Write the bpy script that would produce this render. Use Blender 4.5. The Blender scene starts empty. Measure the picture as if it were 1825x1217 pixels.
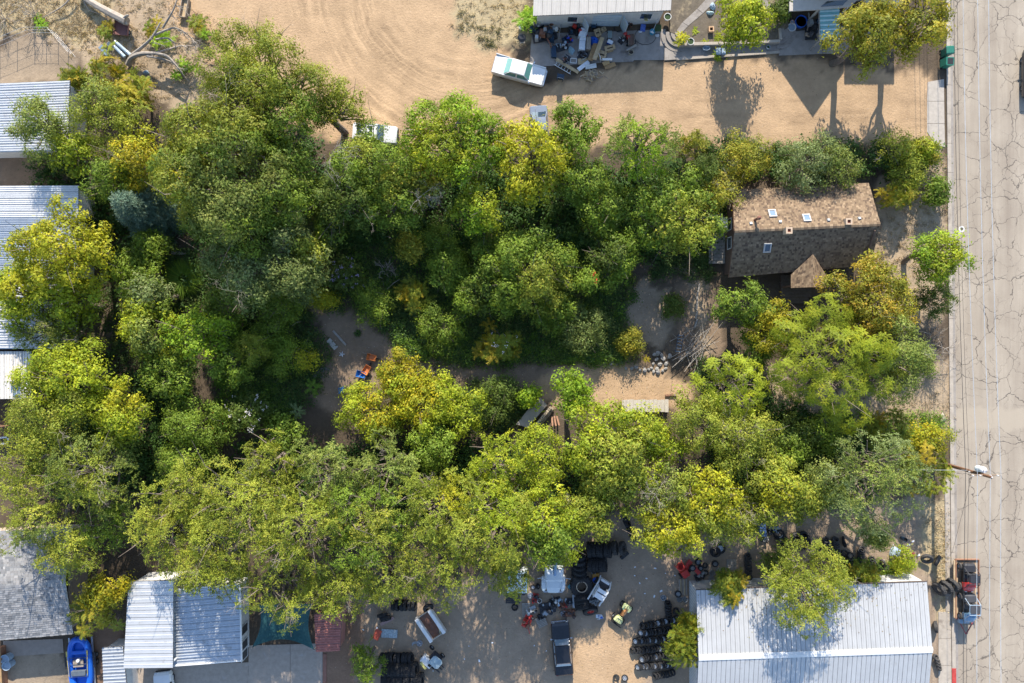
import bpy, math, random
import numpy as np
from mathutils import Matrix, Vector
# ---------------------------------------------------------------- camera, sky, sun, exposure
CAM_H = 67.0; FPX = 1206.0; CX = 912.5; CY = 608.5      # drone height (m), focal length and centre in photograph pixels
SUN_EL = 30.0
scn = bpy.context.scene
col = scn.collection
cam = bpy.data.objects.new('camera', bpy.data.cameras.new('camera'))
col.objects.link(cam)
cam.location = (0, 0, CAM_H)
cam.data.sensor_width = 36.0
cam.data.lens = 36.0 * FPX / 1825.0
cam.data.clip_end = 3000
scn.camera = cam
w = bpy.data.worlds.new('World'); scn.world = w; w.use_nodes = True
nt = w.node_tree
sky = nt.nodes.new('ShaderNodeTexSky'); sky.sky_type = 'NISHITA'; sky.sun_disc = False
sky.sun_elevation = math.radians(SUN_EL); sky.sun_rotation = 0.0
sky.altitude = 1500
bg = nt.nodes['Background']; bg.inputs[1].default_value = 0.15
nt.links.new(sky.outputs[0], bg.inputs[0])
sl = bpy.data.lights.new('sun', 'SUN'); sl.energy = 3.9; sl.angle = math.radians(0.5); sl.color = (1.0, 0.93, 0.82)
so = bpy.data.objects.new('sun', sl); col.objects.link(so); so.location = (0, 60, 60)
so.rotation_euler = (math.radians(-(90 - SUN_EL)), 0, 0)
vs = scn.view_settings
vs.view_transform = 'Standard'; vs.look = 'None'; vs.gamma = 1.0; vs.use_curve_mapping = False
vs.exposure = 1.2
try:
    scn.cycles.max_bounces = 5; scn.cycles.diffuse_bounces = 3; scn.cycles.glossy_bounces = 2; scn.cycles.transmission_bounces = 2
except Exception: pass

# ---------------------------------------------------------------- helpers
def W(px, py, z=0.0):
    k = (CAM_H - z) / FPX
    return Vector(((px - CX) * k, -(py - CY) * k, z))
RS = random.Random(7)
MAT = {}
def lin(h):
    r = []
    for i in (0, 2, 4):
        c = int(h[i:i+2], 16) / 255
        r.append(c / 12.92 if c <= .04045 else ((c + .055) / 1.055) ** 2.4)
    return tuple(r)
def M(name, c=(.5, .5, .5), rough=.6, metal=0.0, var=.18, scale=2.5, bump=0.0, bscale=30, spec=.4, attr=False, dirt=None, streak=None):
    """procedural painted / worn surface: colour with noise mottling, optional dirt blotches, bump"""
    if name in MAT: return MAT[name]
    m = bpy.data.materials.new(name); m.use_nodes = True
    t = m.node_tree; N = t.nodes; L = t.links
    b = N['Principled BSDF']
    tc = N.new('ShaderNodeTexCoord')
    nz = N.new('ShaderNodeTexNoise'); nz.inputs['Scale'].default_value = scale; nz.inputs['Detail'].default_value = 6; nz.inputs['Roughness'].default_value = .65
    L.new(tc.outputs['Object'], nz.inputs['Vector'])
    mr = N.new('ShaderNodeMapRange'); mr.inputs[1].default_value = .3; mr.inputs[2].default_value = .7
    mr.inputs[3].default_value = 1 - var; mr.inputs[4].default_value = 1 + var
    L.new(nz.outputs[0], mr.inputs[0])
    vm = N.new('ShaderNodeVectorMath'); vm.operation = 'SCALE'
    if attr:
        a = N.new('ShaderNodeAttribute'); a.attribute_name = 'Col'; L.new(a.outputs['Color'], vm.inputs[0])
    else:
        vm.inputs[0].default_value = c
    L.new(mr.outputs[0], vm.inputs['Scale'])
    out = vm.outputs[0]
    if dirt is not None:
        n2 = N.new('ShaderNodeTexNoise'); n2.inputs['Scale'].default_value = dirt[1]; n2.inputs['Detail'].default_value = 8; n2.inputs['Roughness'].default_value = .7
        L.new(tc.outputs['Object'], n2.inputs['Vector'])
        m2 = N.new('ShaderNodeMapRange'); m2.inputs[1].default_value = dirt[2]; m2.inputs[2].default_value = dirt[2] + .14
        L.new(n2.outputs[0], m2.inputs[0])
        mx = N.new('ShaderNodeMix'); mx.data_type = 'RGBA'
        L.new(m2.outputs[0], mx.inputs[0]); L.new(out, mx.inputs[6]); mx.inputs[7].default_value = (*dirt[0], 1)
        out = mx.outputs[2]
    L.new(out, b.inputs['Base Color'])
    b.inputs['Roughness'].default_value = rough; b.inputs['Metallic'].default_value = metal
    b.inputs['Specular IOR Level'].default_value = spec
    if bump:
        n3 = N.new('ShaderNodeTexNoise'); n3.inputs['Scale'].default_value = bscale; n3.inputs['Detail'].default_value = 5
        L.new(tc.outputs['Object'], n3.inputs['Vector'])
        bp = N.new('ShaderNodeBump'); bp.inputs['Strength'].default_value = bump; bp.inputs['Distance'].default_value = .05
        L.new(n3.outputs[0], bp.inputs['Height']); L.new(bp.outputs[0], b.inputs['Normal'])
    MAT[name] = m
    return m
def glass(name, c, rough=.06):
    if name in MAT: return MAT[name]
    m = bpy.data.materials.new(name); m.use_nodes = True
    b = m.node_tree.nodes['Principled BSDF']
    b.inputs['Base Color'].default_value = (*c, 1); b.inputs['Roughness'].default_value = rough
    b.inputs['Specular IOR Level'].default_value = .9; b.inputs['Coat Weight'].default_value = .6
    b.inputs['Coat Roughness'].default_value = .03
    MAT[name] = m
    return m
def tag(o, label=None, cat=None, group=None, kind=None):
    if label: o['label'] = label
    if cat: o['category'] = cat
    if group: o['group'] = group
    if kind: o['kind'] = kind
    return o
def thing(name, label, cat, loc=(0, 0, 0), rz=0.0, group=None):
    o = bpy.data.objects.new(name, None); col.objects.link(o)
    o.empty_display_size = .2
    o.location = loc; o.rotation_euler = (0, 0, rz)
    return tag(o, label, cat, group)
def T(loc=(0, 0, 0), rz=0.0, rx=0.0, ry=0.0, s=1.0):
    return Matrix.Translation(loc) @ Matrix.Rotation(rz, 4, 'Z') @ Matrix.Rotation(ry, 4, 'Y') @ Matrix.Rotation(rx, 4, 'X') @ Matrix.Scale(s, 4)
class MB:
    def __init__(s): s.v = []; s.f = []; s.c = []; s.cc = None
    def add(s, vs_, fs, m=None):
        o = len(s.v)
        for p in vs_:
            p = Vector(p); s.v.append(m @ p if m is not None else p)
        for f in fs: s.f.append([o + i for i in f]); s.c.append(s.cc)
        return s
    def box(s, c, d, m=None, rz=0, rx=0, ry=0, taper=1.0):
        x, y, z = d[0] / 2, d[1] / 2, d[2] / 2; t = taper
        vv = [(-x, -y, -z), (x, -y, -z), (x, y, -z), (-x, y, -z), (-x * t, -y * t, z), (x * t, -y * t, z), (x * t, y * t, z), (-x * t, y * t, z)]
        mm = T(c, rz, rx, ry)
        if m is not None: mm = m @ mm
        return s.add(vv, [(0, 3, 2, 1), (4, 5, 6, 7), (0, 1, 5, 4), (1, 2, 6, 5), (2, 3, 7, 6), (3, 0, 4, 7)], mm)
    def prism(s, poly, z0, z1, m=None):
        n = len(poly)
        a = sum(poly[i][0] * poly[(i + 1) % n][1] - poly[(i + 1) % n][0] * poly[i][1] for i in range(n))
        if a < 0: poly = poly[::-1]
        vv = [(p[0], p[1], z0) for p in poly] + [(p[0], p[1], z1) for p in poly]
        return s.add(vv, [tuple(range(n - 1, -1, -1)), tuple(range(n, 2 * n))] + [(i, (i + 1) % n, n + (i + 1) % n, n + i) for i in range(n)], m)
    def slab(s, pts, th, m=None):
        """planar polygon in space, thickened downwards"""
        pts = [Vector(p) for p in pts]; n = len(pts)
        nn = Vector((0, 0, 0))
        for i in range(n): nn += pts[i].cross(pts[(i + 1) % n])
        if nn.z < 0: pts = pts[::-1]
        vv = pts + [p - Vector((0, 0, th)) for p in pts]
        return s.add(vv, [tuple(range(n)), tuple(range(2 * n - 1, n - 1, -1))] + [(i, n + i, n + (i + 1) % n, (i + 1) % n) for i in range(n)], m)
    def tube(s, pts, r, n=6, m=None, caps=True):
        pts = [Vector(p) for p in pts]
        if not hasattr(r, '__len__'): r = [r] * len(pts)
        vv = []
        up = None
        for i, p in enumerate(pts):
            d = (pts[min(i + 1, len(pts) - 1)] - pts[max(i - 1, 0)])
            if d.length < 1e-7: d = Vector((0, 0, 1))
            d.normalize()
            if up is None or abs(up.dot(d)) > .98:
                up = Vector((0, 0, 1)) if abs(d.z) < .9 else Vector((1, 0, 0))
            a = d.cross(up).normalized(); b = a.cross(d).normalized(); up = b
            for k in range(n):
                t = 2 * math.pi * k / n
                vv.append(p + (a * math.cos(t) + b * math.sin(t)) * r[i])
        ff = []
        for i in range(len(pts) - 1):
            for k in range(n):
                k2 = (k + 1) % n
                ff.append((i * n + k, i * n + k2, (i + 1) * n + k2, (i + 1) * n + k))
        if caps:
            ff.append(tuple(range(n - 1, -1, -1))); ff.append(tuple((len(pts) - 1) * n + k for k in range(n)))
        return s.add(vv, ff, m)
    def lathe(s, prof, n=20, m=None, closed=False):
        vv = []; ff = []
        for (r, z) in prof:
            for k in range(n):
                t = 2 * math.pi * k / n
                vv.append((r * math.cos(t), r * math.sin(t), z))
        P = len(prof)
        for i in range(P if closed else P - 1):
            j = (i + 1) % P
            for k in range(n):
                k2 = (k + 1) % n
                ff.append((i * n + k, i * n + k2, j * n + k2, j * n + k))
        if not closed:
            if prof[0][0] > 1e-4: ff.append(tuple(range(n - 1, -1, -1)))
            if prof[-1][0] > 1e-4: ff.append(tuple((P - 1) * n + k for k in range(n)))
        return s.add(vv, ff, m)
    def loft(s, secs, m=None, caps=True, closed=False):
        n = len(secs[0]); vv = [p for q in secs for p in q]; ff = []
        for i in range(len(secs) - 1):
            for k in range(n if closed else n - 1):
                k2 = (k + 1) % n
                ff.append((i * n + k, i * n + k2, (i + 1) * n + k2, (i + 1) * n + k))
        if caps:
            ff.append(tuple(range(n - 1, -1, -1))); ff.append(tuple((len(secs) - 1) * n + k for k in range(n)))
        return s.add(vv, ff, m)
    def mesh(s, name, mat=None, smooth=False):
        me = bpy.data.meshes.new(name)
        me.from_pydata([tuple(p) for p in s.v], [], s.f)
        if not smooth: me.shade_flat()
        if mat is not None: me.materials.append(mat)
        if any(c is not None for c in s.c):
            a = me.attributes.new('Col', 'FLOAT_COLOR', 'FACE')
            a.data.foreach_set('color', [x for c in s.c for x in ((*(c or (.5, .5, .5)), 1.0))])
        return me
    def build(s, name, mat=None, parent=None, world=False, smooth=False, bevel=0.0):
        if parent is not None and world:
            inv = Matrix.Translation(-Vector(parent.location)) if parent.rotation_euler.z == 0 else (Matrix.Translation(parent.location) @ Matrix.Rotation(parent.rotation_euler.z, 4, 'Z')).inverted()
            s.v = [inv @ p for p in s.v]
        me = s.mesh(name, mat, smooth)
        return link(name, me, parent, bevel)
def link(name, me, parent=None, bevel=0.0, mw=None):
    o = bpy.data.objects.new(name, me); col.objects.link(o)
    if parent is not None: o.parent = parent
    if mw is not None: o.matrix_local = mw
    if bevel:
        b = o.modifiers.new('bevel', 'BEVEL'); b.width = bevel; b.segments = 2; b.limit_method = 'ANGLE'
    return o
def dup(o, loc=None, rz=None, label=None, parent=None):
    r = o.copy(); col.objects.link(r)
    if parent is not None: r.parent = parent
    if loc is not None: r.location = loc
    if rz is not None: r.rotation_euler.z = rz
    if label: r['label'] = label
    for ch in o.children: dup(ch, parent=r)
    return r
def solo(name, mb, mat, label, cat, loc=(0, 0, 0), rz=0.0, group=None, smooth=False, bevel=0.0, rx=0, ry=0):
    o = mb.build(name, mat, None, smooth=smooth, bevel=bevel)
    o.location = loc; o.rotation_euler = (rx, ry, rz)
    return tag(o, label, cat, group)
def struct(name, mb, mat, smooth=False):
    return tag(mb.build(name, mat, smooth=smooth), kind='structure')
def qmesh(name, V, C, mat, smooth=True):
    """V: (n,3 or 4,3) faces, C: (n,3) face colours -> mesh, fast"""
    n = len(V)
    me = bpy.data.meshes.new(name)
    kk = V.shape[1]
    me.vertices.add(kk * n); me.vertices.foreach_set('co', np.ascontiguousarray(V, dtype=np.float32).ravel())
    me.loops.add(kk * n); me.loops.foreach_set('vertex_index', np.arange(kk * n, dtype=np.int32))
    me.polygons.add(n); me.polygons.foreach_set('loop_start', np.arange(0, kk * n, kk, dtype=np.int32))
    a = me.attributes.new('Col', 'FLOAT_COLOR', 'FACE')
    cc = np.ones((n, 4), dtype=np.float32); cc[:, :3] = C
    a.data.foreach_set('color', cc.ravel())
    me.materials.append(mat)
    me.update(calc_edges=True)
    return me
# value noise used for soil patches
_rng = np.random.default_rng(3)
_G = _rng.random((256, 256))
def vnoise(x, y):
    x = np.asarray(x, float); y = np.asarray(y, float)
    xi = np.floor(x).astype(int); yi = np.floor(y).astype(int); fx = x - xi; fy = y - yi
    fx = fx * fx * (3 - 2 * fx); fy = fy * fy * (3 - 2 * fy)
    g = lambda a, b: _G[a & 255, b & 255]
    return (g(xi, yi) * (1 - fx) + g(xi + 1, yi) * fx) * (1 - fy) + (g(xi, yi + 1) * (1 - fx) + g(xi + 1, yi + 1) * fx) * fy
def fbm(x, y, o=4):
    s = 0; a = .5
    for i in range(o):
        s = s + a * vnoise(x * 2 ** i + 17 * i, y * 2 ** i + 31 * i); a *= .5
    return s
def inpoly(X, Y, poly):
    ins = np.zeros(X.shape, bool); n = len(poly)
    for i in range(n):
        x0, y0 = poly[i]; x1, y1 = poly[(i + 1) % n]
        if y0 == y1: continue
        c = ((y0 > Y) != (y1 > Y)) & (X < (x1 - x0) * (Y - y0) / (y1 - y0) + x0)
        ins ^= c
    return ins
def wp(pts): return [tuple(W(x, y))[:2] for x, y in pts]
# ---------------------------------------------------------------- ground
def ground_mat():
    m = bpy.data.materials.new('soil'); m.use_nodes = True
    t = m.node_tree; N = t.nodes; L = t.links; b = N['Principled BSDF']
    b.inputs['Roughness'].default_value = .95; b.inputs['Specular IOR Level'].default_value = .1
    g = N.new('ShaderNodeNewGeometry')
    a = N.new('ShaderNodeAttribute'); a.attribute_name = 'Col'
    def noise(sc, det=6, ro=.65):
        n = N.new('ShaderNodeTexNoise'); n.inputs['Scale'].default_value = sc; n.inputs['Detail'].default_value = det; n.inputs['Roughness'].default_value = ro
        L.new(g.outputs['Position'], n.inputs['Vector']); return n.outputs[0]
    def mr(x, a0, a1, b0, b1):
        n = N.new('ShaderNodeMapRange'); n.inputs[1].default_value = a0; n.inputs[2].default_value = a1; n.inputs[3].default_value = b0; n.inputs[4].default_value = b1
        L.new(x, n.inputs[0]); return n.outputs[0]
    def mul(x, y):
        n = N.new('ShaderNodeMath'); n.operation = 'MULTIPLY'; L.new(x, n.inputs[0])
        if isinstance(y, float): n.inputs[1].default_value = y
        else: L.new(y, n.inputs[1])
        return n.outputs[0]
    v1 = mr(noise(.35), .3, .7, .78, 1.16); v2 = mr(noise(3.2, 8, .75), .25, .75, .86, 1.13); v3 = mr(noise(26, 4), .3, .7, .92, 1.08)
    # turning tracks: uneven rings about the centre of the turning circle
    vc = N.new('ShaderNodeVectorMath'); vc.operation = 'SUBTRACT'; vc.inputs[1].default_value = tuple(W(830, 20)); L.new(g.outputs['Position'], vc.inputs[0])
    ds = N.new('ShaderNodeVectorMath'); ds.operation = 'DISTANCE'; ds.inputs[1].default_value = tuple(W(830, -30)); L.new(g.outputs['Position'], ds.inputs[0])
    wob = noise(.22, 3); w2 = N.new('ShaderNodeMath'); w2.operation = 'MULTIPLY_ADD'; w2.inputs[1].default_value = 1.1; L.new(wob, w2.inputs[0]); L.new(ds.outputs['Value'], w2.inputs[2])
    n1 = N.new('ShaderNodeTexNoise'); n1.noise_dimensions = '1D'; n1.inputs['Scale'].default_value = 1.7; n1.inputs['Detail'].default_value = 3; L.new(w2.outputs[0], n1.inputs['W'])
    band = mul(mr(ds.outputs['Value'], 6, 9, 0, 1), mr(ds.outputs['Value'], 19, 16, 0, 1))
    pat = mul(band, mr(noise(.28, 2), .40, .55, 0, 1))
    ring = mr(n1.outputs[0], .38, .62, -.15, .09); rr = mul(ring, pat)
    ad = N.new('ShaderNodeMath'); ad.operation = 'ADD'; ad.inputs[1].default_value = 1.0; L.new(rr, ad.inputs[0])
    k = mul(mul(mul(v1, v2), v3), ad.outputs[0])
    vm = N.new('ShaderNodeVectorMath'); vm.operation = 'SCALE'; L.new(a.outputs['Color'], vm.inputs[0]); L.new(k, vm.inputs['Scale'])
    # scattered pale pebbles and dark bits
    vo = N.new('ShaderNodeTexVoronoi'); vo.inputs['Scale'].default_value = 2.2; L.new(g.outputs['Position'], vo.inputs['Vector'])
    sp = mr(vo.outputs['Distance'], .05, .09, 1, 0)
    mx = N.new('ShaderNodeMix'); mx.data_type = 'RGBA'; L.new(sp, mx.inputs[0]); L.new(vm.outputs[0], mx.inputs[6])
    cr = N.new('ShaderNodeValToRGB'); cr.color_ramp.elements[0].color = (.07, .05, .035, 1); cr.color_ramp.elements[1].color = (.5, .42, .33, 1); cr.color_ramp.interpolation = 'CONSTANT'; cr.color_ramp.elements[1].position = .6
    L.new(vo.outputs['Color'], cr.inputs[0]); L.new(cr.outputs[0], mx.inputs[7])
    L.new(mx.outputs[2], b.inputs['Base Color'])
    bp = N.new('ShaderNodeBump'); bp.inputs['Strength'].default_value = .55; bp.inputs['Distance'].default_value = .12
    hh = N.new('ShaderNodeMath'); hh.operation = 'ADD'; L.new(noise(5, 8, .7), hh.inputs[0]); L.new(mul(rr, .8), hh.inputs[1])
    L.new(hh.outputs[0], bp.inputs['Height']); L.new(bp.outputs[0], b.inputs['Normal'])
    return m
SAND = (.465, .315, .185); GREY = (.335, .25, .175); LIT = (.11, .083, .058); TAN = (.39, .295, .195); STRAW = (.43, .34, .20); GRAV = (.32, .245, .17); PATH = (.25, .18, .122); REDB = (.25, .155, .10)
ZONES = [
 (TAN, [(-80,-60),(340,-60),(420,60),(430,140),(330,200),(150,110),(100,60),(-80,70)]),
 (STRAW, [(-80,-60),(200,-60),(190,60),(130,95),(60,55),(-80,75)]),
 (SAND, [(290,-120),(800,-120),(830,60),(890,92),(960,150),(1200,108),(1395,104),(1660,130),(1668,262),(1300,262),(1000,262),(700,262),(560,240),(400,140),(340,70),(300,20)]),
 (GRAV, [(-80,75),(0,88),(62,60),(108,62),(140,100),(128,150),(-80,160)]),
 (STRAW, [(800,-60),(950,-60),(948,40),(935,85),(870,88),(830,62),(810,30)]),
 (PATH, [(-80,262),(60,268),(130,260),(120,335),(-80,335)]),
 (PATH, [(553,548),(610,545),(660,575),(697,595),(702,640),(690,668),(655,700),(575,735),(545,700),(570,660),(590,640),(570,590)]),
 (PATH, [(690,632),(780,640),(860,655),(1000,655),(1000,700),(900,695),(800,678),(720,665)]),
 (SAND, [(1000,650),(1090,640),(1190,662),(1235,690),(1225,735),(1100,735),(985,720),(950,690)]),
 (GRAV, [(1152,484),(1164,500),(1188,524),(1198,560),(1196,600),(1182,622),(1150,612),(1126,595),(1112,570),(1114,535),(1134,505)]),
 (PATH, [(1205,505),(1262,500),(1290,560),(1290,640),(1210,640),(1204,560)]),
 (TAN, [(1235,500),(1255,500),(1262,640),(1240,640)]),
 (TAN, [(1562,320),(1680,250),(1690,480),(1680,560),(1610,600),(1560,480)]),
 (TAN, [(1360,640),(1420,690),(1560,690),(1700,640),(1704,780),(1600,790),(1380,790)]),
 (GREY, [(600,1050),(760,1055),(900,1010),(1010,960),(1120,910),(1220,940),(1340,950),(1400,900),(1600,890),(1660,880),(1695,930),(1700,1300),(1650,1400),(580,1400),(610,1150)]),
 (SAND, [(1020,1140),(1090,1110),(1135,1130),(1150,1200),(1130,1300),(1010,1300)]),
 (STRAW, [(1640,890),(1694,880),(1700,1060),(1690,1140),(1672,1060),(1640,1000)]),
 (REDB, [(150,1110),(225,1110),(225,1250),(160,1250)]),
 (REDB, [(570,1080),(650,1080),(640,1300),(560,1300)]),
 (GRAV, [(0,1165),(118,1150),(125,1300),(-60,1300),(-60,1170)]),
]
xs = np.concatenate([[-900, -300, -120], np.arange(-64, 64.01, .36), [120, 300, 900]])
ys = np.concatenate([[-900, -300, -100], np.arange(-46, 46.01, .36), [100, 300, 900]])
GX, GY = np.meshgrid(xs, ys)
jx = (fbm(GX * .9, GY * .9) - .47) * 2.2; jy = (fbm(GX * .9 + 80, GY * .9 + 50) - .47) * 2.2
fine = (fbm(GX * 3.1 + 11, GY * 3.1) - .47) * 1.0
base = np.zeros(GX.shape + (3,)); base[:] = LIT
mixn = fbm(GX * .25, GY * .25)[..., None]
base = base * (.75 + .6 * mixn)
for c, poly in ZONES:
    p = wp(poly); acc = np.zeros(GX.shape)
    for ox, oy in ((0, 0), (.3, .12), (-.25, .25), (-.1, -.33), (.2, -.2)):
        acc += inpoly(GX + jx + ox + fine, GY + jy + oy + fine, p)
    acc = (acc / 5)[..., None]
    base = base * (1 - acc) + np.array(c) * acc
dcx, dcy = W(835, -40)[:2]
dd_ = np.hypot(GX - dcx, GY - dcy) + (fbm(GX * .2, GY * .2) - .47) * 2.5
lot = inpoly(GX, GY, wp(ZONES[2][1])) * np.clip((fbm(GX * .35 + 9, GY * .35) - .36) * 6, 0, 1)
rut = np.zeros(GX.shape)
for rr_ in (9.2, 10.7, 11.6, 13.1, 14.4, 15.9): rut += np.exp(-((dd_ - rr_) / .2) ** 2)
ly = W(0, 205).y + (GX - 8) * -.012
for o_ in (-1.6, -.1, .5, 2.0): rut += .8 * np.exp(-((GY - ly - o_ + (fbm(GX * .15, GY * .05 + 3) - .47) * 2.2) / .2) ** 2) * (GX > 3)
base = base * (1 - .24 * np.clip(rut, 0, 1) * lot)[..., None]
base = base * (1 + .16 * (fbm(GX * .12 + 40, GY * .12 + 7) - .47) * lot)[..., None]
ny, nx = GX.shape
me = bpy.data.meshes.new('ground')
gz = (fbm(GX * .5 + 5, GY * .5) - .47) * .05; gz[(np.abs(GX) > 63) | (np.abs(GY) > 45)] = 0
gz = np.minimum(gz, 0.0)
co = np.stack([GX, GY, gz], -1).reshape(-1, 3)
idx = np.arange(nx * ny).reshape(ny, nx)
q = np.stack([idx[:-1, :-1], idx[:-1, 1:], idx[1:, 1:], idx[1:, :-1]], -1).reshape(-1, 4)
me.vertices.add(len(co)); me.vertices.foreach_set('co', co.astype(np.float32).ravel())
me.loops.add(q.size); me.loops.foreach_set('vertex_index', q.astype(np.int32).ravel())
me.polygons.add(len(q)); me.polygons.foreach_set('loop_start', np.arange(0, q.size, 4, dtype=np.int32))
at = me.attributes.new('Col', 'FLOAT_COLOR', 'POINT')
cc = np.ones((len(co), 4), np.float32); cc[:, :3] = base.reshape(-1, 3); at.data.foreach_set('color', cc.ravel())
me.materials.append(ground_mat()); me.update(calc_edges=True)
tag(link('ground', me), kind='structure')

# ---------------------------------------------------------------- road
def road_mat():
    m = bpy.data.materials.new('old_asphalt'); m.use_nodes = True
    t = m.node_tree; N = t.nodes; L = t.links; b = N['Principled BSDF']
    b.inputs['Roughness'].default_value = .9; b.inputs['Specular IOR Level'].default_value = .15
    g = N.new('ShaderNodeNewGeometry')
    def noise(sc, det=5, ro=.6, vec=None, col_=False):
        n = N.new('ShaderNodeTexNoise'); n.inputs['Scale'].default_value = sc; n.inputs['Detail'].default_value = det; n.inputs['Roughness'].default_value = ro
        L.new(vec or g.outputs['Position'], n.inputs['Vector']); return n.outputs[1 if col_ else 0]
    def mr(x, a0, a1, b0, b1):
        n = N.new('ShaderNodeMapRange'); n.inputs[1].default_value = a0; n.inputs[2].default_value = a1; n.inputs[3].default_value = b0; n.inputs[4].default_value = b1
        L.new(x, n.inputs[0]); return n.outputs[0]
    def math_(op, x, y):
        n = N.new('ShaderNodeMath'); n.operation = op
        for i, q_ in enumerate((x, y)):
            if isinstance(q_, (int, float)): n.inputs[i].default_value = q_
            else: L.new(q_, n.inputs[i])
        return n.outputs[0]
    def warp(amt, sc):
        v = N.new('ShaderNodeVectorMath'); v.operation = 'SUBTRACT'; L.new(noise(sc, 3, .6, None, True), v.inputs[0]); v.inputs[1].default_value = (.5, .5, .5)
        s_ = N.new('ShaderNodeVectorMath'); s_.operation = 'SCALE'; s_.inputs['Scale'].default_value = amt; L.new(v.outputs[0], s_.inputs[0])
        a = N.new('ShaderNodeVectorMath'); L.new(g.outputs['Position'], a.inputs[0]); L.new(s_.outputs[0], a.inputs[1])
        fl = N.new('ShaderNodeVectorMath'); fl.operation = 'MULTIPLY'; fl.inputs[1].default_value = (1, .86, 0); L.new(a.outputs[0], fl.inputs[0]); return fl.outputs[0]
    def cracks(sc, wd, wv, rnd=.85):
        v = N.new('ShaderNodeTexVoronoi'); v.feature = 'DISTANCE_TO_EDGE'; v.inputs['Scale'].default_value = sc; v.inputs['Randomness'].default_value = rnd
        L.new(wv, v.inputs['Vector'])
        return mr(math_('MULTIPLY', v.outputs['Distance'], mr(noise(.8, 4), .3, .7, .45, 2.4)), wd * .35, wd, 1, 0)
    big = math_('MULTIPLY', cracks(.36, .015, warp(1.3, .9), .95), mr(noise(.35, 3), .30, .46, 0, 1))
    mid = math_('MULTIPLY', cracks(.66, .013, warp(.9, 1.4), .95), math_('MULTIPLY', mr(noise(.23, 3), .40, .54, 0, 1), .8))
    small = math_('MULTIPLY', cracks(2.2, .016, warp(.3, 3)), math_('MULTIPLY', mr(noise(.6, 3), .52, .66, 0, 1), .28))
    cr = math_('MAXIMUM', math_('MAXIMUM', big, mid), small)
    base = N.new('ShaderNodeValToRGB'); e = base.color_ramp.elements
    e[0].position = .36; e[0].color = (.285, .234, .18, 1); e[1].position = .64; e[1].color = (.41, .347, .27, 1)
    lw = N.new('ShaderNodeVectorMath'); lw.operation = 'MULTIPLY'; lw.inputs[1].default_value = (1, .05, 1); L.new(g.outputs['Position'], lw.inputs[0])
    L.new(math_('ADD', math_('MULTIPLY', noise(.9, 6, .65, lw.outputs[0]), .6), math_('MULTIPLY', noise(.28, 5), .4)), base.inputs[0])
    sp = mr(noise(30, 3, .7), .3, .7, .86, 1.13)
    vm = N.new('ShaderNodeVectorMath'); vm.operation = 'SCALE'; L.new(base.outputs[0], vm.inputs[0]); L.new(sp, vm.inputs['Scale'])
    # pale patch of newer surfacing across the road
    sep = N.new('ShaderNodeSeparateXYZ'); L.new(g.outputs['Position'], sep.inputs[0])
    yy = math_('ADD', sep.outputs[1], math_('MULTIPLY', math_('SUBTRACT', noise(.6, 4), .5), 2.2))
    patch = math_('MULTIPLY', mr(yy, W(0, 770).y, W(0, 762).y, 0, 1), mr(yy, W(0, 730).y, W(0, 724).y, 1, 0))
    patch = math_('MULTIPLY', patch, .75)
    mp = N.new('ShaderNodeMix'); mp.data_type = 'RGBA'; L.new(patch, mp.inputs[0]); L.new(vm.outputs[0], mp.inputs[6]); mp.inputs[7].default_value = (.40, .335, .255, 1)
    cr = math_('MULTIPLY', cr, math_('SUBTRACT', 1.0, math_('MULTIPLY', patch, 1.2)))
    mx = N.new('ShaderNodeMix'); mx.data_type = 'RGBA'; L.new(math_('MULTIPLY', cr, .78), mx.inputs[0]); L.new(mp.outputs[2], mx.inputs[6]); mx.inputs[7].default_value = (.085, .072, .06, 1)
    L.new(mx.outputs[2], b.inputs['Base Color'])
    bp = N.new('ShaderNodeBump'); bp.inputs['Strength'].default_value = .5; bp.inputs['Distance'].default_value = .03
    L.new(math_('SUBTRACT', math_('MULTIPLY', noise(18, 4), .5), cr), bp.inputs['Height']); L.new(bp.outputs[0], b.inputs['Normal'])
    return m
mb = MB()
mb.add([W(1688, -700), W(1930, -700), W(1930, 1900), W(1711, 1900)], [(3, 2, 1, 0)])
for p in mb.v: p.z = .006
struct('road', mb, road_mat())
CONC = M('concrete', (.40, .345, .28), .9, var=.16, scale=1.2, bump=.3, bscale=12, dirt=((.24, .2, .16), .7, .56))
CONC2 = M('darker_concrete', (.30, .265, .23), .9, var=.2, scale=.9, bump=.3, bscale=12, dirt=((.19, .16, .135), .5, .52))  # darker concrete for gutter, pads, walks and steps
kerb = tag(bpy.data.objects.new('kerb', None), kind='structure'); col.objects.link(kerb)
REDP = M('red_kerb_paint', (.42, .05, .04), .7, dirt=((.4, .35, .3), 3, .6))
def ex(y): return 1692 + (y / 1217) * 11
y = -160.0
while y < 1300:
    y2 = y + 52
    if not (1000 < y < 1):
        m_ = MB()
        a, b_, c, d = W(ex(y) - 7, y), W(ex(y) - .5, y), W(ex(y2) - .5, y2 - .6), W(ex(y2) - 7, y2 - .6)
        m_.prism([p[:2] for p in (a, b_, c, d)], -.05, .12)
        m_.build('kerb_stone', CONC, kerb)
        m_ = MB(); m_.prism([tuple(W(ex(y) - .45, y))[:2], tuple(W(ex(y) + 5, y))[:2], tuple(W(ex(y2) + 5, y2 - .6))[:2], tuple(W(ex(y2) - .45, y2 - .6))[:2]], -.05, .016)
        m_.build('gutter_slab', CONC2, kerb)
    y = y2
m_ = MB(); m_.prism(wp([(ex(1190) - 7.4, 1190), (ex(1190) - .2, 1190), (ex(1300) - .2, 1300), (ex(1300) - 7.4, 1300)]), .0, .128)
m_.build('red_painted_kerb', REDP, kerb)
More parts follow.
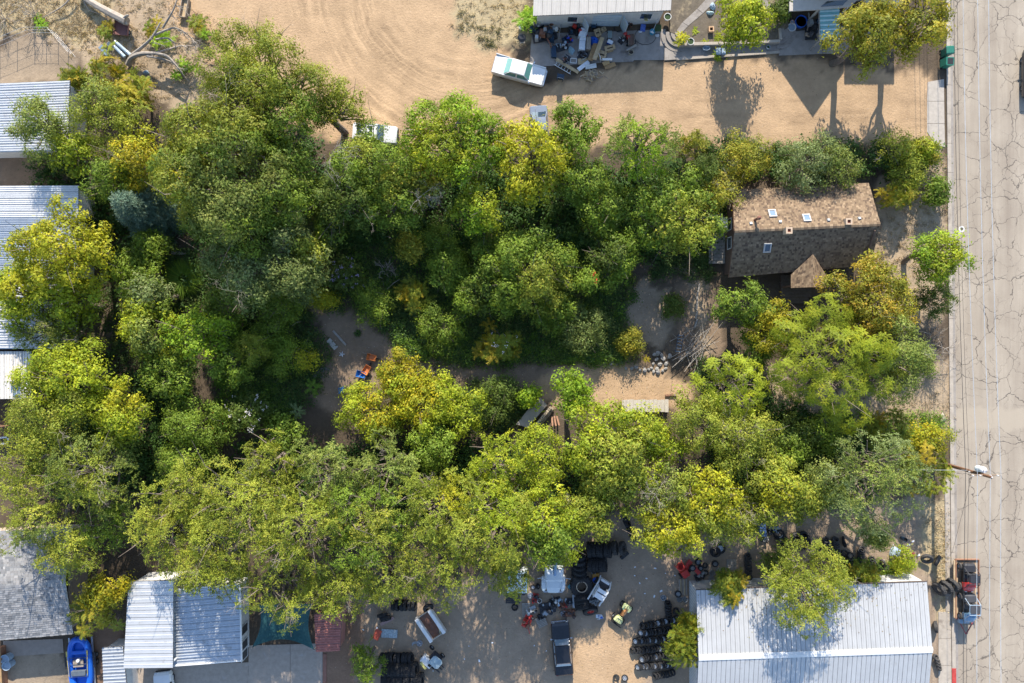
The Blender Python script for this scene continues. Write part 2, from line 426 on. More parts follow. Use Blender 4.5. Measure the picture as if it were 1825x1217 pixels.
def slab_area(name, polys, mat, z=.05, zb=-.1):
    r = tag(bpy.data.objects.new(name, None), kind='structure'); col.objects.link(r)
    for p in polys:
        m_ = MB(); m_.prism(wp(p), zb, z); m_.build('concrete_slab', mat, r)
    return r
slab_area('driveway_apron', [[(1653,146),(1682,141),(1682.5,180),(1652,180)], [(1652,180.7),(1682.5,180.7),(1683,220),(1652,220)], [(1652,220.7),(1683,220.7),(1684,262),(1668,258),(1652,235)]], M('apron_concrete', (.42, .37, .31), .9, var=.12, bump=.2), .03)
sw = []
for i in range(9):
    y0 = 850 + i * 48; y1 = y0 + 47.3
    if y0 < 1060: xl0, xl1 = ex(y0) - 17, ex(y1) - 17
    else: xl0, xl1 = 1672, 1672
    sw.append([(xl0, y0), (ex(y0) - 7.6, y0), (ex(y1) - 7.6, y1), (xl1, y1)])
slab_area('pavement', sw, CONC, .06)
# concrete pads by the top sheds
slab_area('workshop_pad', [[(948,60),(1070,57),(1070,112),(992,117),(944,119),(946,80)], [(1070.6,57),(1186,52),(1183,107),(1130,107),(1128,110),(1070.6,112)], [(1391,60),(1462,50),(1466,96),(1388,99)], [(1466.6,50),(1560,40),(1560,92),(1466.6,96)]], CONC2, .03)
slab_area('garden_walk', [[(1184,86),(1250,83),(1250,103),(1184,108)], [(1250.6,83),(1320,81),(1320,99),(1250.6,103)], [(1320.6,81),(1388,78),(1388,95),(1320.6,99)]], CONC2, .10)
mb = MB(); mb.prism(wp([(1205,103.5),(1388,91.5),(1388,95.6),(1205,108)]), -.05, .16)
struct('walk_kerb', mb, CONC)
# terrace with its curved steps
SO2 = M('garden_soil', (.13, .105, .075), .95, var=.3, scale=1.5, bump=.5, bscale=8, dirt=((.33, .26, .16), .8, .56))
mb = MB(); mb.prism(wp([(1196,-80),(1192,60),(1206,66),(1214,84),(1385,79),(1390,60),(1402,52),(1402,-80)]), -.05, .44)
struct('garden_terrace', mb, SO2)
mb = MB(); mb.prism(wp([(1207,80.5),(1300,78.5),(1386,75),(1386,79.8),(1300,83.2),(1207,86)]), 0, .62)
mb.prism(wp([(1206,60),(1209,60),(1211,80.3),(1207,80.3)]), 0, .62); mb.prism(wp([(1384,55),(1388,55),(1389.5,74.8),(1385,74.8)]), 0, .62)
tag(mb.build('retaining_wall', CONC), 'low concrete retaining wall along the front edge of the garden terrace', 'wall')
for (px, py, a0, a1, lab) in ((1209, 62, math.radians(170), math.radians(285), 'curved concrete steps at the workshop end of the terrace'), (1386, 57, math.radians(-95), math.radians(20), 'curved concrete steps beside the blue paddling pool')):
    c = W(px, py); st = thing('garden_steps', lab, 'steps', (c.x, c.y, 0))
    for k, (r_, zt) in enumerate(((1.75, .14), (1.3, .28), (.85, .42), (.45, .5))):
        m_ = MB(); pts = [(0, 0)] + [(r_ * math.cos(a0 + (a1 - a0) * i / 14), r_ * math.sin(a0 + (a1 - a0) * i / 14)) for i in range(15)]
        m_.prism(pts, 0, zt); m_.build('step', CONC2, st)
mb = MB()
for q_ in ([(1204,58),(1214,44),(1224,50),(1211,64)], [(1214.5,43.5),(1240,20),(1250,28),(1224.5,49.5)], [(1240.5,19.5),(1262,-4),(1274,4),(1250.5,27.5)], [(1342,0),(1358,-4),(1372,14),(1362,22)]):
    mb.prism(wp(q_), .4, .47)
struct('garden_path', mb, CONC2)
# patios in the south west
slab_area('patio', [[(444,1150),(517,1148),(517,1300),(440,1300)], [(517.7,1148),(575,1146),(575,1300),(517.7,1300)], [(228,1190),(443,1180),(439,1300),(248,1300)]], M('patio_concrete', (.36, .295, .235), .85, var=.14, dirt=((.42, .38, .34), .8, .6)), .04)
slab_area('carport_slab', [[(6,1142),(112,1138),(114,1163),(8,1170)]], M('tan_concrete', (.31, .25, .2), .9, var=.12), .05)
slab_area('brick_edging', [[(575.6,1165),(582,1165),(582,1300),(575.6,1300)]], M('red_brick_edge', (.27, .13, .09), .9), .05)
# ---------------------------------------------------------------- foliage
def leaf_mat(name, transl=.30, gloss=.2):
    m = bpy.data.materials.new(name); m.use_nodes = True
    t = m.node_tree; N = t.nodes; L = t.links
    b = N['Principled BSDF']; out = N['Material Output']
    a = N.new('ShaderNodeAttribute'); a.attribute_name = 'Col'
    L.new(a.outputs['Color'], b.inputs['Base Color'])
    b.inputs['Roughness'].default_value = .58; b.inputs['Specular IOR Level'].default_value = gloss
    tr = N.new('ShaderNodeBsdfTranslucent')
    hs = N.new('ShaderNodeVectorMath'); hs.operation = 'MULTIPLY'; hs.inputs[1].default_value = (1.35, 1.25, .5)
    L.new(a.outputs['Color'], hs.inputs[0]); L.new(hs.outputs[0], tr.inputs[0])
    mx = N.new('ShaderNodeMixShader'); mx.inputs[0].default_value = transl
    L.new(b.outputs[0], mx.inputs[1]); L.new(tr.outputs[0], mx.inputs[2]); L.new(mx.outputs[0], out.inputs[0])
    return m
LEAF = leaf_mat('leaves'); NEEDLE = leaf_mat('needles', .12, .2); DRYG = leaf_mat('dry_blades', .06, .1); PETAL = leaf_mat('petals', .3, .2)
BARK = M('bark', (.17, .135, .105), .95, var=.3, scale=4, bump=.5, bscale=14)
DEADW = M('dead_wood', (.34, .29, .235), .9, var=.25, scale=3, bump=.4, bscale=20)
R_ = np.random.default_rng(11)
def unit(v): return v / (np.linalg.norm(v, axis=-1, keepdims=True) + 1e-9)
def leaves(p, d, n, ln, wd, fold=.25):
    """p base, d direction, n normal (k,3) -> quads (k,4,3): folded diamond leaf"""
    d = unit(d); s = unit(np.cross(d, n)); n = np.cross(s, d)
    ln = np.asarray(ln).reshape(-1, 1); wd = np.asarray(wd).reshape(-1, 1)
    return np.stack([p + s * wd * .55, p + d * ln - n * ln * .08, p - s * wd * .55], 1)
def tpl_broad(k=66, sz=.19, sg=.32, flat=.55):
    p = R_.normal(size=(k, 3)) * np.array([sg, sg, sg * flat])
    n = unit(p * 1.6 + np.array([0, 0, .75]) + R_.normal(size=(k, 3)) * .30)
    d = np.cross(n, R_.normal(size=(k, 3)))
    l = sz * R_.uniform(.5, 1.35, k)
    return leaves(p, d, n, l, l * R_.uniform(.5, .8, k))
def tpl_elm(k=7, per=12, L_=.8, sz=.14, droop=.35):
    o = []
    for i in range(k):
        a = R_.uniform(0, 6.283); el = R_.uniform(-.1, .7)
        u = np.array([math.cos(a) * math.cos(el), math.sin(a) * math.cos(el), math.sin(el)])
        t = np.linspace(.12, 1, per); LL = L_ * R_.uniform(.6, 1.15)
        p = np.outer(t, u) * LL; p[:, 2] -= droop * (t ** 2) * LL
        p += R_.normal(size=p.shape) * .03
        sgn = np.where(np.arange(per) % 2 == 0, 1, -1)[:, None]
        side = np.cross(u, [0, 0, 1.0]); side = side / (np.linalg.norm(side) + 1e-6)
        d = u * .5 + sgn * side + R_.normal(size=p.shape) * .35
        n = unit(np.array([0, 0, 1.0]) + R_.normal(size=p.shape) * .45)
        l = sz * R_.uniform(.75, 1.25, per)
        o.append(leaves(p, d, n, l, l * .55))
    return np.concatenate(o)
def tpl_rosette(k=8, per=7, L_=.75, sz=.22):
    o = []
    for i in range(k):
        a = 6.283 * i / k + R_.uniform(-.3, .3); el = R_.uniform(.05, .6)
        u = np.array([math.cos(a) * math.cos(el), math.sin(a) * math.cos(el), math.sin(el)])
        LL = L_ * R_.uniform(.75, 1.15)
        side = np.array([-math.sin(a), math.cos(a), 0])
        for sg in (1, -1):
            t = np.linspace(.2, .95, per)
            p = np.outer(t, u) * LL; p[:, 2] -= .45 * t ** 2 * LL
            d = u * .55 + sg * side + np.array([0, 0, -.25]); d = np.repeat(d[None], per, 0) + R_.normal(size=p.shape) * .12
            n = unit(np.array([0, 0, 1.0]) + sg * side * .3 + R_.normal(size=p.shape) * .15)
            o.append(leaves(p, d, n, sz * (1.1 - .4 * t), sz * .36 * np.ones(per)))
    return np.concatenate(o)
def tpl_needle(k=9, per=8, L_=.55, sz=.16):
    o = []
    for i in range(k):
        a = R_.uniform(-1.3, 1.3)
        u = np.array([math.cos(a), math.sin(a), R_.uniform(-.15, .35)]); u /= np.linalg.norm(u)
        t = np.linspace(.1, 1, per); p = np.outer(t, u) * L_ * R_.uniform(.6, 1.2)
        sgn = np.where(np.arange(per) % 2 == 0, 1, -1)[:, None]
        side = np.array([-u[1], u[0], 0])
        d = u * 1.0 + sgn * side * .8 + R_.normal(size=p.shape) * .25
        n = unit(np.array([0, 0, 1.0]) + R_.normal(size=p.shape) * .6)
        o.append(leaves(p, d, n, np.full(per, sz), np.full(per, sz * .4)))
    return np.concatenate(o)
TPL = {
 'broad': [tpl_broad() for _ in range(10)],
 'big': [tpl_broad(60, .21, .35, .5) for _ in range(10)],
 'fine': [tpl_broad(74, .14, .32, .6) for _ in range(10)],
 'elm': [tpl_elm() for _ in range(12)],
 'willow': [tpl_elm(8, 13, 1.0, .135, .5) for _ in range(12)],
 'rosette': [tpl_rosette() for _ in range(10)],
 'locust': [tpl_rosette(8, 7, .5, .115) for _ in range(10)],
 'juniper': [tpl_elm(9, 8, .45, .115, -.1) for _ in range(10)],
}
NTPL = [tpl_needle() for _ in range(8)]
def place(tpls, P, Z, S, rng, spin=None):
    """instances of clump templates at P, local z towards Z, scale S -> quads, clump index"""
    k = len(P); Z = unit(Z)
    X = unit(np.cross(Z, unit(rng.normal(size=(k, 3))))) if spin is None else unit(spin - Z * (spin * Z).sum(-1, keepdims=True))
    Y = np.cross(Z, X)
    ti = rng.integers(0, len(tpls), k); out = []; ids = []
    for t in range(len(tpls)):
        s = np.where(ti == t)[0]
        if not len(s): continue
        q = tpls[t]                                        # m,4,3
        B = np.stack([X[s], Y[s], Z[s]], 1) * S[s][:, None, None]   # k,3(axes),3
        v = np.einsum('mqa,kab->kmqb', q, B, optimize=True) + P[s][:, None, None, :]
        out.append(v.reshape(-1, q.shape[1], 3)); ids.append(np.repeat(s, len(q)))
    return np.concatenate(out), np.concatenate(ids)
PAL = {   # leaf reflectance: two main tones and an accent (share)
 'elm':    ((0.192, 0.257, 0.038), (0.262, 0.317, 0.045), (0.361, 0.376, 0.063), .12),
 'elmgrey':((0.128, 0.198, 0.053), (0.192, 0.264, 0.073), (0.314, 0.363, 0.107), .14),
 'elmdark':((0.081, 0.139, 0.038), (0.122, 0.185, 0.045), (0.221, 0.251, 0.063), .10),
 'mul':    ((0.262, 0.303, 0.019), (0.359, 0.374, 0.021), (0.446, 0.440, 0.032), .25),
 'lime':   ((0.210, 0.304, 0.023), (0.297, 0.376, 0.025), (0.407, 0.442, 0.032), .15),
 'green':  ((0.093, 0.185, 0.028), (0.151, 0.257, 0.033), (0.233, 0.330, 0.044), .12),
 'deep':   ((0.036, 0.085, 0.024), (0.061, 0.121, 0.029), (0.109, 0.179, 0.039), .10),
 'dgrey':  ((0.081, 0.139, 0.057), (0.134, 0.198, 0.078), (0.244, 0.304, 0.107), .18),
 'gold':   ((0.295, 0.266, 0.013), (0.356, 0.306, 0.015), (0.173, 0.214, 0.022), .25),
 'goldish':((0.256, 0.310, 0.023), (0.361, 0.376, 0.023), (0.489, 0.409, 0.025), .25),
 'olive':  ((0.175, 0.201, 0.030), (0.244, 0.257, 0.035), (0.361, 0.310, 0.038), .22),
 'bronze': ((0.192, 0.205, 0.028), (0.256, 0.244, 0.030), (0.384, 0.264, 0.038), .30),
 'spruce': ((.075, .135, .11), (.115, .185, .15), (.18, .25, .20), .2),
 'silver': ((0.122, 0.191, 0.088), (0.175, 0.244, 0.120), (0.279, 0.343, 0.189), .15),
 'bright': ((0.140, 0.277, 0.019), (0.204, 0.350, 0.023), (0.303, 0.409, 0.025), .12),
 'sumac':  ((0.128, 0.185, 0.023), (0.192, 0.231, 0.023), (0.349, 0.264, 0.025), .25),
}
OLIVE = np.array([.195, .21, .030]); OLIVE_MIX = .8
def colours(ids, pal, rng, k, P=None):
    a, b, c, f = PAL[pal]
    a, b, c = np.array(a), np.array(b), np.array(c)
    t = rng.random(k)[:, None]; cl = a * (1 - t) + b * t
    if P is not None and k > 20:          # slow drift of tone from bough to bough
        ph = rng.uniform(0, 6.28, 3); fr = rng.uniform(.7, 1.5, 3)
        w_ = (np.sin(P[:, 0] * fr[0] + ph[0]) + np.sin(P[:, 1] * fr[1] + ph[1]) + np.sin((P[:, 0] + P[:, 1]) * fr[2] + ph[2])) / 3
        t = np.clip(.5 + .55 * w_[:, None] + rng.normal(size=(k, 1)) * .22, 0, 1); cl = a * (1 - t) + b * t
        cl = cl * (1 - .35 * OLIVE_MIX) + OLIVE * .35 * OLIVE_MIX
        cl *= (1 + .16 * w_[:, None])
    ac = rng.random(k) < f
    cl[ac] = c * .7 + cl[ac] * .3
    cl *= rng.uniform(.85, 1.15, k)[:, None]
    o = cl[ids]
    n = len(ids)
    o = o * rng.uniform(.76, 1.26, n)[:, None]
    tip = rng.random(n) < .07
    o[tip] = o[tip] * .5 + c * .5
    o[:, 0] *= rng.uniform(.9, 1.12, n)
    return o * np.array([1.10, 1.05, .85])
def crown_points(rx, ry, rz, rng, nl, cs, dens):
    """clump centres and outward directions over a cluster of lobes"""
    R = max(rx, ry); L = []
    rx *= rng.uniform(.93, 1.07); ry *= rng.uniform(.93, 1.07)
    ax = np.array([rx, ry, rz])
    for i in range(nl):
        ph = i * 2.39996 + rng.uniform(-.35, .35); z = 1 - (i + .4) / nl * 1.5
        r = math.sqrt(max(0, 1 - z * z))
        d = np.array([r * math.cos(ph), r * math.sin(ph), z])
        c = d * ax * rng.uniform(.42, .92) + rng.normal(size=3) * .06 * R
        L.append((c, min(rx, ry) * rng.choice([.15, .19, .24, .30, .36]) * rng.uniform(.9, 1.12)))
    L.append((np.array([0, 0, rz * .25]), min(rx, ry) * .5))
    P = []; D = []
    for i, (c, r) in enumerate(L):
        k = max(6, int(dens * 1.06 * 4 * math.pi * r * r / (cs * cs)))
        d = unit(rng.normal(size=(k, 3)))
        d = d[d[:, 2] > -.22]
        p = c + d * r * np.array([1, 1, .8]) * rng.uniform(.72, 1.12, len(d))[:, None]
        keep = np.ones(len(p), bool)
        for j, (c2, r2) in enumerate(L):
            if j != i: keep &= (np.linalg.norm((p - c2) / np.array([1, 1, .8]), axis=1) > r2 * .80)
        P.append(p[keep]); D.append(d[keep])
    return np.concatenate(P), np.concatenate(D), L
def limb(mb, a, b, r0, r1, rng, sag=.12, n=6, seg=5):
    a = np.array(a, float); b = np.array(b, float); ln = np.linalg.norm(b - a)
    off = rng.normal(size=(2, 3)) * ln * .07
    pts = []
    for i in range(seg + 1):
        t = i / seg
        p = a * (1 - t) + b * t + off[0] * math.sin(t * math.pi) + off[1] * math.sin(2 * t * math.pi) * .6
        p[2] += sag * ln * math.sin(t * math.pi)
        pts.append(p)
    mb.tube(pts, [r0 + (r1 - r0) * i / seg for i in range(seg + 1)], n)
    return pts
def twigs(mb, p, d, ln, r, rng, depth=3, spread=.7, n=4):
    p = np.array(p, float); d = np.array(d, float) / np.linalg.norm(d)
    pts = [p]; q = p.copy(); dd = d.copy()
    for i in range(3):
        dd = dd + rng.normal(size=3) * .2; dd /= np.linalg.norm(dd); q = q + dd * ln / 3; pts.append(q.copy())
    mb.tube(pts, [r, r * .85, r * .7, r * .5], n, caps=False)
    if depth > 0:
        for k in range(3 if depth > 1 else 2):
            nd = dd + rng.normal(size=3) * spread
            twigs(mb, pts[1 + int(rng.integers(0, 3))], nd, ln * rng.uniform(.5, .8), r * .6, rng, depth - 1, spread, n)
SEED = [100]; TREEOBJ = {}
def rngn():
    SEED[0] += 1; return np.random.default_rng(SEED[0])
def tree(label, px, py, rpx, zc, style, pal, name='tree', cat='tree', ry=None, rzf=.72, dens=.50, cs=None, bare=0, trunk=None, patches=(), lean=0, group=None, flowers=None, lobes=None, barkmat=None, tone=1.0):
    """crown centre seen at photograph pixel (px,py) at height zc"""
    rng = rngn(); c = W(px, py, zc); k = (CAM_H - zc) / FPX
    rx = rpx * k * .93; ryy = (ry or rpx) * k * .93; rz = min(rzf * (rx + ryy) / 2, zc * .92)
    R = max(rx, ryy)
    t = thing(name, label, cat, (c.x, c.y, 0), 0, group); TREEOBJ[label] = t
    cs = cs or {'broad': .62, 'big': .66, 'fine': .60, 'elm': .72, 'willow': .85, 'rosette': .95, 'locust': .62, 'juniper': .5}[style]
    nl = int(1.75 * (lobes or max(6, min(24, int(6 + R * 2.4)))))
    P, D, L = crown_points(rx, ryy, rz, rng, nl, cs, dens)
    P = P + np.array([0, 0, zc]); P[:, 2] = np.maximum(P[:, 2], .25)
    up = np.array([0, 0, 1.0])
    if style == 'rosette':
        kp = rng.random(len(P)) < .6; P, D = P[kp], D[kp]; P = P + rng.normal(size=P.shape) * .12
    Z = D * .75 + up * .55 + rng.normal(size=D.shape) * .25
    V, ids = place(TPL[style], P, Z, rng.uniform(.75, 1.3, len(P)) * (1.15 if style == 'rosette' else 1), rng)
    C = colours(ids, pal, rng, len(P), P)
    if patches:                                  # boughs of another leaf colour: (dx,dy px, r px, palette)
        for (dx, dy, pr, pp) in patches:
            dd = np.hypot(P[:, 0] - dx * k, P[:, 1] + dy * k) < pr * k * rng.uniform(.7, 1.25, len(P))
            s = dd[ids]
            if s.any(): C[s] = colours(ids, pp, rng, len(P), P)[s]
    link('crown', qmesh('crown', V, C * tone, LEAF), t)
    mb = MB(); h = zc - rz * .25; r0 = trunk or max(.07, min(.42, .045 * zc + .012 * R))
    base = np.array([rng.normal() * .3, rng.normal() * .3 + lean, 0])
    limb(mb, base + [0, 0, -.05], (0, 0, h), r0 * 1.15, r0 * .6, rng, 0, 8, 6)
    mb.build('trunk', barkmat or BARK, t, smooth=True)
    mb = MB()
    for (lc, lr) in L[:-1]:
        e = lc + np.array([0, 0, zc])
        pts = limb(mb, (0, 0, h * rng.uniform(.5, .95)), e, r0 * .42, r0 * .12, rng, .05, 4, 4)
        if R > 1.6:
            for _ in range(2):
                limb(mb, pts[3], e + rng.normal(size=3) * lr * .8 + np.array([0, 0, lr * .35]), r0 * .15, .012, rng, .05, 3, 2)
    if mb.v: mb.build('branches', barkmat or BARK, t, smooth=True)
    for i in range((bare + 1) // 2):
        lc, lr = L[int(rng.integers(0, len(L) - 1))]
        mb = MB(); e = lc * rng.uniform(.9, 1.15) + np.array([0, 0, zc + lr * .35])
        twigs(mb, e, lc / (np.linalg.norm(lc) + .01) + np.array([0, 0, .5]), lr * .9, .016, rng, 4, .6)
        mb.build('dead_branch', DEADW, t, smooth=True)
    if flowers:
        fc, fs, fn = flowers
        s = rng.integers(0, len(P), fn)
        s = s[P[s][:, 2] > zc - .2 * rz] if (P[s][:, 2] > zc - .2 * rz).any() else s
        fp = P[s] + D[s] * .38 + rng.normal(size=(len(s), 3)) * .12 + np.array([0, 0, .12])
        fp = np.repeat(fp, 5, 0) + rng.normal(size=(len(s) * 5, 3)) * .07
        nn = unit(np.array([0, 0, 1.0]) + rng.normal(size=fp.shape) * .4)
        FV = leaves(fp, np.cross(nn, rng.normal(size=fp.shape)), nn, fs * rng.uniform(.7, 1.3, len(fp)), fs * np.ones(len(fp)))
        link('blossom', qmesh('blossom', FV, np.array(fc) * rng.uniform(.8, 1.2, (len(fp), 1)), PETAL), t)
    return t
def conifer(label, px, py, rpx, h, pal='spruce', tiers=17):
    rng = rngn(); zc = h * .45; c = W(px, py, zc); R = rpx * (CAM_H - zc) / FPX
    t = thing('spruce_tree', label, 'tree', (c.x, c.y, 0))
    P = []; O = []
    for i in range(tiers):
        f = i / (tiers - 1); z = .6 + (h - .7) * f; rr = R * (1 - f) ** .85 + .12
        nb = max(5, int(17 * (1 - f) + 5))
        for j in range(nb):
            a = 6.283 * j / nb + rng.uniform(-.25, .25) + i * .7
            rb = rr * rng.uniform(.8, 1.1); m_ = max(1, int(rb / .28))
            for s in range(m_):
                q = (s + .6) / m_ * rb
                P.append((math.cos(a) * q, math.sin(a) * q, z + .22 * q - .16 * q * q / max(rb, .3) - q * .18)); O.append((math.cos(a), math.sin(a), .05))
    P = np.array(P); O = np.array(O)
    Z = np.tile(np.array([0, 0, 1.0]), (len(P), 1)) + rng.normal(size=P.shape) * .15
    V, ids = place(NTPL, P, Z, rng.uniform(.7, 1.1, len(P)), rng, spin=O)
    link('crown', qmesh('crown', V, colours(ids, pal, rng, len(P)), NEEDLE), t)
    mb = MB(); mb.tube([(0, 0, 0), (0, 0, h * .95)], [.2, .03], 8); mb.build('trunk', BARK, t, smooth=True)
    return t
def scatter(poly, n, rng, excl=()):
    p = np.array(wp(poly)); lo = p.min(0); hi = p.max(0); q = rng.uniform(lo, hi, (n * 3, 2))
    ok = inpoly(q[:, 0] + (fbm(q[:, 0] * .5, q[:, 1] * .5) - .47) * 3 + rng.normal(size=len(q)) * .45, q[:, 1] + (fbm(q[:, 0] * .5 + 40, q[:, 1] * .5) - .47) * 3 + rng.normal(size=len(q)) * .45, [tuple(a) for a in p])
    for e in excl: ok &= ~inpoly(q[:, 0], q[:, 1], wp(e))
    return q[ok][:n]
# ---------------------------------------------------------------- buildings
GALV = M('white_roof_metal', (.62, .615, .60), .34, .3, var=.07, scale=1.2, spec=.6, dirt=((.40, .36, .32), .7, .58))
GALV2 = M('galvanised_roof', (.52, .55, .58), .33, .55, var=.1, scale=1.5, spec=.6, dirt=((.36, .33, .3), .8, .58))
CREAMR = M('cream_roof_metal', (.58, .53, .46), .5, 0.0, var=.07, scale=1.5, dirt=((.4, .3, .22), 1.2, .68))
PINKR = M('faded_red_roof', (.38, .14, .11), .6, 0.0, var=.2, scale=3, dirt=((.08, .04, .035), 3.5, .6))
WALLW = M('white_wall', (.62, .60, .56), .8, var=.1, dirt=((.4, .34, .28), 1.0, .62))
WALLB = M('pale_blue_wall', (.48, .56, .60), .8, var=.1)
WOOD = M('weathered_board', (.30, .24, .18), .85, var=.25, scale=5)
WOODB = M('brown_wood', (.24, .13, .08), .85, var=.25, scale=5)
GREYW = M('grey_wood', (.32, .29, .25), .9, var=.25, scale=5)
TRIM = M('white_trim', (.72, .70, .66), .5, var=.06)
DARKM = M('dark_metal', (.045, .045, .05), .5, .3)
GLS = glass('window_glass', (.03, .05, .07)); GLSB = glass('sky_glass', (.16, .22, .28))
DECKM = M('dark_underlay', (.16, .155, .15), .8)  # dark deck under the sheets, seen as seams through the panel gaps
def lerp(a, b, t): return a + (b - a) * t
def panels(root, A, B, C, D, n, mat, ribs=3, rh=.035, rw=.06, name='roof_panel', seed=1, gap=.0):
    """n sheet panels between edges AD (start) and BC (end); ribs run A->D"""
    rg = random.Random(seed)
    for i in range(n):
        t0, t1 = i / n, (i + 1) / n
        a, b, c, d = lerp(A, B, t0), lerp(A, B, t1), lerp(D, C, t1), lerp(D, C, t0)
        if gap:
            g_ = gap / (b - a).length; b = lerp(a, b, 1 - g_); c = lerp(d, c, 1 - g_)
        wd = (b - a).length; up = Vector((0, 0, 1)); prof = []
        for k in range(ribs):
            u = (k + .5) / ribs; h = rw / wd / 2
            prof += [(u - h * 2, 0), (u - h, rh), (u + h, rh), (u + h * 2, 0)]
        prof = [(0, 0)] + prof + [(1, 0)]
        dz = rg.uniform(-.006, .006)
        s0 = [lerp(a, b, u) + up * (z + dz) for u, z in prof]; s1 = [lerp(d, c, u) + up * (z + dz) for u, z in prof]
        mb = MB(); mb.loft([s0, s1], caps=False); mb.build(name, mat, root, world=True)
def deck(root, pts, th=.1, mat=None, name='roof_deck', dz=-.03):
    mb = MB(); mb.slab([Vector(p) + Vector((0, 0, dz)) for p in pts], th); return mb.build(name, mat or DARKM, root, world=True)
def walls(root, pts, z1s, mat, th=.15, z0=-.05, name='wall'):
    """vertical walls along a closed list of ground points; z1s = top heights at each point"""
    n = len(pts); cen = sum((Vector((p[0], p[1], 0)) for p in pts), Vector()) / n
    out = []
    for i in range(n):
        p, q_ = Vector((pts[i][0], pts[i][1], 0)), Vector((pts[(i + 1) % n][0], pts[(i + 1) % n][1], 0))
        d = (q_ - p).normalized(); inn = Vector((-d.y, d.x, 0))
        if inn.dot(cen - p) < 0: inn = -inn
        q2 = q_ - d * .002
        o_ = inn * th
        a, b = z1s[i], z1s[(i + 1) % n]
        mb = MB()
        vv = [p + Vector((0, 0, z0)), q2 + Vector((0, 0, z0)), q2 + o_ + Vector((0, 0, z0)), p + o_ + Vector((0, 0, z0)), p + Vector((0, 0, a)), q2 + Vector((0, 0, b)), q2 + o_ + Vector((0, 0, b)), p + o_ + Vector((0, 0, a))]
        mb.add(vv, [(0, 3, 2, 1), (4, 5, 6, 7), (0, 1, 5, 4), (1, 2, 6, 5), (2, 3, 7, 6), (3, 0, 4, 7)])
        out.append(mb.build(name, mat, root, world=True))
    return out
def window(root, c, wv, hv, nrm, frame=TRIM, pane=GLS, name='window', proud=.04):
    """c centre, wv half width vector, hv half height vector"""
    c, wv, hv, nrm = Vector(c), Vector(wv), Vector(hv), Vector(nrm).normalized()
    mb = MB(); f = .12
    def bar(a, b, t):
        d = (b - a).normalized(); s = d.cross(nrm) * t
        vv = [a - s, b - s, b + s, a + s]; vv += [p + nrm * proud for p in vv]
        mb.add(vv, [(0, 3, 2, 1), (4, 5, 6, 7), (0, 1, 5, 4), (1, 2, 6, 5), (2, 3, 7, 6), (3, 0, 4, 7)])
    k = [c - wv - hv, c + wv - hv, c + wv + hv, c - wv + hv]
    for i in range(4): bar(k[i], k[(i + 1) % 4], .04)
    fr = mb.build(name, frame, root, world=True)
    mb = MB(); kk = [p + nrm * .015 for p in k]; mb.add(kk, [(0, 1, 2, 3)])
    inv = Matrix.Translation(-Vector(root.location)); mb.v = [inv @ p for p in mb.v]
    mb.build('pane', pane, fr)
    return fr
def tabs(root, A, B, C, D, course, width, palette, mat, seed, name='shingles', cut=None, th=.03):
    """overlapping shingle tabs on slope with eave AB and ridge DC"""
    rg = random.Random(seed); mb = MB()
    ln = (D - A).length; nc = int(ln / course); up = (B - A).cross(D - A).normalized()
    if up.z < 0: up = -up
    for r in range(nc):
        t0, t1 = r / nc, min(1.0, (r + 1.25) / nc)
        a, b = lerp(A, D, t0), lerp(B, C, t0); a2, b2 = lerp(A, D, t1), lerp(B, C, t1)
        L_ = (b - a).length; u = -rg.random() * width
        band = rg.uniform(.9, 1.1)
        while u < L_:
            w_ = width * rg.uniform(.65, 1.35); u0 = max(0, u) / L_; u1 = min(L_, u + w_ - .012) / L_; u += w_
            if u1 - u0 < .002: continue
            if cut and cut(lerp(lerp(a, b, (u0 + u1) / 2), lerp(a2, b2, (u0 + u1) / 2), .5)): continue
            c = rg.choice(palette); k = rg.uniform(.84, 1.16) * band; mb.cc = tuple(x * k for x in c)
            dr = rg.uniform(-.02, .02); e = (a2 - a).normalized() * dr
            lo = up * (th + rg.uniform(-.006, .01)); hi = up * .004
            p0, p1, p2, p3 = lerp(a, b, u0) - e, lerp(a, b, u1) - e, lerp(a2, b2, u1), lerp(a2, b2, u0)
            mb.add([p0 + lo, p1 + lo, p2 + hi, p3 + hi, p0, p1], [(0, 1, 2, 3), (4, 5, 1, 0)])
    o = mb.build(name, mat, root, world=True); o['kind'] = 'stuff'
    return o
SHM = M('shingle', attr=True, rough=.92, var=.12, scale=8)
# --- brown shingle house
NW, NE, SW, SE = W(1313, 335, 2.7), W(1551, 325, 2.7), W(1300, 494, 2.7), W(1563, 472, 2.7)
x0 = (NW.x + SW.x) / 2; x1 = (NE.x + SE.x) / 2
NW = Vector((20.9, NW.y - .2, 2.7)); NE = Vector((33.9, NE.y - .05, 2.7)); SW = Vector((20.6, SW.y, 2.7)); SE = Vector((34.1, SE.y, 2.7))
RW_, RE = W(1304, 411, 5.0), W(1566, 399, 5.0)
RW_ = Vector((20.4, RW_.y, 5.0)); RE = Vector((33.75, RE.y, 5.0))
hs = thing('shingle_house', 'brown house with steep two-slope wood shingle roof and skylights', 'house', (27.5, 10.6, 0))
BR = [(.235, .163, .098), (.21, .144, .086), (.27, .19, .116), (.175, .117, .071), (.12, .08, .052), (.22, .15, .09)]
deck(hs, [NW, NE, RE, RW_], .12, WOODB, dz=-.13); deck(hs, [SW, SE, RE, RW_], .12, WOODB, 'roof_deck', dz=-.13)
tabs(hs, NW, NE, RE, RW_, .20, .19, BR, SHM, 4)
tabs(hs, SW, SE, RE, RW_, .20, .19, BR, SHM, 5)
mb = MB(); d_ = (RE - RW_); n_ = 40; rg = random.Random(3)
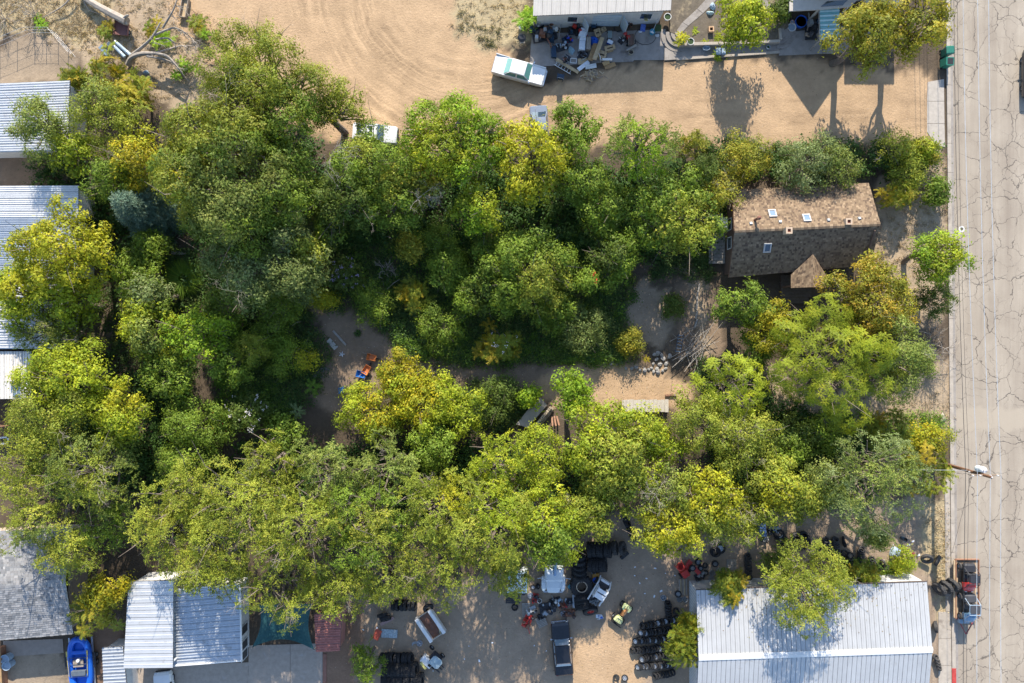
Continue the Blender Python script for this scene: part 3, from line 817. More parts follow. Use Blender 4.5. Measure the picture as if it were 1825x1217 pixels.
for i in range(n_):
    p = RW_ + d_ * ((i + .5) / n_); k = rg.uniform(.8, 1.15); mb.cc = tuple(k * x for x in BR[i % 4])
    mb.box(p + Vector((0, .09, .035 - .018)), (d_.length / n_ - .015, .2, .03), rx=-.3, rz=.0); mb.box(p + Vector((0, -.09, .035 - .018)), (d_.length / n_ - .015, .2, .03), rx=.3)
mb.build('ridge_cap', SHM, hs, world=True)
WBR = M('brown_siding', (.16, .10, .07), .85, var=.2, scale=4)
walls(hs, [(21.0, NW.y - .5), (33.4, NE.y - .5), (33.4, SE.y + .5), (21.0, SW.y + .5)], [2.75, 2.75, 2.75, 2.75], WBR)
mb = MB(); 
for xx in (21.0, 33.3):
    mb.add([(xx, NW.y - .7, 2.7), (xx, SW.y + .7, 2.7), (xx, RW_.y, 4.85), (xx + .1, NW.y - .7, 2.7), (xx + .1, SW.y + .7, 2.7), (xx + .1, RW_.y, 4.85)], [(0, 1, 2), (5, 4, 3), (0, 2, 5, 3), (1, 4, 5, 2), (0, 3, 4, 1)])
mb.build('gable_wall', WBR, hs, world=True)
for yy in (9.5, 11.3):
    window(hs, (20.99, yy, 1.7), (0, .55, 0), (0, 0, .6), (-1, 0, 0))
SLN = (RE - RW_).cross(NW - RW_).normalized(); SLN = SLN if SLN.z > 0 else -SLN
SLS = (RE - RW_).cross(SW - RW_).normalized(); SLS = SLS if SLS.z > 0 else -SLS
def onroof(px, py, north):
    n_ = SLN if north else SLS; o_ = RW_; c0 = Vector((0, 0, CAM_H)); d = W(px, py, 0) - c0
    return c0 + d * ((o_ - c0).dot(n_) / d.dot(n_))
def frame_on(n_): 
    x = Vector((1, .04, 0)); x = (x - n_ * x.dot(n_)).normalized(); y = n_.cross(x)
    return Matrix(((x.x, y.x, n_.x, 0), (x.y, y.y, n_.y, 0), (x.z, y.z, n_.z, 0), (0, 0, 0, 1)))
for (px, py, nn_, sx, sy, gl) in ((1376, 381, True, .6, .72, GLSB), (1437, 389, True, .6, .72, GLSB), (1367, 441, False, .58, .8, GLS)):
    m_ = Matrix.Translation(onroof(px, py, nn_)) @ frame_on(SLN if nn_ else SLS)
    mb = MB(); 
    for (cx_, cy_, wx, wy) in ((0, sy / 2, sx + .12, .1), (0, -sy / 2, sx + .12, .1), (sx / 2, 0, .1, sy - .1), (-sx / 2, 0, .1, sy - .1)): mb.box((cx_, cy_, .08), (wx, wy, .16), m_)
    s_ = mb.build('skylight', M('skylight_frame', (.5, .47, .43), .5), hs, world=True)
    mb = MB(); mb.box((0, 0, .1), (sx - .1, sy - .1, .03), m_); mb.v = [Matrix.Translation(-Vector(hs.location)) @ p for p in mb.v]; mb.build('skylight_pane', gl, s_)
for (px, py) in ((1390, 396), (1476, 393), (1531, 390), (1338, 399)):
    mb = MB(); m_ = Matrix.Translation(onroof(px, py, True)) @ frame_on(SLN); mb.box((0, 0, .08), (.3, .3, .16), m_, taper=.75); mb.build('roof_vent', M('vent_metal', (.3, .32, .33), .5, .4), hs, world=True)
for (px, py) in ((1509, 396), (1403, 412)):
    p = onroof(px, py, True); mb = MB()
    for (dx, dy, sx, sy) in ((-.22, 0, .14, .58), (.22, 0, .14, .58), (0, .22, .3, .14), (0, -.22, .3, .14)): mb.box(p + Vector((dx, dy, .1)), (sx, sy, .75))
    ch = mb.build('chimney', M('tan_stucco', (.52, .38, .26), .85), hs, world=True)
    mb = MB(); mb.box(Vector((p.x, p.y, p.z + .2)) - Vector(hs.location), (.28, .28, .3)); mb.build('chimney_flue', M('soot_brown', (.16, .05, .03), .9), ch)
p = onroof(1345, 392, True); mb = MB(); mb.tube([p, p + Vector((0, 0, 1.15))], .12, 10); mb.lathe([(.2, 0), (.2, .05), (.0, .16)], 10, T(p + Vector((0, 0, 1.12)))); mb.build('stove_pipe', M('rusty_pipe', (.20, .09, .06), .8, .2), hs, world=True, smooth=True)
# cross gable over the entry
ga, gb, gc = W(1408, 489, 2.9), W(1474, 484, 2.9), W(1446, 458, 4.05)
fa, fb, fc = W(1410, 513, 2.8), W(1472, 512, 2.8), W(1446, 513, 3.75)
gx = (fa.x + fb.x) / 2; hw = (fb.x - fa.x) / 2; yf = fa.y; yr = gc.y; yb = ga.y
fl, fr_, ft_ = Vector((gx - hw, yf, 2.75)), Vector((gx + hw, yf, 2.75)), Vector((gx, yf, 3.75)); bl, br_, bt = Vector((gx - hw, yb, 2.75)), Vector((gx + hw, yb, 2.75)), Vector((gx, yr + .3, 3.75))
deck(hs, [fl, bl, bt, ft_], .1, WOODB, 'gable_deck', -.01); deck(hs, [fr_, br_, bt, ft_], .1, WOODB, 'gable_deck', -.01)
tabs(hs, fl, bl, bt, ft_, .16, .26, BR, SHM, 8, 'gable_shingles'); tabs(hs, br_, fr_, ft_, bt, .16, .26, BR, SHM, 9, 'gable_shingles')
mb = MB(); mb.add([(gx - hw + .1, yf + .12, 2.6), (gx + hw - .1, yf + .12, 2.6), (gx, yf + .12, 3.65), (gx - hw + .1, yf + .2, 2.6), (gx + hw - .1, yf + .2, 2.6), (gx, yf + .2, 3.65)], [(0, 1, 2), (5, 4, 3), (0, 2, 5, 3), (1, 4, 5, 2), (0, 3, 4, 1)]); mb.build('gable_wall', WBR, hs, world=True)
for sx in (-1, 1):
    mb = MB(); mb.box((gx + sx * (hw - .2), yf + .25, 1.3), (.14, .14, 2.6)); mb.build('porch_post', WOODB, hs, world=True)
pd = thing('entry_porch', 'grey wooden plank porch below the entry gable', 'porch', (gx, yf - .5, 0))
for i in range(9):
    mb = MB(); mb.box((gx - .15, yf + 1.3 - i * .31, .35 - (.06 if i > 6 else 0)), (3.0, .29, .06)); mb.build('plank', M('dark_deck', (.13, .10, .075), .9, var=.25, scale=5), pd, world=True)
for xx in (-1.5, 1.2):
    mb = MB(); mb.box((gx + xx, yf + .1, .16), (.1, 2.6, .32)); mb.build('joist', WOODB, pd, world=True)
# deck at the west side
dk = thing('side_deck', 'narrow wooden deck along the west wall of the brown house', 'deck', (20.0, 10.0, 0))
for i in range(16):
    mb = MB(); mb.box((20.15, 12.3 - i * .30, .45), (1.6, .28, .05)); mb.build('plank', GREYW, dk, world=True)
for yy in (12.3, 10.8, 9.3, 7.9):
    mb = MB(); mb.box((19.4, yy, .7), (.09, .09, 1.4)); mb.build('rail_post', WOOD, dk, world=True)
mb = MB(); mb.box((19.4, 10.1, 1.4), (.12, 4.5, .05)); mb.build('hand_rail', WOOD, dk, world=True)
c = W(1287, 397, 2.0); cl = thing('evaporative_cooler', 'white evaporative cooler at the west wall of the brown house', 'cooler', (c.x, c.y, 0))
mb = MB(); mb.box((0, 0, 1.7), (.85, .95, .9)); mb.box((0, 0, 2.17), (.9, 1.0, .05)); mb.build('housing', M('cooler_white', (.66, .66, .64), .5), cl)
for i in range(4):
    mb = MB(); mb.box((-.43, 0, 1.42 + i * .17), (.03, .75, .05), ry=.4); mb.build('louvre', M('louvre_grey', (.35, .36, .36), .5), cl)
for sx in (-.35, .35):
    for sy in (-.4, .4):
        mb = MB(); mb.box((sx, sy, .62), (.06, .06, 1.25)); mb.build('leg', DARKM, cl)

# --- workshop at the north
def simple_roof_building(name, label, cat, A, B, C, D, n, mat, wallmat, inset=.25, ribs=3, rh=.035, zb=None, trim=True, seed=1, along='AD', gap=.035):
    """A,B front eave; D,C back edge. sheets run from AB to DC"""
    cen = (A + B + C + D) / 4; r = thing(name, label, cat, (cen.x, cen.y, 0))
    deck(r, [A, B, C, D], .1, DECKM)
    if along == 'AD': panels(r, A, B, C, D, n, mat, ribs, rh, seed=seed, gap=gap)
    else: panels(r, A, D, C, B, n, mat, ribs, rh, seed=seed, gap=gap)
    P = []; Z = []
    for p in (A, B, C, D):
        v = Vector((cen.x - p.x, cen.y - p.y, 0)); P.append((p.x + math.copysign(inset, v.x), p.y + math.copysign(inset, v.y))); Z.append(p.z - .14)
    ws = walls(r, P, Z, wallmat)
    return r, P
A, B = W(950, 28, 3.6), W(1196, 18, 3.6); Cc = B + Vector((.2, 5.5, .75)); Dd = A + Vector((.2, 5.5, .75))
ws, WP = simple_roof_building('workshop', 'long workshop with cream ribbed metal roof at the top edge', 'workshop', A, B, Cc, Dd, 15, CREAMR, WALLW, .45, 3)
ay = lambda x: lerp(A, B, (x - A.x) / (B.x - A.x)).y + .45
for (px, w2, h2, zz, nm, mt) in ((1015, .8, .55, 1.7, 'window', GLS), (1150, .7, .55, 1.7, 'window', GLS)):
    x = W(px, 40, 2).x; window(ws, (x, ay(x) - .005, zz), (w2, -.03, 0), (0, 0, h2), (0, -1, 0))
for (px, z0, h2, w2) in ((1043, 1.05, 1.05, .42), (1112, 1.05, 1.05, .42)):
    x = W(px, 45, 1).x; mb = MB(); mb.box((x, ay(x) - .5, z0), (.95, .06, 2.1), rz=-1.1); d_ = mb.build('open_door', WALLB, ws, world=True)
    mb = MB(); mb.box(Vector((x + .2, ay(x) - .85, 1.0)) - Vector(ws.location), (.05, .12, .04)); mb.build('handle', DARKM, d_)
x = W(1080, 40, 1).x; mb = MB(); mb.box((x, ay(x) - .02, 1.1), (2.8, .05, 2.2)); gd = mb.build('garage_door', WALLB, ws, world=True)
for i in range(4):
    mb = MB(); mb.box(Vector((x, ay(x) - .06, .3 + i * .52)) - Vector(ws.location), (2.7, .03, .46)); mb.build('door_panel', WALLB, gd)
# --- white gabled house with porch at the north east
gx0, gx1 = W(1393, 0).x, W(1504, 0).x; gy = W(0, 2).y; gxm = (gx0 + gx1) / 2
wh = thing('gabled_house', 'white gabled house mostly above the top edge', 'house', (gxm, gy + 3, 0))
walls(wh, [(gx0 + .3, gy), (gx1 - .3, gy), (gx1 - .3, gy + 7), (gx0 + .3, gy + 7)], [4.0] * 4, WALLW)
e0, e1, rt = Vector((gx0, gy - .3, 3.9)), Vector((gx1, gy - .3, 3.9)), Vector((gxm, gy - .3, 6.5)); bk = Vector((0, 7.6, 0))
deck(wh, [e0, e0 + bk, rt + bk, rt], .12, TRIM); deck(wh, [e1, e1 + bk, rt + bk, rt], .12, TRIM)
panels(wh, e0, e0 + bk, rt + bk, rt, 8, GALV); panels(wh, e1, e1 + bk, rt + bk, rt, 8, GALV)
mb = MB(); mb.add([(gx0 + .3, gy, 4.0), (gx1 - .3, gy, 4.0), (gxm, gy, 6.2), (gx0 + .3, gy + .15, 4.0), (gx1 - .3, gy + .15, 4.0), (gxm, gy + .15, 6.2)], [(0, 1, 2), (5, 4, 3), (0, 2, 5, 3), (1, 4, 5, 2), (0, 3, 4, 1)]); mb.build('gable_wall', WALLW, wh, world=True)
window(wh, (gxm, gy - .005, 5.0), (.5, 0, 0), (0, 0, .5), (0, -1, 0))
wx0, wx1 = W(1508, 0).x, W(1590, 0).x; zt = 4.6
wg = thing('flat_roof_wing', 'flat-roofed wing beside the white gabled house', 'house', ((wx0 + wx1) / 2, gy + 3, 0))
walls(wg, [(wx0, gy), (wx1, gy), (wx1, gy + 6), (wx0, gy + 6)], [zt] * 4, WALLW)
panels(wg, Vector((wx0 - .2, gy - .2, zt + .05)), Vector((wx1 + .2, gy - .2, zt + .05)), Vector((wx1 + .2, gy + 6.2, zt + .1)), Vector((wx0 - .2, gy + 6.2, zt + .1)), 5, GALV)
pr = thing('porch_roof', 'pale flat porch roof over the blue paddling pool', 'porch', tuple(W(1465, 10, 0)))
q_ = [W(1407, 19.5, 2.7), W(1462, 17, 2.7), W(1515, 12, 2.7), W(1534, -6, 2.7), W(1534, -40, 2.75), W(1407, -40, 2.75)]
mb = MB(); mb.slab(q_, .14); mb.build('roof_slab', M('porch_felt', (.48, .43, .37), .85, var=.1), pr, world=True)
mb = MB(); mb.slab([W(1463, 11.5, 2.74), W(1502, 9, 2.74), W(1511, 0, 2.74), W(1474, 2, 2.74)], .03); mb.build('roof_glazing', glass('dark_panel', (.03, .05, .055)), pr, world=True)
for (px, py) in ((1408, 22), (1460, 19), (1514, 14)):
    p = W(px, py - 4, 2.5); mb = MB(); mb.box((p.x, p.y, 1.28), (.12, .12, 2.55)); mb.build('post', WALLW, pr, world=True)
TEALP = M('teal_sheet', (.16, .36, .36), .5, var=.12); TEALL = M('pale_teal_sheet', (.45, .62, .60), .5, var=.1)
aw = thing('teal_awning', 'teal and white ribbed awning beside the porch', 'awning', tuple(W(1480, 45, 0)))
for i in range(14):
    y0 = 14 + i * 4.1; A_, B_ = W(1461 + i * .12, y0, 2.5), W(1496, y0 - 1.6, 2.5); C_, D_ = W(1496, y0 + 2.5, 2.5), W(1461 + i * .12, y0 + 4.1, 2.5)
    mb = MB(); mb.slab([A_, B_, lerp(B_, C_, .98), lerp(A_, D_, .98)], .02); 
    for p in mb.v[:2]: p.z += .05
    mb.build('awning_strip', TEALL if i % 2 else TEALP, aw, world=True)
for (px, py) in ((1462, 16), (1463, 70), (1494, 66)):
    p = W(px, py, 2.4); mb = MB(); mb.box((p.x, p.y, 1.2), (.1, .1, 2.4)); mb.build('post', GREYW, aw, world=True)
mb = MB(); p0, p1 = W(1459.5, 15, 2.45), W(1461, 74, 2.45); mb.tube([p0, p1], .05, 6); mb.build('awning_beam', GREYW, aw, world=True)
# --- white metal roofs along the west edge
A, B, Cc, Dd = W(-70, 272, 3.1), W(121, 268, 3.1), W(124.5, 143, 3.1), W(-70, 151, 3.1)
simple_roof_building('trailer_home', 'northernmost white ribbed metal roof at the west edge', 'mobile home', A, B, Cc, Dd, 9, GALV, WALLW, .3, 3, .06, along='AB', seed=4)
A, B, M1, M2, Cc, Dd = W(-70, 497, 2.9), W(140, 497, 2.9), W(140, 388, 3.35), W(-70, 388, 3.35), W(140, 330, 3.0), W(-70, 331, 3.0)
r_, _ = simple_roof_building('trailer_home', 'middle white metal roof with a ridge line behind the mulberry', 'mobile home', M2, M1, Cc, Dd, 5, GALV, WALLW, .3, 3, .05, along='AB', seed=5)
deck(r_, [A, B, M1, M2], .1, TRIM); panels(r_, A, M2, M1, B, 9, GALV2, 3, .05, seed=6, gap=.035)
walls(r_, [(A.x, A.y + .3), (B.x - .3, A.y + .3), (B.x - .3, M1.y), (A.x, M1.y)], [2.75, 2.75, 3.1, 3.1], WALLW)
A, B, Cc, Dd = W(-70, 622, 2.9), W(110, 621, 2.9), W(112, 506, 3.1), W(-70, 506, 3.1)
simple_roof_building('trailer_home', 'white metal roof half hidden under the drooping elm', 'mobile home', A, B, Cc, Dd, 8, GALV, WALLW, .3, 3, .05, along='AB', seed=7)
A, B, Cc, Dd = W(-70, 712, 2.3), W(56, 710, 2.3), W(56, 626, 2.6), W(-70, 626, 2.6)
lt, _ = simple_roof_building('lean_to', 'white ribbed lean-to roof with an air conditioner at the west edge', 'shed', A, B, Cc, Dd, 8, M('rusty_white_sheet', (.70, .66, .60), .5, var=.08, dirt=((.38, .2, .1), 1.6, .64)), WALLW, .3, 3, .04, seed=8)
c = W(21, 671, 2.8); mb = MB(); mb.box((c.x, c.y, 2.75), (.85, .8, .6)); ac = mb.build('air_conditioner', M('ac_cream', (.66, .58, .44), .6), lt, world=True)
for i in range(3):
    mb = MB(); mb.box(Vector((c.x + .52, c.y + .25 - i * .25, 2.75)) - Vector(lt.location), (.16, .14, .5)); mb.build('grille', M('grille_brown', (.12, .10, .08), .7), ac)
mb = MB(); mb.slab([W(23, 684, 2.52), W(36, 684, 2.52), W(36, 706, 2.44), W(23, 706, 2.44)], .02); sk = mb.build('rooflight', GLSB, lt, world=True)
mb = MB(); 
for xx in (22.6, 29.5, 36.4): mb.tube([W(xx, 683.5, 2.56), W(xx, 706.5, 2.48)], .03, 5)
mb.build('rooflight_bar', TRIM, lt, world=True)
fn = thing('board_fence', 'brown vertical board fence at the west edge', 'fence', tuple(W(5, 765, 0)))
for i in range(24):
    p = W(-40 + i * 2.9, 752 + .2 * i, 0); mb = MB(); mb.box((p.x, p.y, .9), (.145, .04, 1.8 + (i % 3) * .03)); mb.build('board', WOODB, fn, world=True)
for z in (.4, 1.4):
    mb = MB(); a, b = W(-42, 751.5), W(29, 756.5); mb.tube([(a.x, a.y - .06, z), (b.x, b.y - .06, z)], .035, 4); mb.build('fence_rail', WOODB, fn, world=True)
dkk = thing('red_deck', 'reddish plank deck below the west board fence', 'deck', tuple(W(0, 772)))
for i in range(10):
    p = W(-14 + i * 4.0, 764); mb = MB(); mb.box((p.x, p.y, .3), (.2, 1.7, .05)); mb.build('plank', WOODB, dkk, world=True)
# --- grey shingle roof, south west
SWe, SEe, RWg, REg, NWg, NEg = W(-40, 1144, 2.9), W(137, 1130, 2.9), W(-40, 1048, 4.0), W(128, 1036, 4.0), W(-40, 948, 2.9), W(108, 940, 2.9)
SEe.x = REg.x = NEg.x = (SEe.x + REg.x + NEg.x) / 3
gh = thing('shingle_roof_house', 'house with pale grey shingle roof in the lower left', 'house', ((SWe.x + SEe.x) / 2, REg.y, 0))
GP = [(.27, .265, .255), (.24, .235, .23), (.31, .295, .28), (.17, .17, .17), (.26, .25, .24)]
deck(gh, [SWe, SEe, REg, RWg], .12, TRIM, dz=-.01); deck(gh, [NWg, NEg, REg, RWg], .12, TRIM, dz=-.01)
tabs(gh, SWe, SEe, REg, RWg, .22, .30, GP, SHM, 12); tabs(gh, NWg, NEg, REg, RWg, .22, .30, GP, SHM, 13)
walls(gh, [(SWe.x, SWe.y + .4), (SEe.x - .35, SEe.y + .4), (NEg.x - .35, NEg.y - .4), (NWg.x, NWg.y - .4)], [2.75] * 4, M('tan_wall', (.42, .32, .24), .85))
# --- white flat roof and its blue-shadowed neighbour
A, B, Cc, Dd = W(220, 1191, 3.1), W(308, 1190, 3.1), W(309, 1034, 3.3), W(229, 1036, 3.3)
simple_roof_building('white_roof_building', 'building with a smooth white sheet-metal roof beside the blue raft', 'building', A, B, Cc, Dd, 12, GALV, WALLW, .25, 1, .02, along='AB', seed=9)
A, B, Cc, Dd = W(308.5, 1186, 2.5), W(431, 1177, 2.5), W(428, 1040, 2.75), W(301, 1052, 2.75)
lb, WP = simple_roof_building('ribbed_roof_building', 'building with a ribbed metal roof under the elm shade', 'building', A, B, Cc, Dd, 13, GALV2, WALLW, .25, 2, .05, along='AB', seed=10)
for (a, b) in ((A, B), (Dd, Cc), (B, Cc)):
    mb = MB(); mb.tube([a + Vector((0, 0, .05)), b + Vector((0, 0, .05))], .09, 6); mb.build('roof_trim', TRIM, lb, world=True)
xe = WP[1][0]
for (py, hh) in ((1120, .8), (1147, .7), (1165, .5)):
    yy = W(0, py, 1.2).y; window(lb, (xe + .01, yy, 1.25), (0, .45, 0), (0, 0, .75), (1, 0, 0), M('white_frame', (.6, .6, .58), .6), M('dark_door_panel', (.05, .05, .05), .5))
p = W(311, 1175, 2.7); mb = MB(); mb.lathe([(.14, 0), (.14, .3), (.0, .38)], 12, T((p.x, p.y, 2.55))); mb.build('roof_vent', TRIM, lb, world=True, smooth=True)
A, B, Cc, Dd = W(186, 1260, 2.3), W(229, 1258, 2.3), W(219, 1152, 2.4), W(182, 1154, 2.4)
simple_roof_building('carport', 'small grey ribbed metal carport roof beside the raft', 'carport', A, B, Cc, Dd, 9, M('carport_sheet', (.40, .42, .44), .4, .2, var=.1), WALLW, .2, 2, .05, along='AB', seed=11)
A, B, Cc, Dd = W(563, 1162, 2.3), W(606, 1160, 2.3), W(609, 1092, 2.45), W(560, 1094, 2.45)
simple_roof_building('tin_shed', 'small shed with faded pink-red ribbed tin roof', 'shed', A, B, Cc, Dd, 5, PINKR, M('pink_wall', (.40, .18, .15), .8), .12, 3, .04, along='AB', seed=12)
# shade sail
sl_ = thing('shade_sail', 'dark teal triangular shade sail over the patio', 'shade sail', tuple(W(505, 1130)))
P0, P1, P2, P3 = W(449, 1154, 2.5), W(560, 1158, 2.5), W(556, 1076, 2.9), W(462, 1078, 2.9)
mb = MB(); G = 12; vv = []; ff = []
for i in range(G + 1):
    for j in range(G + 1):
        u, v = i / G, j / G
        p = lerp(lerp(P0, P1, u), lerp(P3, P2, u), v)
        cy = .9 * math.sin(u * math.pi) * (1 - v) ** 2; cx = .45 * math.sin(v * math.pi) * (1 - 2 * u) * abs(1 - 2 * u)
        p = p + Vector((cx, cy, -.45 * math.sin(u * math.pi) * math.sin(v * math.pi))); vv.append(p)
for i in range(G):
    for j in range(G): a = i * (G + 1) + j; ff.append((a, a + G + 1, a + G + 2, a + 1))
mb.add(vv, ff); so_ = mb.build('sail_cloth', M('teal_mesh_cloth', (.018, .075, .075), .8, var=.15), sl_, world=True, smooth=True); md = so_.modifiers.new('th', 'SOLIDIFY'); md.thickness = .01
for p in (P0, P1, P2, P3):
    mb = MB(); mb.tube([(p.x, p.y, 0), (p.x, p.y, p.z + .1)], .05, 8); mb.build('sail_post', GREYW, sl_, world=True)
# --- big metal building, south east
A, B = W(1239, 1052, 2.9), W(1650, 1037, 2.9); R0, R1 = W(1247, 1172, 3.75), W(1665, 1158, 3.75)
A.x = R0.x = (A.x + R0.x) / 2; B.x = R1.x = (B.x + R1.x) / 2
S0 = R0 + (R0 - A); S1 = R1 + (R1 - B); S0.z = S1.z = 2.9
bm = thing('metal_building', 'long metal building with pale standing-seam roof in the lower right', 'building', ((A.x + B.x) / 2, R0.y, 0))
BM = M('pale_seam_metal', (.52, .515, .50), .36, .25, var=.1, scale=.5, spec=.6, dirt=((.42, .39, .35), .6, .6))
deck(bm, [A, B, R1, R0], .1, DECKM, dz=-.03); deck(bm, [S0, S1, R1, R0], .1, DECKM, dz=-.03)
panels(bm, A, B, R1, R0, 50, BM, 1, .03, .04, seed=14, gap=.04); panels(bm, S0, S1, R1, R0, 50, BM, 1, .03, .04, seed=15, gap=.04)
mb = MB(); mb.box((R0 + R1) / 2 + Vector((0, .13, .03)), ((R1 - R0).length, .3, .03), rz=math.atan2((R1 - R0).y, (R1 - R0).x), rx=-.13); mb.box((R0 + R1) / 2 + Vector((0, -.13, .031)), ((R1 - R0).length, .3, .03), rz=math.atan2((R1 - R0).y, (R1 - R0).x), rx=.13)
mb.build('ridge_cap', TRIM, bm, world=True)
mb = MB(); mb.tube([A + Vector((0, .07, -.03)), B + Vector((0, .07, -.03))], .07, 6); mb.build('gutter', M('brown_gutter', (.12, .09, .07), .6), bm, world=True)
walls(bm, [(A.x + .1, A.y - .1), (B.x - .1, B.y - .1), (S1.x - .1, S1.y + .1), (S0.x + .1, S0.y + .1)], [2.78] * 4, M('ribbed_white_wall', (.66, .65, .63), .5, var=.08))
mb = MB()
for i in range(40):
    p = lerp(Vector((A.x + .1, A.y - .1, 0)), Vector((S0.x + .1, S0.y + .1, 0)), (i + .5) / 40); mb.box((p.x - .015, p.y, 1.4), (.03, .1, 2.7))
mb.build('wall_ribs', M('rib_blue_grey', (.45, .48, .5), .5), bm, world=True)
# --- pale slab and stone wall ruin
ru = thing('stone_wall_ruin', 'low stone wall with pale concrete slab among the shrubs', 'wall', tuple(W(952, 735)))
mb = MB(); mb.slab([W(961, 706, 1.0), W(975, 722, 1.0), W(940, 762, .9), (W(920, 756, .9))], .16); mb.build('slab', CONC, ru, world=True)
rg = random.Random(4); 
for r in range(4):
    for i in range(13):
        t = (i + (r % 2) * .5) / 13; p = lerp(W(978, 724), W(944, 764), t); s_ = rg.uniform(.85, 1.1)
        mb = MB(); mb.box((p.x + .12 + r * .1, p.y - .08 - r * .07, .78 - r * .2), (.24 * s_, .30, .18 * s_), rz=.86 + rg.uniform(-.1, .1), taper=.85); mb.build('stone', M(['stone_a', 'stone_b', 'stone_c'][i % 3], [(.36, .29, .2), (.28, .23, .17), (.42, .35, .25)][i % 3], .9, var=.2), ru, world=True, bevel=.03)
c = W(988, 748); pl = thing('leaning_planks', 'red-brown boards leaning beside the stone wall', 'planks', (c.x, c.y, 0))
for i in range(3):
    mb = MB(); mb.box((-.25 + i * .28, 0, .5), (.16, .05, 1.7), rx=.6, rz=.1 * i); mb.build('board', WOODB, pl)
# board table and stump
c = W(1150, 722); tb = thing('board_table', 'weathered board platform at the edge of the dirt lane', 'platform', (c.x, c.y, 0))
for i in range(12):
    mb = MB(); mb.box((-2.2 + i * .38, 0, .6), (.36, 1.15 + (i % 3) * .05, .05)); mb.build('board', M('silver_board', (.47, .42, .34), .9, var=.2, scale=6), tb)
for sx in (-2, 0, 2):
    mb = MB(); mb.box((sx, 0, .28), (.1, .9, .56)); mb.build('trestle', WOODB, tb)
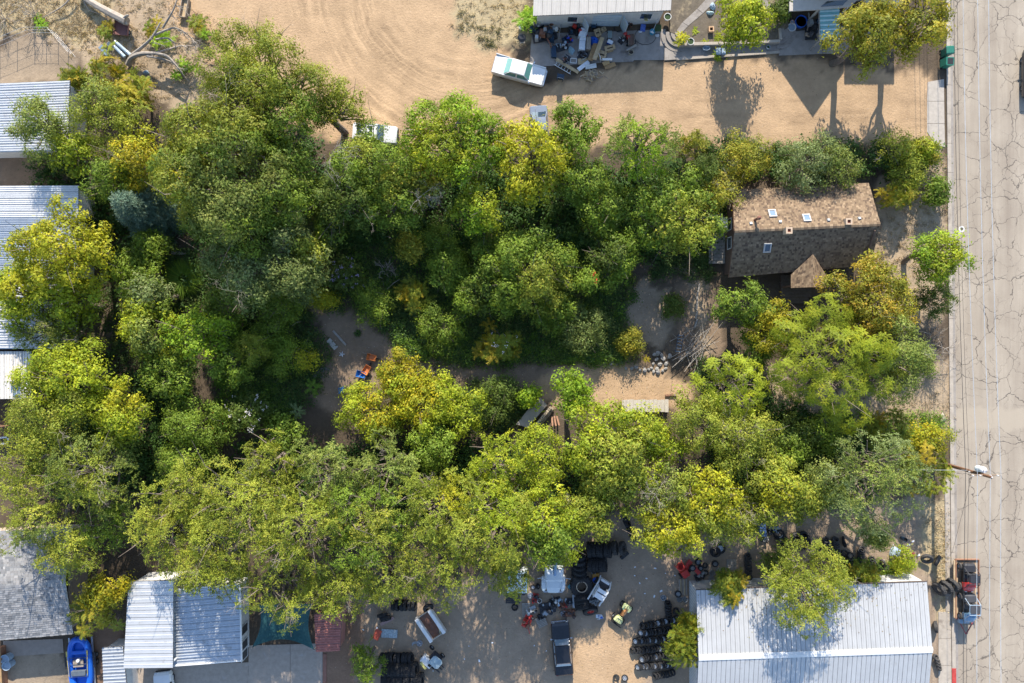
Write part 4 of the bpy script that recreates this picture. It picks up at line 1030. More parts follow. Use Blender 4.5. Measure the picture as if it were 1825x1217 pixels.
# ---------------------------------------------------------------- trees (label, px, py, r px, crown height, leaf style, colour ...)
G_ELM = 'elms massed along the south boundary'
TREES = [
 # north west corner
 ('grey-green elm standing over the northernmost white metal roof', 72, 222, 62, 5.5, 'fine', 'elmgrey', dict(bare=2)),
 ('yellow-green sumac thicket below the fallen grey tree trunk', 195, 128, 44, 1.7, 'rosette', 'sumac', dict(name='sumac_bush', cat='bush', rzf=.6)),
 ('small sumac at the corner of the white metal roof', 132, 142, 20, 1.6, 'rosette', 'sumac', dict(name='sumac_bush', cat='bush', rzf=.6)),
 ('orange-tinged sumac between the fallen trunk and the large elm', 235, 168, 42, 2.4, 'rosette', 'sumac', dict(name='sumac_bush', cat='bush', rzf=.6, patches=((10, 5, 22, 'gold'),))),
 ('bushy elm east of the northernmost white roof', 190, 205, 62, 5.0, 'fine', 'elm', dict(patches=((-10, -30, 25, 'elmgrey'),))),
 ('yellow-green maple low beside the grey-green elm', 135, 268, 50, 4.5, 'broad', 'lime', dict()),
 ('golden-leaved tree just above the blue spruce', 258, 290, 62, 5.2, 'broad', 'goldish', dict(patches=((5, 20, 30, 'gold'),))),
 ('dark green elm filling the gap north of the blue spruce', 205, 318, 46, 4.5, 'fine', 'green', dict()),
 ('tall elm with an open sunlit crown beside the dirt turning circle', 478, 150, 140, 8.0, 'fine', 'elm', dict(tone=.86, ry=92, bare=3, dens=.5, lobes=24, trunk=.4)),
 ('elm bough reaching east over the white van', 592, 192, 66, 6.5, 'fine', 'elm', dict(tone=.86, ry=46, dens=.5)),
 ('large spreading elm with grey-green foliage and bare grey limbs', 435, 305, 165, 8.5, 'broad', 'green', dict(tone=.78, ry=150, bare=3, dens=.56, lobes=34, trunk=.5, patches=((-80, -60, 60, 'elm'), (60, 20, 40, 'elmdark'), (0, -90, 60, 'elm'), (-20, 60, 70, 'elmgrey'), (-110, 40, 50, 'elm')))),
 ('grey-green elm hanging over the dark garden path', 492, 452, 120, 6.5, 'broad', 'dgrey', dict(tone=.85, ry=98, bare=3, dens=.56, lobes=26, patches=((30, -30, 30, 'silver'), (-40, 40, 30, 'silver'), (70, 0, 25, 'elm')))),
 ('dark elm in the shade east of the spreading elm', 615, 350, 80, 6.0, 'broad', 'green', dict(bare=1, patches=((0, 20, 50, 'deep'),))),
 ('green elm right beside the white van', 655, 290, 74, 6.2, 'fine', 'green', dict(patches=((-10, -15, 25, 'elm'),))),
 # west side
 ('bright yellow-green mulberry crown over the middle white roofs', 118, 448, 98, 6.5, 'big', 'mul', dict(ry=86, lobes=22)),
 ('olive-yellow tree below the mulberry at the west edge', 42, 525, 64, 5.0, 'big', 'lime', dict(patches=((10, -20, 25, 'mul'),))),
 ('lime-green maple bough south of the mulberry', 125, 535, 56, 5.0, 'big', 'lime', dict()),
 ('grey drooping elm shading the roof edge at the west side', 90, 590, 66, 4.5, 'willow', 'elmdark', dict(bare=3, ry=40)),
 ('small dark tree in deep shade beside the spiky grass clump', 235, 478, 34, 3.0, 'broad', 'green', dict()),
 ('green maple with pale tips south of the grass clump', 268, 525, 52, 4.0, 'big', 'green', dict(patches=((0, 0, 30, 'silver'),))),
 ('maple with yellowing leaves south-west of the grass clump', 262, 590, 58, 4.6, 'big', 'lime', dict(patches=((10, 10, 25, 'elmgrey'),))),
 ('glossy bright green walnut tree in the west garden', 352, 598, 62, 5.0, 'big', 'bright', dict(ry=54)),
 ('dark walnut bough hanging below the glossy walnut', 300, 665, 50, 4.0, 'big', 'green', dict()),
 ('wide yellow-green elm beside the ribbed white lean-to', 122, 672, 92, 6.0, 'broad', 'lime', dict(ry=70, lobes=20)),
 ('elm with dead twigs at its heart beside the brown fence', 92, 742, 78, 6.0, 'fine', 'elm', dict(bare=4)),
 ('yellow tipped ash between the west elms and the flowering shrubs', 212, 738, 62, 5.5, 'broad', 'lime', dict(patches=((15, -25, 28, 'mul'),))),
 ('streaky weeping elm in the south-west thicket', 168, 835, 80, 6.0, 'willow', 'elmgrey', dict(bare=4, patches=((0, 20, 50, 'elm'),))),
 ('elm at the west edge above the grey shingle roof', 38, 838, 64, 6.0, 'willow', 'elm', dict()),
 ('dense green elm touching the grey shingle roof ridge', 62, 925, 66, 6.2, 'willow', 'elm', dict(patches=((20, 20, 30, 'elmgrey'),))),
 ('elm bough drooping over the east end of the shingle roof', 128, 985, 56, 5.5, 'willow', 'elm', dict(dens=.7)),
 ('shaded elm between the shingle roof and the elm grove', 190, 935, 48, 4.5, 'willow', 'green', dict()),
 ('small golden-topped tree between shingle roof and white roof', 188, 1052, 46, 3.8, 'big', 'gold', dict(ry=26)),
 ('sumac with tan tips above the bow of the blue raft', 172, 1090, 48, 2.8, 'rosette', 'olive', dict(name='sumac_bush', cat='bush', ry=36)),
 ('dark green lilac west of the white-flowered rose', 348, 758, 56, 3.2, 'fine', 'green', dict(name='lilac_bush', cat='bush')),
 ('shadowed shrub south of the lilac', 330, 820, 56, 3.0, 'fine', 'green', dict(name='shrub', cat='bush')),
 ('rose bush covered in white blossoms', 446, 735, 38, 2.4, 'broad', 'deep', dict(name='rose_bush', cat='bush', flowers=((.75, .70, .68), .11, 40))),
 ('shrub with a few red flowers beside the white rose', 398, 752, 26, 2.2, 'broad', 'green', dict(name='flowering_shrub', cat='bush', flowers=((.65, .08, .04), .14, 9))),
 # elm grove along the south
 ('westernmost elm of the south grove', 300, 950, 66, 6.5, 'willow', 'elm', dict(group=G_ELM, dens=.7)),
 ('elm of the south grove nearest the shadowed shrub', 330, 880, 66, 6.5, 'willow', 'elm', dict(group=G_ELM)),
 ('elm of the south grove right above the blue-white roof', 372, 1010, 72, 6.5, 'willow', 'elm', dict(bare=3, dens=.7, group=G_ELM)),
 ('broad elm of the south grove with tawny twigs', 430, 915, 92, 8.0, 'willow', 'elm', dict(bare=5, lobes=20, group=G_ELM)),
 ('feathery elm on the north edge of the south grove', 478, 828, 66, 6.5, 'elm', 'elm', dict(group=G_ELM)),
 ('elm whose boughs hang over the green shade sail', 500, 1040, 78, 6.5, 'willow', 'elm', dict(bare=3, group=G_ELM)),
 ('tall elm at the heart of the south grove', 545, 945, 86, 8.5, 'elm', 'elm', dict(bare=3, lobes=20, group=G_ELM)),
 ('elm above the pink tin shed', 600, 1050, 66, 6.5, 'willow', 'elm', dict(bare=3, group=G_ELM)),
 ('green elm behind the golden shrubs', 585, 845, 72, 6.5, 'elm', 'elmgrey', dict(group=G_ELM, bare=2)),
 ('deep green elm in the middle of the south grove', 650, 930, 82, 7.5, 'elm', 'green', dict(bare=3, group=G_ELM, patches=((20, 0, 40, 'elm'),))),
 ('grey-twigged elm east of the green elm', 690, 835, 66, 6.5, 'elm', 'elmgrey', dict(bare=4, group=G_ELM)),
 ('elm over the dark tyres near the pink shed', 690, 1020, 72, 6.5, 'willow', 'elm', dict(bare=3, group=G_ELM)),
 ('elm with a yellow bough in the south grove', 775, 905, 82, 7.5, 'elm', 'elm', dict(bare=3, group=G_ELM, patches=((40, -30, 30, 'mul'),))),
 ('elm dropping its boughs above the abandoned truck bed', 795, 1005, 78, 6.5, 'willow', 'elm', dict(bare=5, group=G_ELM)),
 ('yellow-green elm on the north edge near the stone wall', 880, 830, 68, 6.0, 'elm', 'lime', dict(bare=2, group=G_ELM)),
 ('lush elm east of the grove centre', 880, 935, 86, 7.5, 'elm', 'elm', dict(bare=3, group=G_ELM, patches=((10, -40, 35, 'lime'),))),
 ('elm over the two-coloured camper roof', 905, 1016, 52, 5.0, 'elm', 'elm', dict(group=G_ELM)),
 ('broad green elm north of the white jeep', 972, 935, 78, 7.0, 'broad', 'lime', dict(bare=2, group=G_ELM, patches=((0, 30, 40, 'green'),))),
 ('elm north of the piled tractor tyres', 1040, 918, 60, 6.0, 'broad', 'elm', dict(group=G_ELM)),
 ('elm between the stone wall and the maple', 965, 815, 56, 5.5, 'fine', 'lime', dict(bare=2, group=G_ELM)),
 # centre south
 ('golden-green shrub beside the orange wheelbarrow', 722, 672, 52, 2.6, 'broad', 'goldish', dict(name='shrub', cat='bush', patches=((-5, -20, 30, 'gold'),))),
 ('large yellow-green privet south of the wheelbarrow', 662, 735, 76, 3.2, 'broad', 'lime', dict(name='privet_bush', cat='bush', ry=52, patches=((20, -10, 40, 'goldish'),))),
 ('yellow-green privet south of the garden lane', 755, 725, 62, 3.4, 'broad', 'lime', dict(name='privet_bush', cat='bush', patches=((-10, -20, 40, 'goldish'),))),
 ('arching privet reaching toward the stone wall', 828, 735, 44, 3.0, 'broad', 'lime', dict(name='privet_bush', cat='bush', ry=56)),
 ('shaded elm sapling behind the privets', 770, 800, 52, 4.0, 'broad', 'green', dict()),
 ('dense big-leaved maple south of the dirt lane', 1092, 792, 96, 6.0, 'big', 'lime', dict(lobes=24, ry=92, patches=((10, 30, 60, 'elm'),))),
 ('upright young maple at the edge of the dirt lane', 1022, 698, 40, 5.0, 'big', 'bright', dict(ry=46)),
 ('maple over the weathered board table', 1172, 788, 56, 5.2, 'big', 'lime', dict(ry=50)),
 ('lower maple with dark hollows east of the elm grove', 1105, 860, 66, 5.5, 'big', 'elm', dict(dens=.55)),
 ('light green locust beside the brush pile', 1302, 690, 70, 5.5, 'locust', 'lime', dict(ry=66, lobes=20)),
 ('green locust south of the brush pile', 1245, 755, 66, 5.5, 'fine', 'elm', dict()),
 ('elm with a grey dead snag in its crown', 1318, 780, 66, 5.5, 'fine', 'elm', dict(bare=7)),
 ('bright elm standing at the west end of the tyre yard', 1195, 940, 72, 6.0, 'broad', 'elm', dict(bare=2, patches=((0, 0, 45, 'mul'),), ry=50)),
 ('elm with dry straw-coloured twigs above the tyre yard', 1175, 875, 52, 5.5, 'fine', 'elmgrey', dict(bare=8)),
 ('yellow-green elm over the wheel rims', 1262, 888, 72, 6.5, 'broad', 'elm', dict(bare=2, patches=((10, -10, 45, 'mul'),), lobes=18)),
 ('elm with bleached dead boughs over the tyre yard', 1318, 930, 48, 5.0, 'fine', 'elm', dict(bare=6)),
 ('yellow-green elm centre of the east grove', 1385, 870, 66, 6.0, 'broad', 'elm', dict(patches=((-10, 5, 30, 'mul'),))),
 ('small elm hanging over the dark tyre heap', 1432, 893, 46, 5.0, 'broad', 'elm', dict(bare=1)),
 ('dark understorey tree south of the tan clearing', 1400, 795, 52, 3.6, 'broad', 'deep', dict(patches=((0, 10, 25, 'green'),))),
 ('green shrub thicket south-east of the tan clearing', 1460, 780, 46, 3.0, 'broad', 'green', dict(name='shrub', cat='bush')),
 ('silvery green elm west of the utility pole', 1548, 848, 90, 6.5, 'willow', 'silver', dict(ry=98, lobes=22, patches=((0, 0, 60, 'elmgrey'),))),
 ('small pale elm between the yellow elm and silvery elm', 1468, 865, 44, 5.0, 'fine', 'elmgrey', dict()),
 ('sumac with orange seed heads at the foot of the utility pole', 1648, 832, 46, 3.0, 'rosette', 'sumac', dict(name='sumac_bush', cat='bush', ry=58)),
 ('yellow-green shrub on the verge north of the utility pole', 1652, 785, 40, 2.6, 'fine', 'goldish', dict(name='shrub', cat='bush', ry=32)),
 ('sumac saplings in front of the silvery elm', 1585, 775, 40, 2.4, 'rosette', 'sumac', dict(name='sumac_bush', cat='bush')),
 # around the brown house
 ('vivid green locust south of the brown shingle house', 1478, 642, 106, 6.0, 'locust', 'lime', dict(tone=.78, lobes=28, dens=.85, rzf=.55)),
 ('grey-green round-crowned elm near the street', 1592, 642, 80, 5.5, 'fine', 'elmgrey', dict(bare=2, ry=90)),
 ('bronze-tinged maple against the house gable', 1542, 534, 86, 5.0, 'broad', 'bronze', dict(lobes=20, patches=((40, -10, 30, 'olive'),))),
 ('dark green vine-like tree by the house entry', 1325, 545, 62, 3.8, 'broad', 'green', dict(ry=46)),
 ('small golden tree below the house entry', 1374, 582, 44, 4.0, 'broad', 'gold', dict(ry=48)),
 ('green shrub under the small golden tree', 1345, 625, 38, 2.5, 'broad', 'green', dict(name='shrub', cat='bush')),
 ('bright green ash leaning over the street', 1672, 458, 58, 5.0, 'broad', 'bright', dict(patches=((0, 0, 35, 'lime'),), dens=.55)),
 ('dark juniper shrub at the road edge below the ash', 1662, 535, 44, 2.4, 'juniper', 'deep', dict(name='juniper_bush', cat='bush')),
 ('silvery shrub hedge along the north side of the house', 1440, 285, 66, 3.6, 'fine', 'silver', dict(name='shrub', cat='bush', ry=52)),
 ('grey-green bush overhanging the house roof edge', 1492, 300, 48, 3.4, 'fine', 'elmgrey', dict(name='shrub', cat='bush')),
 ('olive shrub west of the silvery hedge', 1330, 285, 52, 3.2, 'fine', 'olive', dict(name='shrub', cat='bush', bare=3)),
 ('dry olive bush at the north-west house corner', 1275, 345, 40, 3.4, 'fine', 'olive', dict(name='shrub', cat='bush', bare=4)),
 ('yellow-green wild plum at the driveway mouth', 1592, 262, 44, 2.0, 'fine', 'elm', dict(dens=.36, name='plum_bush', cat='bush', bare=1)),
 ('wild plum shrub beside the concrete apron', 1645, 270, 30, 1.7, 'broad', 'olive', dict(name='plum_bush', cat='bush', patches=((0, 0, 18, 'lime'),))),
 ('bushy wild plum on the verge north-east of the house', 1618, 312, 32, 1.6, 'fine', 'elm', dict(dens=.34, name='plum_bush', cat='bush', bare=1)),
 ('sumac sprout near the north-east house corner', 1598, 352, 28, 1.6, 'rosette', 'sumac', dict(name='sumac_bush', cat='bush', dens=.5)),
 ('small weedy bush beside the kerb opposite the skylights', 1668, 345, 24, 1.4, 'broad', 'green', dict(name='weed_bush', cat='bush', dens=.5)),
 # north row
 ('wide leafy ash south of the turning circle', 815, 255, 100, 7.0, 'broad', 'bright', dict(tone=.9, ry=82, lobes=24, patches=((-30, 20, 60, 'lime'),), bare=2)),
 ('ash bough hanging down toward the shaded garden', 845, 375, 52, 6.0, 'broad', 'lime', dict(patches=((0, 20, 25, 'bright'),))),
 ('olive ash filling the row between the ash and the elm', 745, 325, 52, 5.5, 'broad', 'olive', dict(bare=5)),
 ('brilliant yellow-green mulberry in the north row', 948, 292, 72, 7.0, 'big', 'mul', dict(ry=86, lobes=20)),
 ('dark green elm behind the hidden grey car', 1022, 235, 48, 6.0, 'broad', 'green', dict()),
 ('shaded elm east of the yellow mulberry', 1030, 320, 52, 5.0, 'broad', 'green', dict(patches=((0, -15, 20, 'green'),))),
 ('fine-leaved green elm at the edge of the dirt drive', 1148, 262, 76, 6.5, 'elm', 'elmgrey', dict(ry=60, lobes=18, patches=((0, 20, 45, 'bright'),))),
 ('columnar juniper at the edge of the dirt drive', 1230, 262, 30, 3.5, 'juniper', 'olive', dict(name='juniper_tree', rzf=1.4)),
 ('second dark juniper between the elm and the olive shrub', 1248, 305, 32, 3.4, 'juniper', 'deep', dict(name='juniper_tree', rzf=1.2)),
 ('round-leaved green tree west of the brown house', 1195, 388, 84, 4.6, 'big', 'green', dict(rzf=.55, lobes=22, patches=((20, 20, 50, 'elm'),))),
 ('shaded green tree above the gravel patio', 1088, 458, 52, 3.6, 'broad', 'green', dict(patches=((-20, 0, 30, 'deep'),))),
 ('dark tree in shade between mulberry and round-leaved tree', 1075, 365, 52, 4.0, 'broad', 'green', dict()),
 ('large green tree in the centre of the garden', 940, 485, 98, 5.0, 'broad', 'green', dict(tone=.88, lobes=24, ry=90, patches=((30, 30, 50, 'elm'),))),
 ('lower bough tree west of the central garden tree', 862, 522, 52, 3.4, 'broad', 'green', dict(patches=((0, 0, 30, 'deep'),))),
 ('green tree south-west of the red flowers', 985, 560, 42, 2.6, 'broad', 'elm', dict(patches=((0, 0, 40, 'green'),))),
 ('butterfly bush with pale spikes above the garden lane', 893, 612, 42, 1.8, 'rosette', 'sumac', dict(name='butterfly_bush', cat='bush', flowers=((.7, .66, .7), .1, 16))),
 ('red-flowering trumpet vine in the dark garden', 1046, 500, 16, 4.2, 'broad', 'green', dict(name='trumpet_vine', cat='vine', flowers=((.75, .12, .06), .12, 8), dens=.5)),
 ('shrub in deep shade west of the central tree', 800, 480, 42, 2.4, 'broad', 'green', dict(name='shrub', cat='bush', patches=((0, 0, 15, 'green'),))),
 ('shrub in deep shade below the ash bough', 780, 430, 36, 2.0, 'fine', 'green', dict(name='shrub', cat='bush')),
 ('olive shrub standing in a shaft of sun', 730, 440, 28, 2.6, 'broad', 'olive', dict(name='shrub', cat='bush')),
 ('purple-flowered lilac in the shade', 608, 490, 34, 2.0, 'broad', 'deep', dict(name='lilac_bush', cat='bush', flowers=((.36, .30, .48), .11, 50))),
 ('yellow sunlit shrub above the bare soil path', 575, 532, 34, 1.8, 'fine', 'goldish', dict(name='shrub', cat='bush', ry=18)),
 ('yellow-green shrub lit on the dark slope', 738, 525, 22, 1.6, 'rosette', 'sumac', dict(name='shrub', cat='bush', ry=32)),
 ('dark shrub west of the bare soil path', 515, 635, 48, 2.0, 'fine', 'green', dict(name='shrub', cat='bush', patches=((35, 5, 16, 'goldish'),))),
 ('low shrub among the dead white sticks', 490, 585, 46, 1.8, 'fine', 'green', dict(name='shrub', cat='bush')),
 ('shrub below the palm-like sumac sprouts', 505, 770, 42, 1.8, 'big', 'green', dict(name='shrub', cat='bush')),
 ('dark shrub south of the lane opposite the wheelbarrow', 885, 700, 40, 1.8, 'fine', 'deep', dict(name='shrub', cat='bush')),
 ('bright sprig of vine on the pale wall slab', 946, 708, 16, 2.2, 'big', 'bright', dict(name='vine', cat='vine')),
 ('young pine with pale tips in the dark west garden', 448, 622, 32, 3.6, 'juniper', 'elm', dict(name='pine_sapling', dens=.8)),
 ('mid-height elm filling the gap east of the spreading elm', 690, 345, 62, 5.0, 'broad', 'green', dict(patches=((0, -10, 30, 'elm'),))),
 ('leafy hackberry in the dim west garden', 415, 640, 52, 3.4, 'broad', 'green', dict()),
 ('young hackberry north of the row of dark stones', 500, 545, 44, 3.0, 'fine', 'green', dict(tone=.9)),
 ('broad bush beneath the hanging elm', 400, 555, 44, 2.8, 'broad', 'green', dict(name='shrub', cat='bush')),
 ('bushy hackberry south of the blue spruce', 270, 440, 40, 3.0, 'broad', 'green', dict(tone=.9)),
 ('leafy shrub on the slope right of the purple lilac', 665, 540, 40, 1.8, 'fine', 'green', dict(name='shrub', cat='bush', tone=.9)),
 ('leafy shrub on the slope above the garden lane', 790, 580, 46, 1.8, 'fine', 'green', dict(name='shrub', cat='bush', tone=.9)),
 ('bluish leafy shrub north of the lane stones', 1045, 585, 48, 1.8, 'fine', 'dgrey', dict(name='shrub', cat='bush')),
 ('dry olive weed bush at the patio edge', 1122, 612, 26, 1.0, 'fine', 'olive', dict(name='weed_bush', cat='bush', dens=.35)),
 ('small weed bush between the patio and the brush pile', 1200, 545, 22, 1.0, 'fine', 'deep', dict(name='weed_bush', cat='bush', dens=.35)),
 # north east top
 ('light green tree on the garden terrace', 1326, 40, 58, 3.4, 'big', 'lime', dict(ry=54, dens=.5)),
 ('west half of the olive sycamore pair at the drive mouth', 1542, 66, 72, 6.0, 'big', 'olive', dict(bare=1, ry=72, dens=.48)),
 ('east half of the olive sycamore pair beside the green bins', 1630, 52, 66, 6.0, 'big', 'olive', dict(bare=1, dens=.40, ry=74)),
 ('dark green shrub by the white porch wall', 1393, 18, 20, 1.6, 'broad', 'deep', dict(name='shrub', cat='bush')),
 # south east
 ('feathery elm growing over the big metal roof', 1438, 1042, 80, 6.0, 'willow', 'elm', dict(lobes=20, bare=3, dens=.75, ry=78)),
 ('elm shoots under the feathery elm at the metal eave', 1385, 1005, 28, 3.0, 'willow', 'elmdark', dict()),
 ('sumac shoots at the metal eave near the wheel rims', 1300, 1045, 28, 3.2, 'rosette', 'sumac', dict(name='sumac_bush', cat='bush')),
 ('weedy sumac between the tyre stacks and the metal wall', 1540, 1025, 34, 1.9, 'rosette', 'sumac', dict(name='sumac_bush', cat='bush', ry=14)),
 ('yellow-green weed tree at the corner of the metal building', 1608, 1002, 24, 1.6, 'fine', 'lime', dict(name='weed_bush', cat='bush')),
 ('elm sapling hanging over the tyre yard fence', 1560, 955, 24, 3.2, 'willow', 'elmgrey', dict()),
 ('sumac sprouting among the tyre rows', 1218, 1150, 24, 2.6, 'rosette', 'sumac', dict(name='sumac_bush', cat='bush', ry=48)),
 ('sumac shoot at the building corner by the tyre rows', 1226, 1112, 14, 2.8, 'rosette', 'sumac', dict(name='sumac_bush', cat='bush')),
 ('dense green bush west of the long tyre rows', 655, 1178, 34, 2.4, 'juniper', 'green', dict(name='cedar_bush', cat='bush', ry=48)),
]
for (lab, px, py, r, zc, st, pal, kw) in TREES:
    tree(lab, px, py, r, zc, st, pal, **kw)
conifer('blue spruce with drooping boughs in the north-west garden', 252, 372, 56, 7.5)
# sprouts with a single whorl of fronds
def sprout(label, px, py, h, s, pal, name='sumac_sprout', cat='plant', group=None, n=1):
    rng = rngn(); c = W(px, py, h); t = thing(name, label, cat, (c.x, c.y, 0), 0, group)
    P = np.array([[0, 0, h]] + [[rng.normal() * .35 * s, rng.normal() * .35 * s, h * rng.uniform(.5, .95)] for _ in range(n - 1)]); Z = np.tile([0, 0, 1.0], (len(P), 1)) + rng.normal(size=P.shape) * .12
    V, ids = place(TPL['rosette'], P, Z, np.full(len(P), s), rng)
    link('fronds', qmesh('fronds', V, colours(ids, pal, rng, len(P)), LEAF), t)
    mb = MB()
    for p in P: mb.tube([(p[0] * .2, p[1] * .2, 0), tuple(p)], [.03 * s, .015 * s], 5)
    mb.build('stem', BARK, t)
    return t
sprout('small yellow weed at the rock pile', 1152, 640, .5, .6, 'sumac', name='weed')
sprout('palm-like sumac sprout beside the row of dark stones', 558, 690, 1.0, 1.35, 'green')
sprout('pale palm-like sumac sprout by the grey plank', 530, 733, .9, 1.2, 'silver')
for i, (px, py, h, s, pal) in enumerate([(185,55,1.0,1.0,'sumac'),(265,48,.9,1.1,'sumac'),(285,68,1.0,1.2,'bright'),(345,40,.9,1.1,'sumac'),(365,60,.7,.9,'bright'),(330,118,.8,1.0,'bright'),(312,135,.7,.8,'bright'),(70,42,.5,.9,'bright')]):
    sprout(['bushy green sumac sprout left of the rusty flatbed','sumac sprout right of the fallen trunk','sumac sprouts between the bleached limbs','sumac sprout nearest the bare dirt lot','small sumac sprout at the edge of the bare dirt lot','sumac sprout under the arching grey limb','tiny sumac sprout under the arching grey limb tip','single green sprout in the straw by the gravel yard'][i], px, py, h, s, pal, n=[5,4,6,5,3,4,2,3][i])
sprout('green leafy plant at the corner of the workshop', 946, 30, 1.6, 1.5, 'bright', n=6)
for i, (px, py, s) in enumerate([(1240, 56, .6), (1280, 62, .6), (1277, 70, .5), (1256, 74, .5), (1278, 100, .6)]):
    sprout('small leafy garden plant ' + ['next to the path on the terrace', 'beside the square clay planter', 'at the terrace wall centre', 'at the terrace wall near the white ring pot', 'growing at the walk kerb below the air conditioner'][i], px, py, .5, s, 'lime', name='garden_plant', n=3)
# spiky grass clump in the shaded west garden
def grass_clump(label, px, py, R, h, n, pal, name='grass_clump'):
    rng = rngn(); c = W(px, py)
    a = rng.uniform(0, 6.283, n); out = rng.uniform(.15, 1, n)
    V = []
    p0 = np.stack([np.cos(a) * .12 * R, np.sin(a) * .12 * R, np.zeros(n)], 1)
    d = np.stack([np.cos(a) * out, np.sin(a) * out, 1.1 - out * .4], 1); d = unit(d)
    p1 = p0 + d * h * .6; d2 = unit(d + np.stack([np.cos(a) * .6, np.sin(a) * .6, -.7 * np.ones(n)], 1)); p2 = p1 + d2 * R * .75 * rng.uniform(.7, 1.1, (n, 1))
    s = np.stack([-np.sin(a), np.cos(a), 0 * a], 1) * .025
    V = np.concatenate([np.stack([p0 - s, p0 + s, p1 + s, p1 - s], 1), np.stack([p1 - s, p1 + s, p2 + s * .1, p2 - s * .1], 1)])
    C = colours(np.concatenate([np.arange(n), np.arange(n)]), pal, rng, n)
    t = thing(name, label, 'plant', (c.x, c.y, 0)); link('blades', qmesh('blades', V, C, LEAF), t)
grass_clump('spiky dark green ornamental grass clump in the west garden', 332, 497, 1.7, 1.5, 700, 'green')
grass_clump('low dark weed tuft on the bare soil path', 638, 594, .4, .3, 90, 'deep')
# ---------------------------------------------------------------- ground cover
def cover(name, label, zones, tpl, pal, mat, zr, sr, seed, kind='stuff', cat='plants'):
    rng = np.random.default_rng(seed); PP = []
    for poly, n in zones:
        q = scatter(poly, n, rng); PP.append(q)
    q = np.concatenate(PP); P = np.column_stack([q, rng.uniform(*zr, len(q))])
    Z = np.tile([0, 0, 1.0], (len(P), 1)) + rng.normal(size=P.shape) * .25
    V, ids = place(TPL[tpl], P, Z, rng.uniform(*sr, len(P)), rng)
    V[:, :, 2] = np.maximum(V[:, :, 2], .01)
    o = link(name, qmesh(name, V, colours(ids, pal, rng, len(P)), mat)); tag(o, label, cat, kind=kind)
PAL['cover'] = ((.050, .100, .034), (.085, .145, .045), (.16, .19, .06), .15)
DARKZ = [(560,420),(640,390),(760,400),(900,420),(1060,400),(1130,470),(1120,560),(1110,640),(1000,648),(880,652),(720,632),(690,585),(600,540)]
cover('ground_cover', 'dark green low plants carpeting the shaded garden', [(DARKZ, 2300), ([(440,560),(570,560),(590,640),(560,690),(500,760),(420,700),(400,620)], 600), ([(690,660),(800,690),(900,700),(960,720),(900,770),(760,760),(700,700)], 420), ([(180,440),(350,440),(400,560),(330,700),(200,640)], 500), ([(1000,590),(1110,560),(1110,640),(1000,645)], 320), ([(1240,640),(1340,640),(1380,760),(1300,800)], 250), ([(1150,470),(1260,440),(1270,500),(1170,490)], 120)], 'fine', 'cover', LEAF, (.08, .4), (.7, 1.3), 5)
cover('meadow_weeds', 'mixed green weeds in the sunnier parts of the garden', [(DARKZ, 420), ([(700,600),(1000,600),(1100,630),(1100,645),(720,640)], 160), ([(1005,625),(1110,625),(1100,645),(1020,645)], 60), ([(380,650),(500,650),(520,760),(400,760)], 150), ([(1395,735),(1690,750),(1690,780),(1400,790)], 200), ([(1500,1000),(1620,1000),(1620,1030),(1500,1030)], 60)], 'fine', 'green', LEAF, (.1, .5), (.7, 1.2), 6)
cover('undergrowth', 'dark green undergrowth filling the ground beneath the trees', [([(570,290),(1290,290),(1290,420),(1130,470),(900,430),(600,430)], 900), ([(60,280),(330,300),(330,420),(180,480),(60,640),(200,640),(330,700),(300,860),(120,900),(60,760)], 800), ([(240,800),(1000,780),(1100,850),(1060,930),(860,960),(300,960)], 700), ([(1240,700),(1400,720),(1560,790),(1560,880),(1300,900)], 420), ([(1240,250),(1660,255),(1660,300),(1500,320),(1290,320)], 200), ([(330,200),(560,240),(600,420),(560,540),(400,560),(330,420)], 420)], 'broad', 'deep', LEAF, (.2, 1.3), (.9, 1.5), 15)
def blades(name, label, zones, h, pal, seed, wd=.009, mat=None):
    rng = np.random.default_rng(seed); PP = []
    for poly, n in zones:
        q = scatter(poly, max(4, n // 14), rng)
        q = np.repeat(q, 14, 0) + rng.normal(size=(len(q) * 14, 2)) * .11
        PP.append(q)
    q = np.concatenate(PP); n = len(q); P = np.column_stack([q, np.zeros(n)])
    d = unit(np.column_stack([rng.normal(size=(n, 2)) * 1.5, np.ones(n)])); L_ = h * rng.uniform(.5, 1.3, (n, 1))
    a = rng.uniform(0, 6.283, n); s = np.stack([np.cos(a), np.sin(a), 0 * a], 1) * wd
    tip = P + d * L_; tip2 = tip + np.column_stack([d[:, :2] * L_ * .5, -.1 * L_])
    V = np.stack([P - s, P + s, tip + s * .6, tip2], 1)
    ids = np.arange(n) // 14
    o = link(name, qmesh(name, V, colours(ids, pal, rng, ids.max() + 1), mat or DRYG)); tag(o, label, 'grass', kind='stuff')
PAL['straw'] = ((.46, .40, .32), (.54, .47, .40), (.36, .31, .25), .25)
PAL['strawy'] = ((.52, .44, .27), (.60, .51, .34), (.42, .35, .26), .2)
PAL['weed'] = ((.16, .19, .08), (.22, .24, .11), (.36, .32, .17), .3)
blades('dry_grass', 'straw-coloured dry grass in the unmown corners', [([(-20,-20),(200,-20),(200,70),(120,90),(60,50),(-20,75)], 9000), ([(190,-20),(310,-20),(380,60),(400,150),(300,190),(240,120),(170,110)], 6500), ([(800,-20),(950,-20),(945,50),(930,85),(870,85),(820,55)], 1300), ([(1570,330),(1685,250),(1692,480),(1640,580),(1600,560),(1560,470)], 5500), ([(1645,895),(1694,885),(1698,1060),(1692,1140),(1675,1060),(1650,1030)], 2200), ([(1390,710),(1690,700),(1700,760),(1400,780)], 2500), ([(1214,20),(1300,10),(1320,75),(1222,78)], 2000)], .17, 'straw', 8)
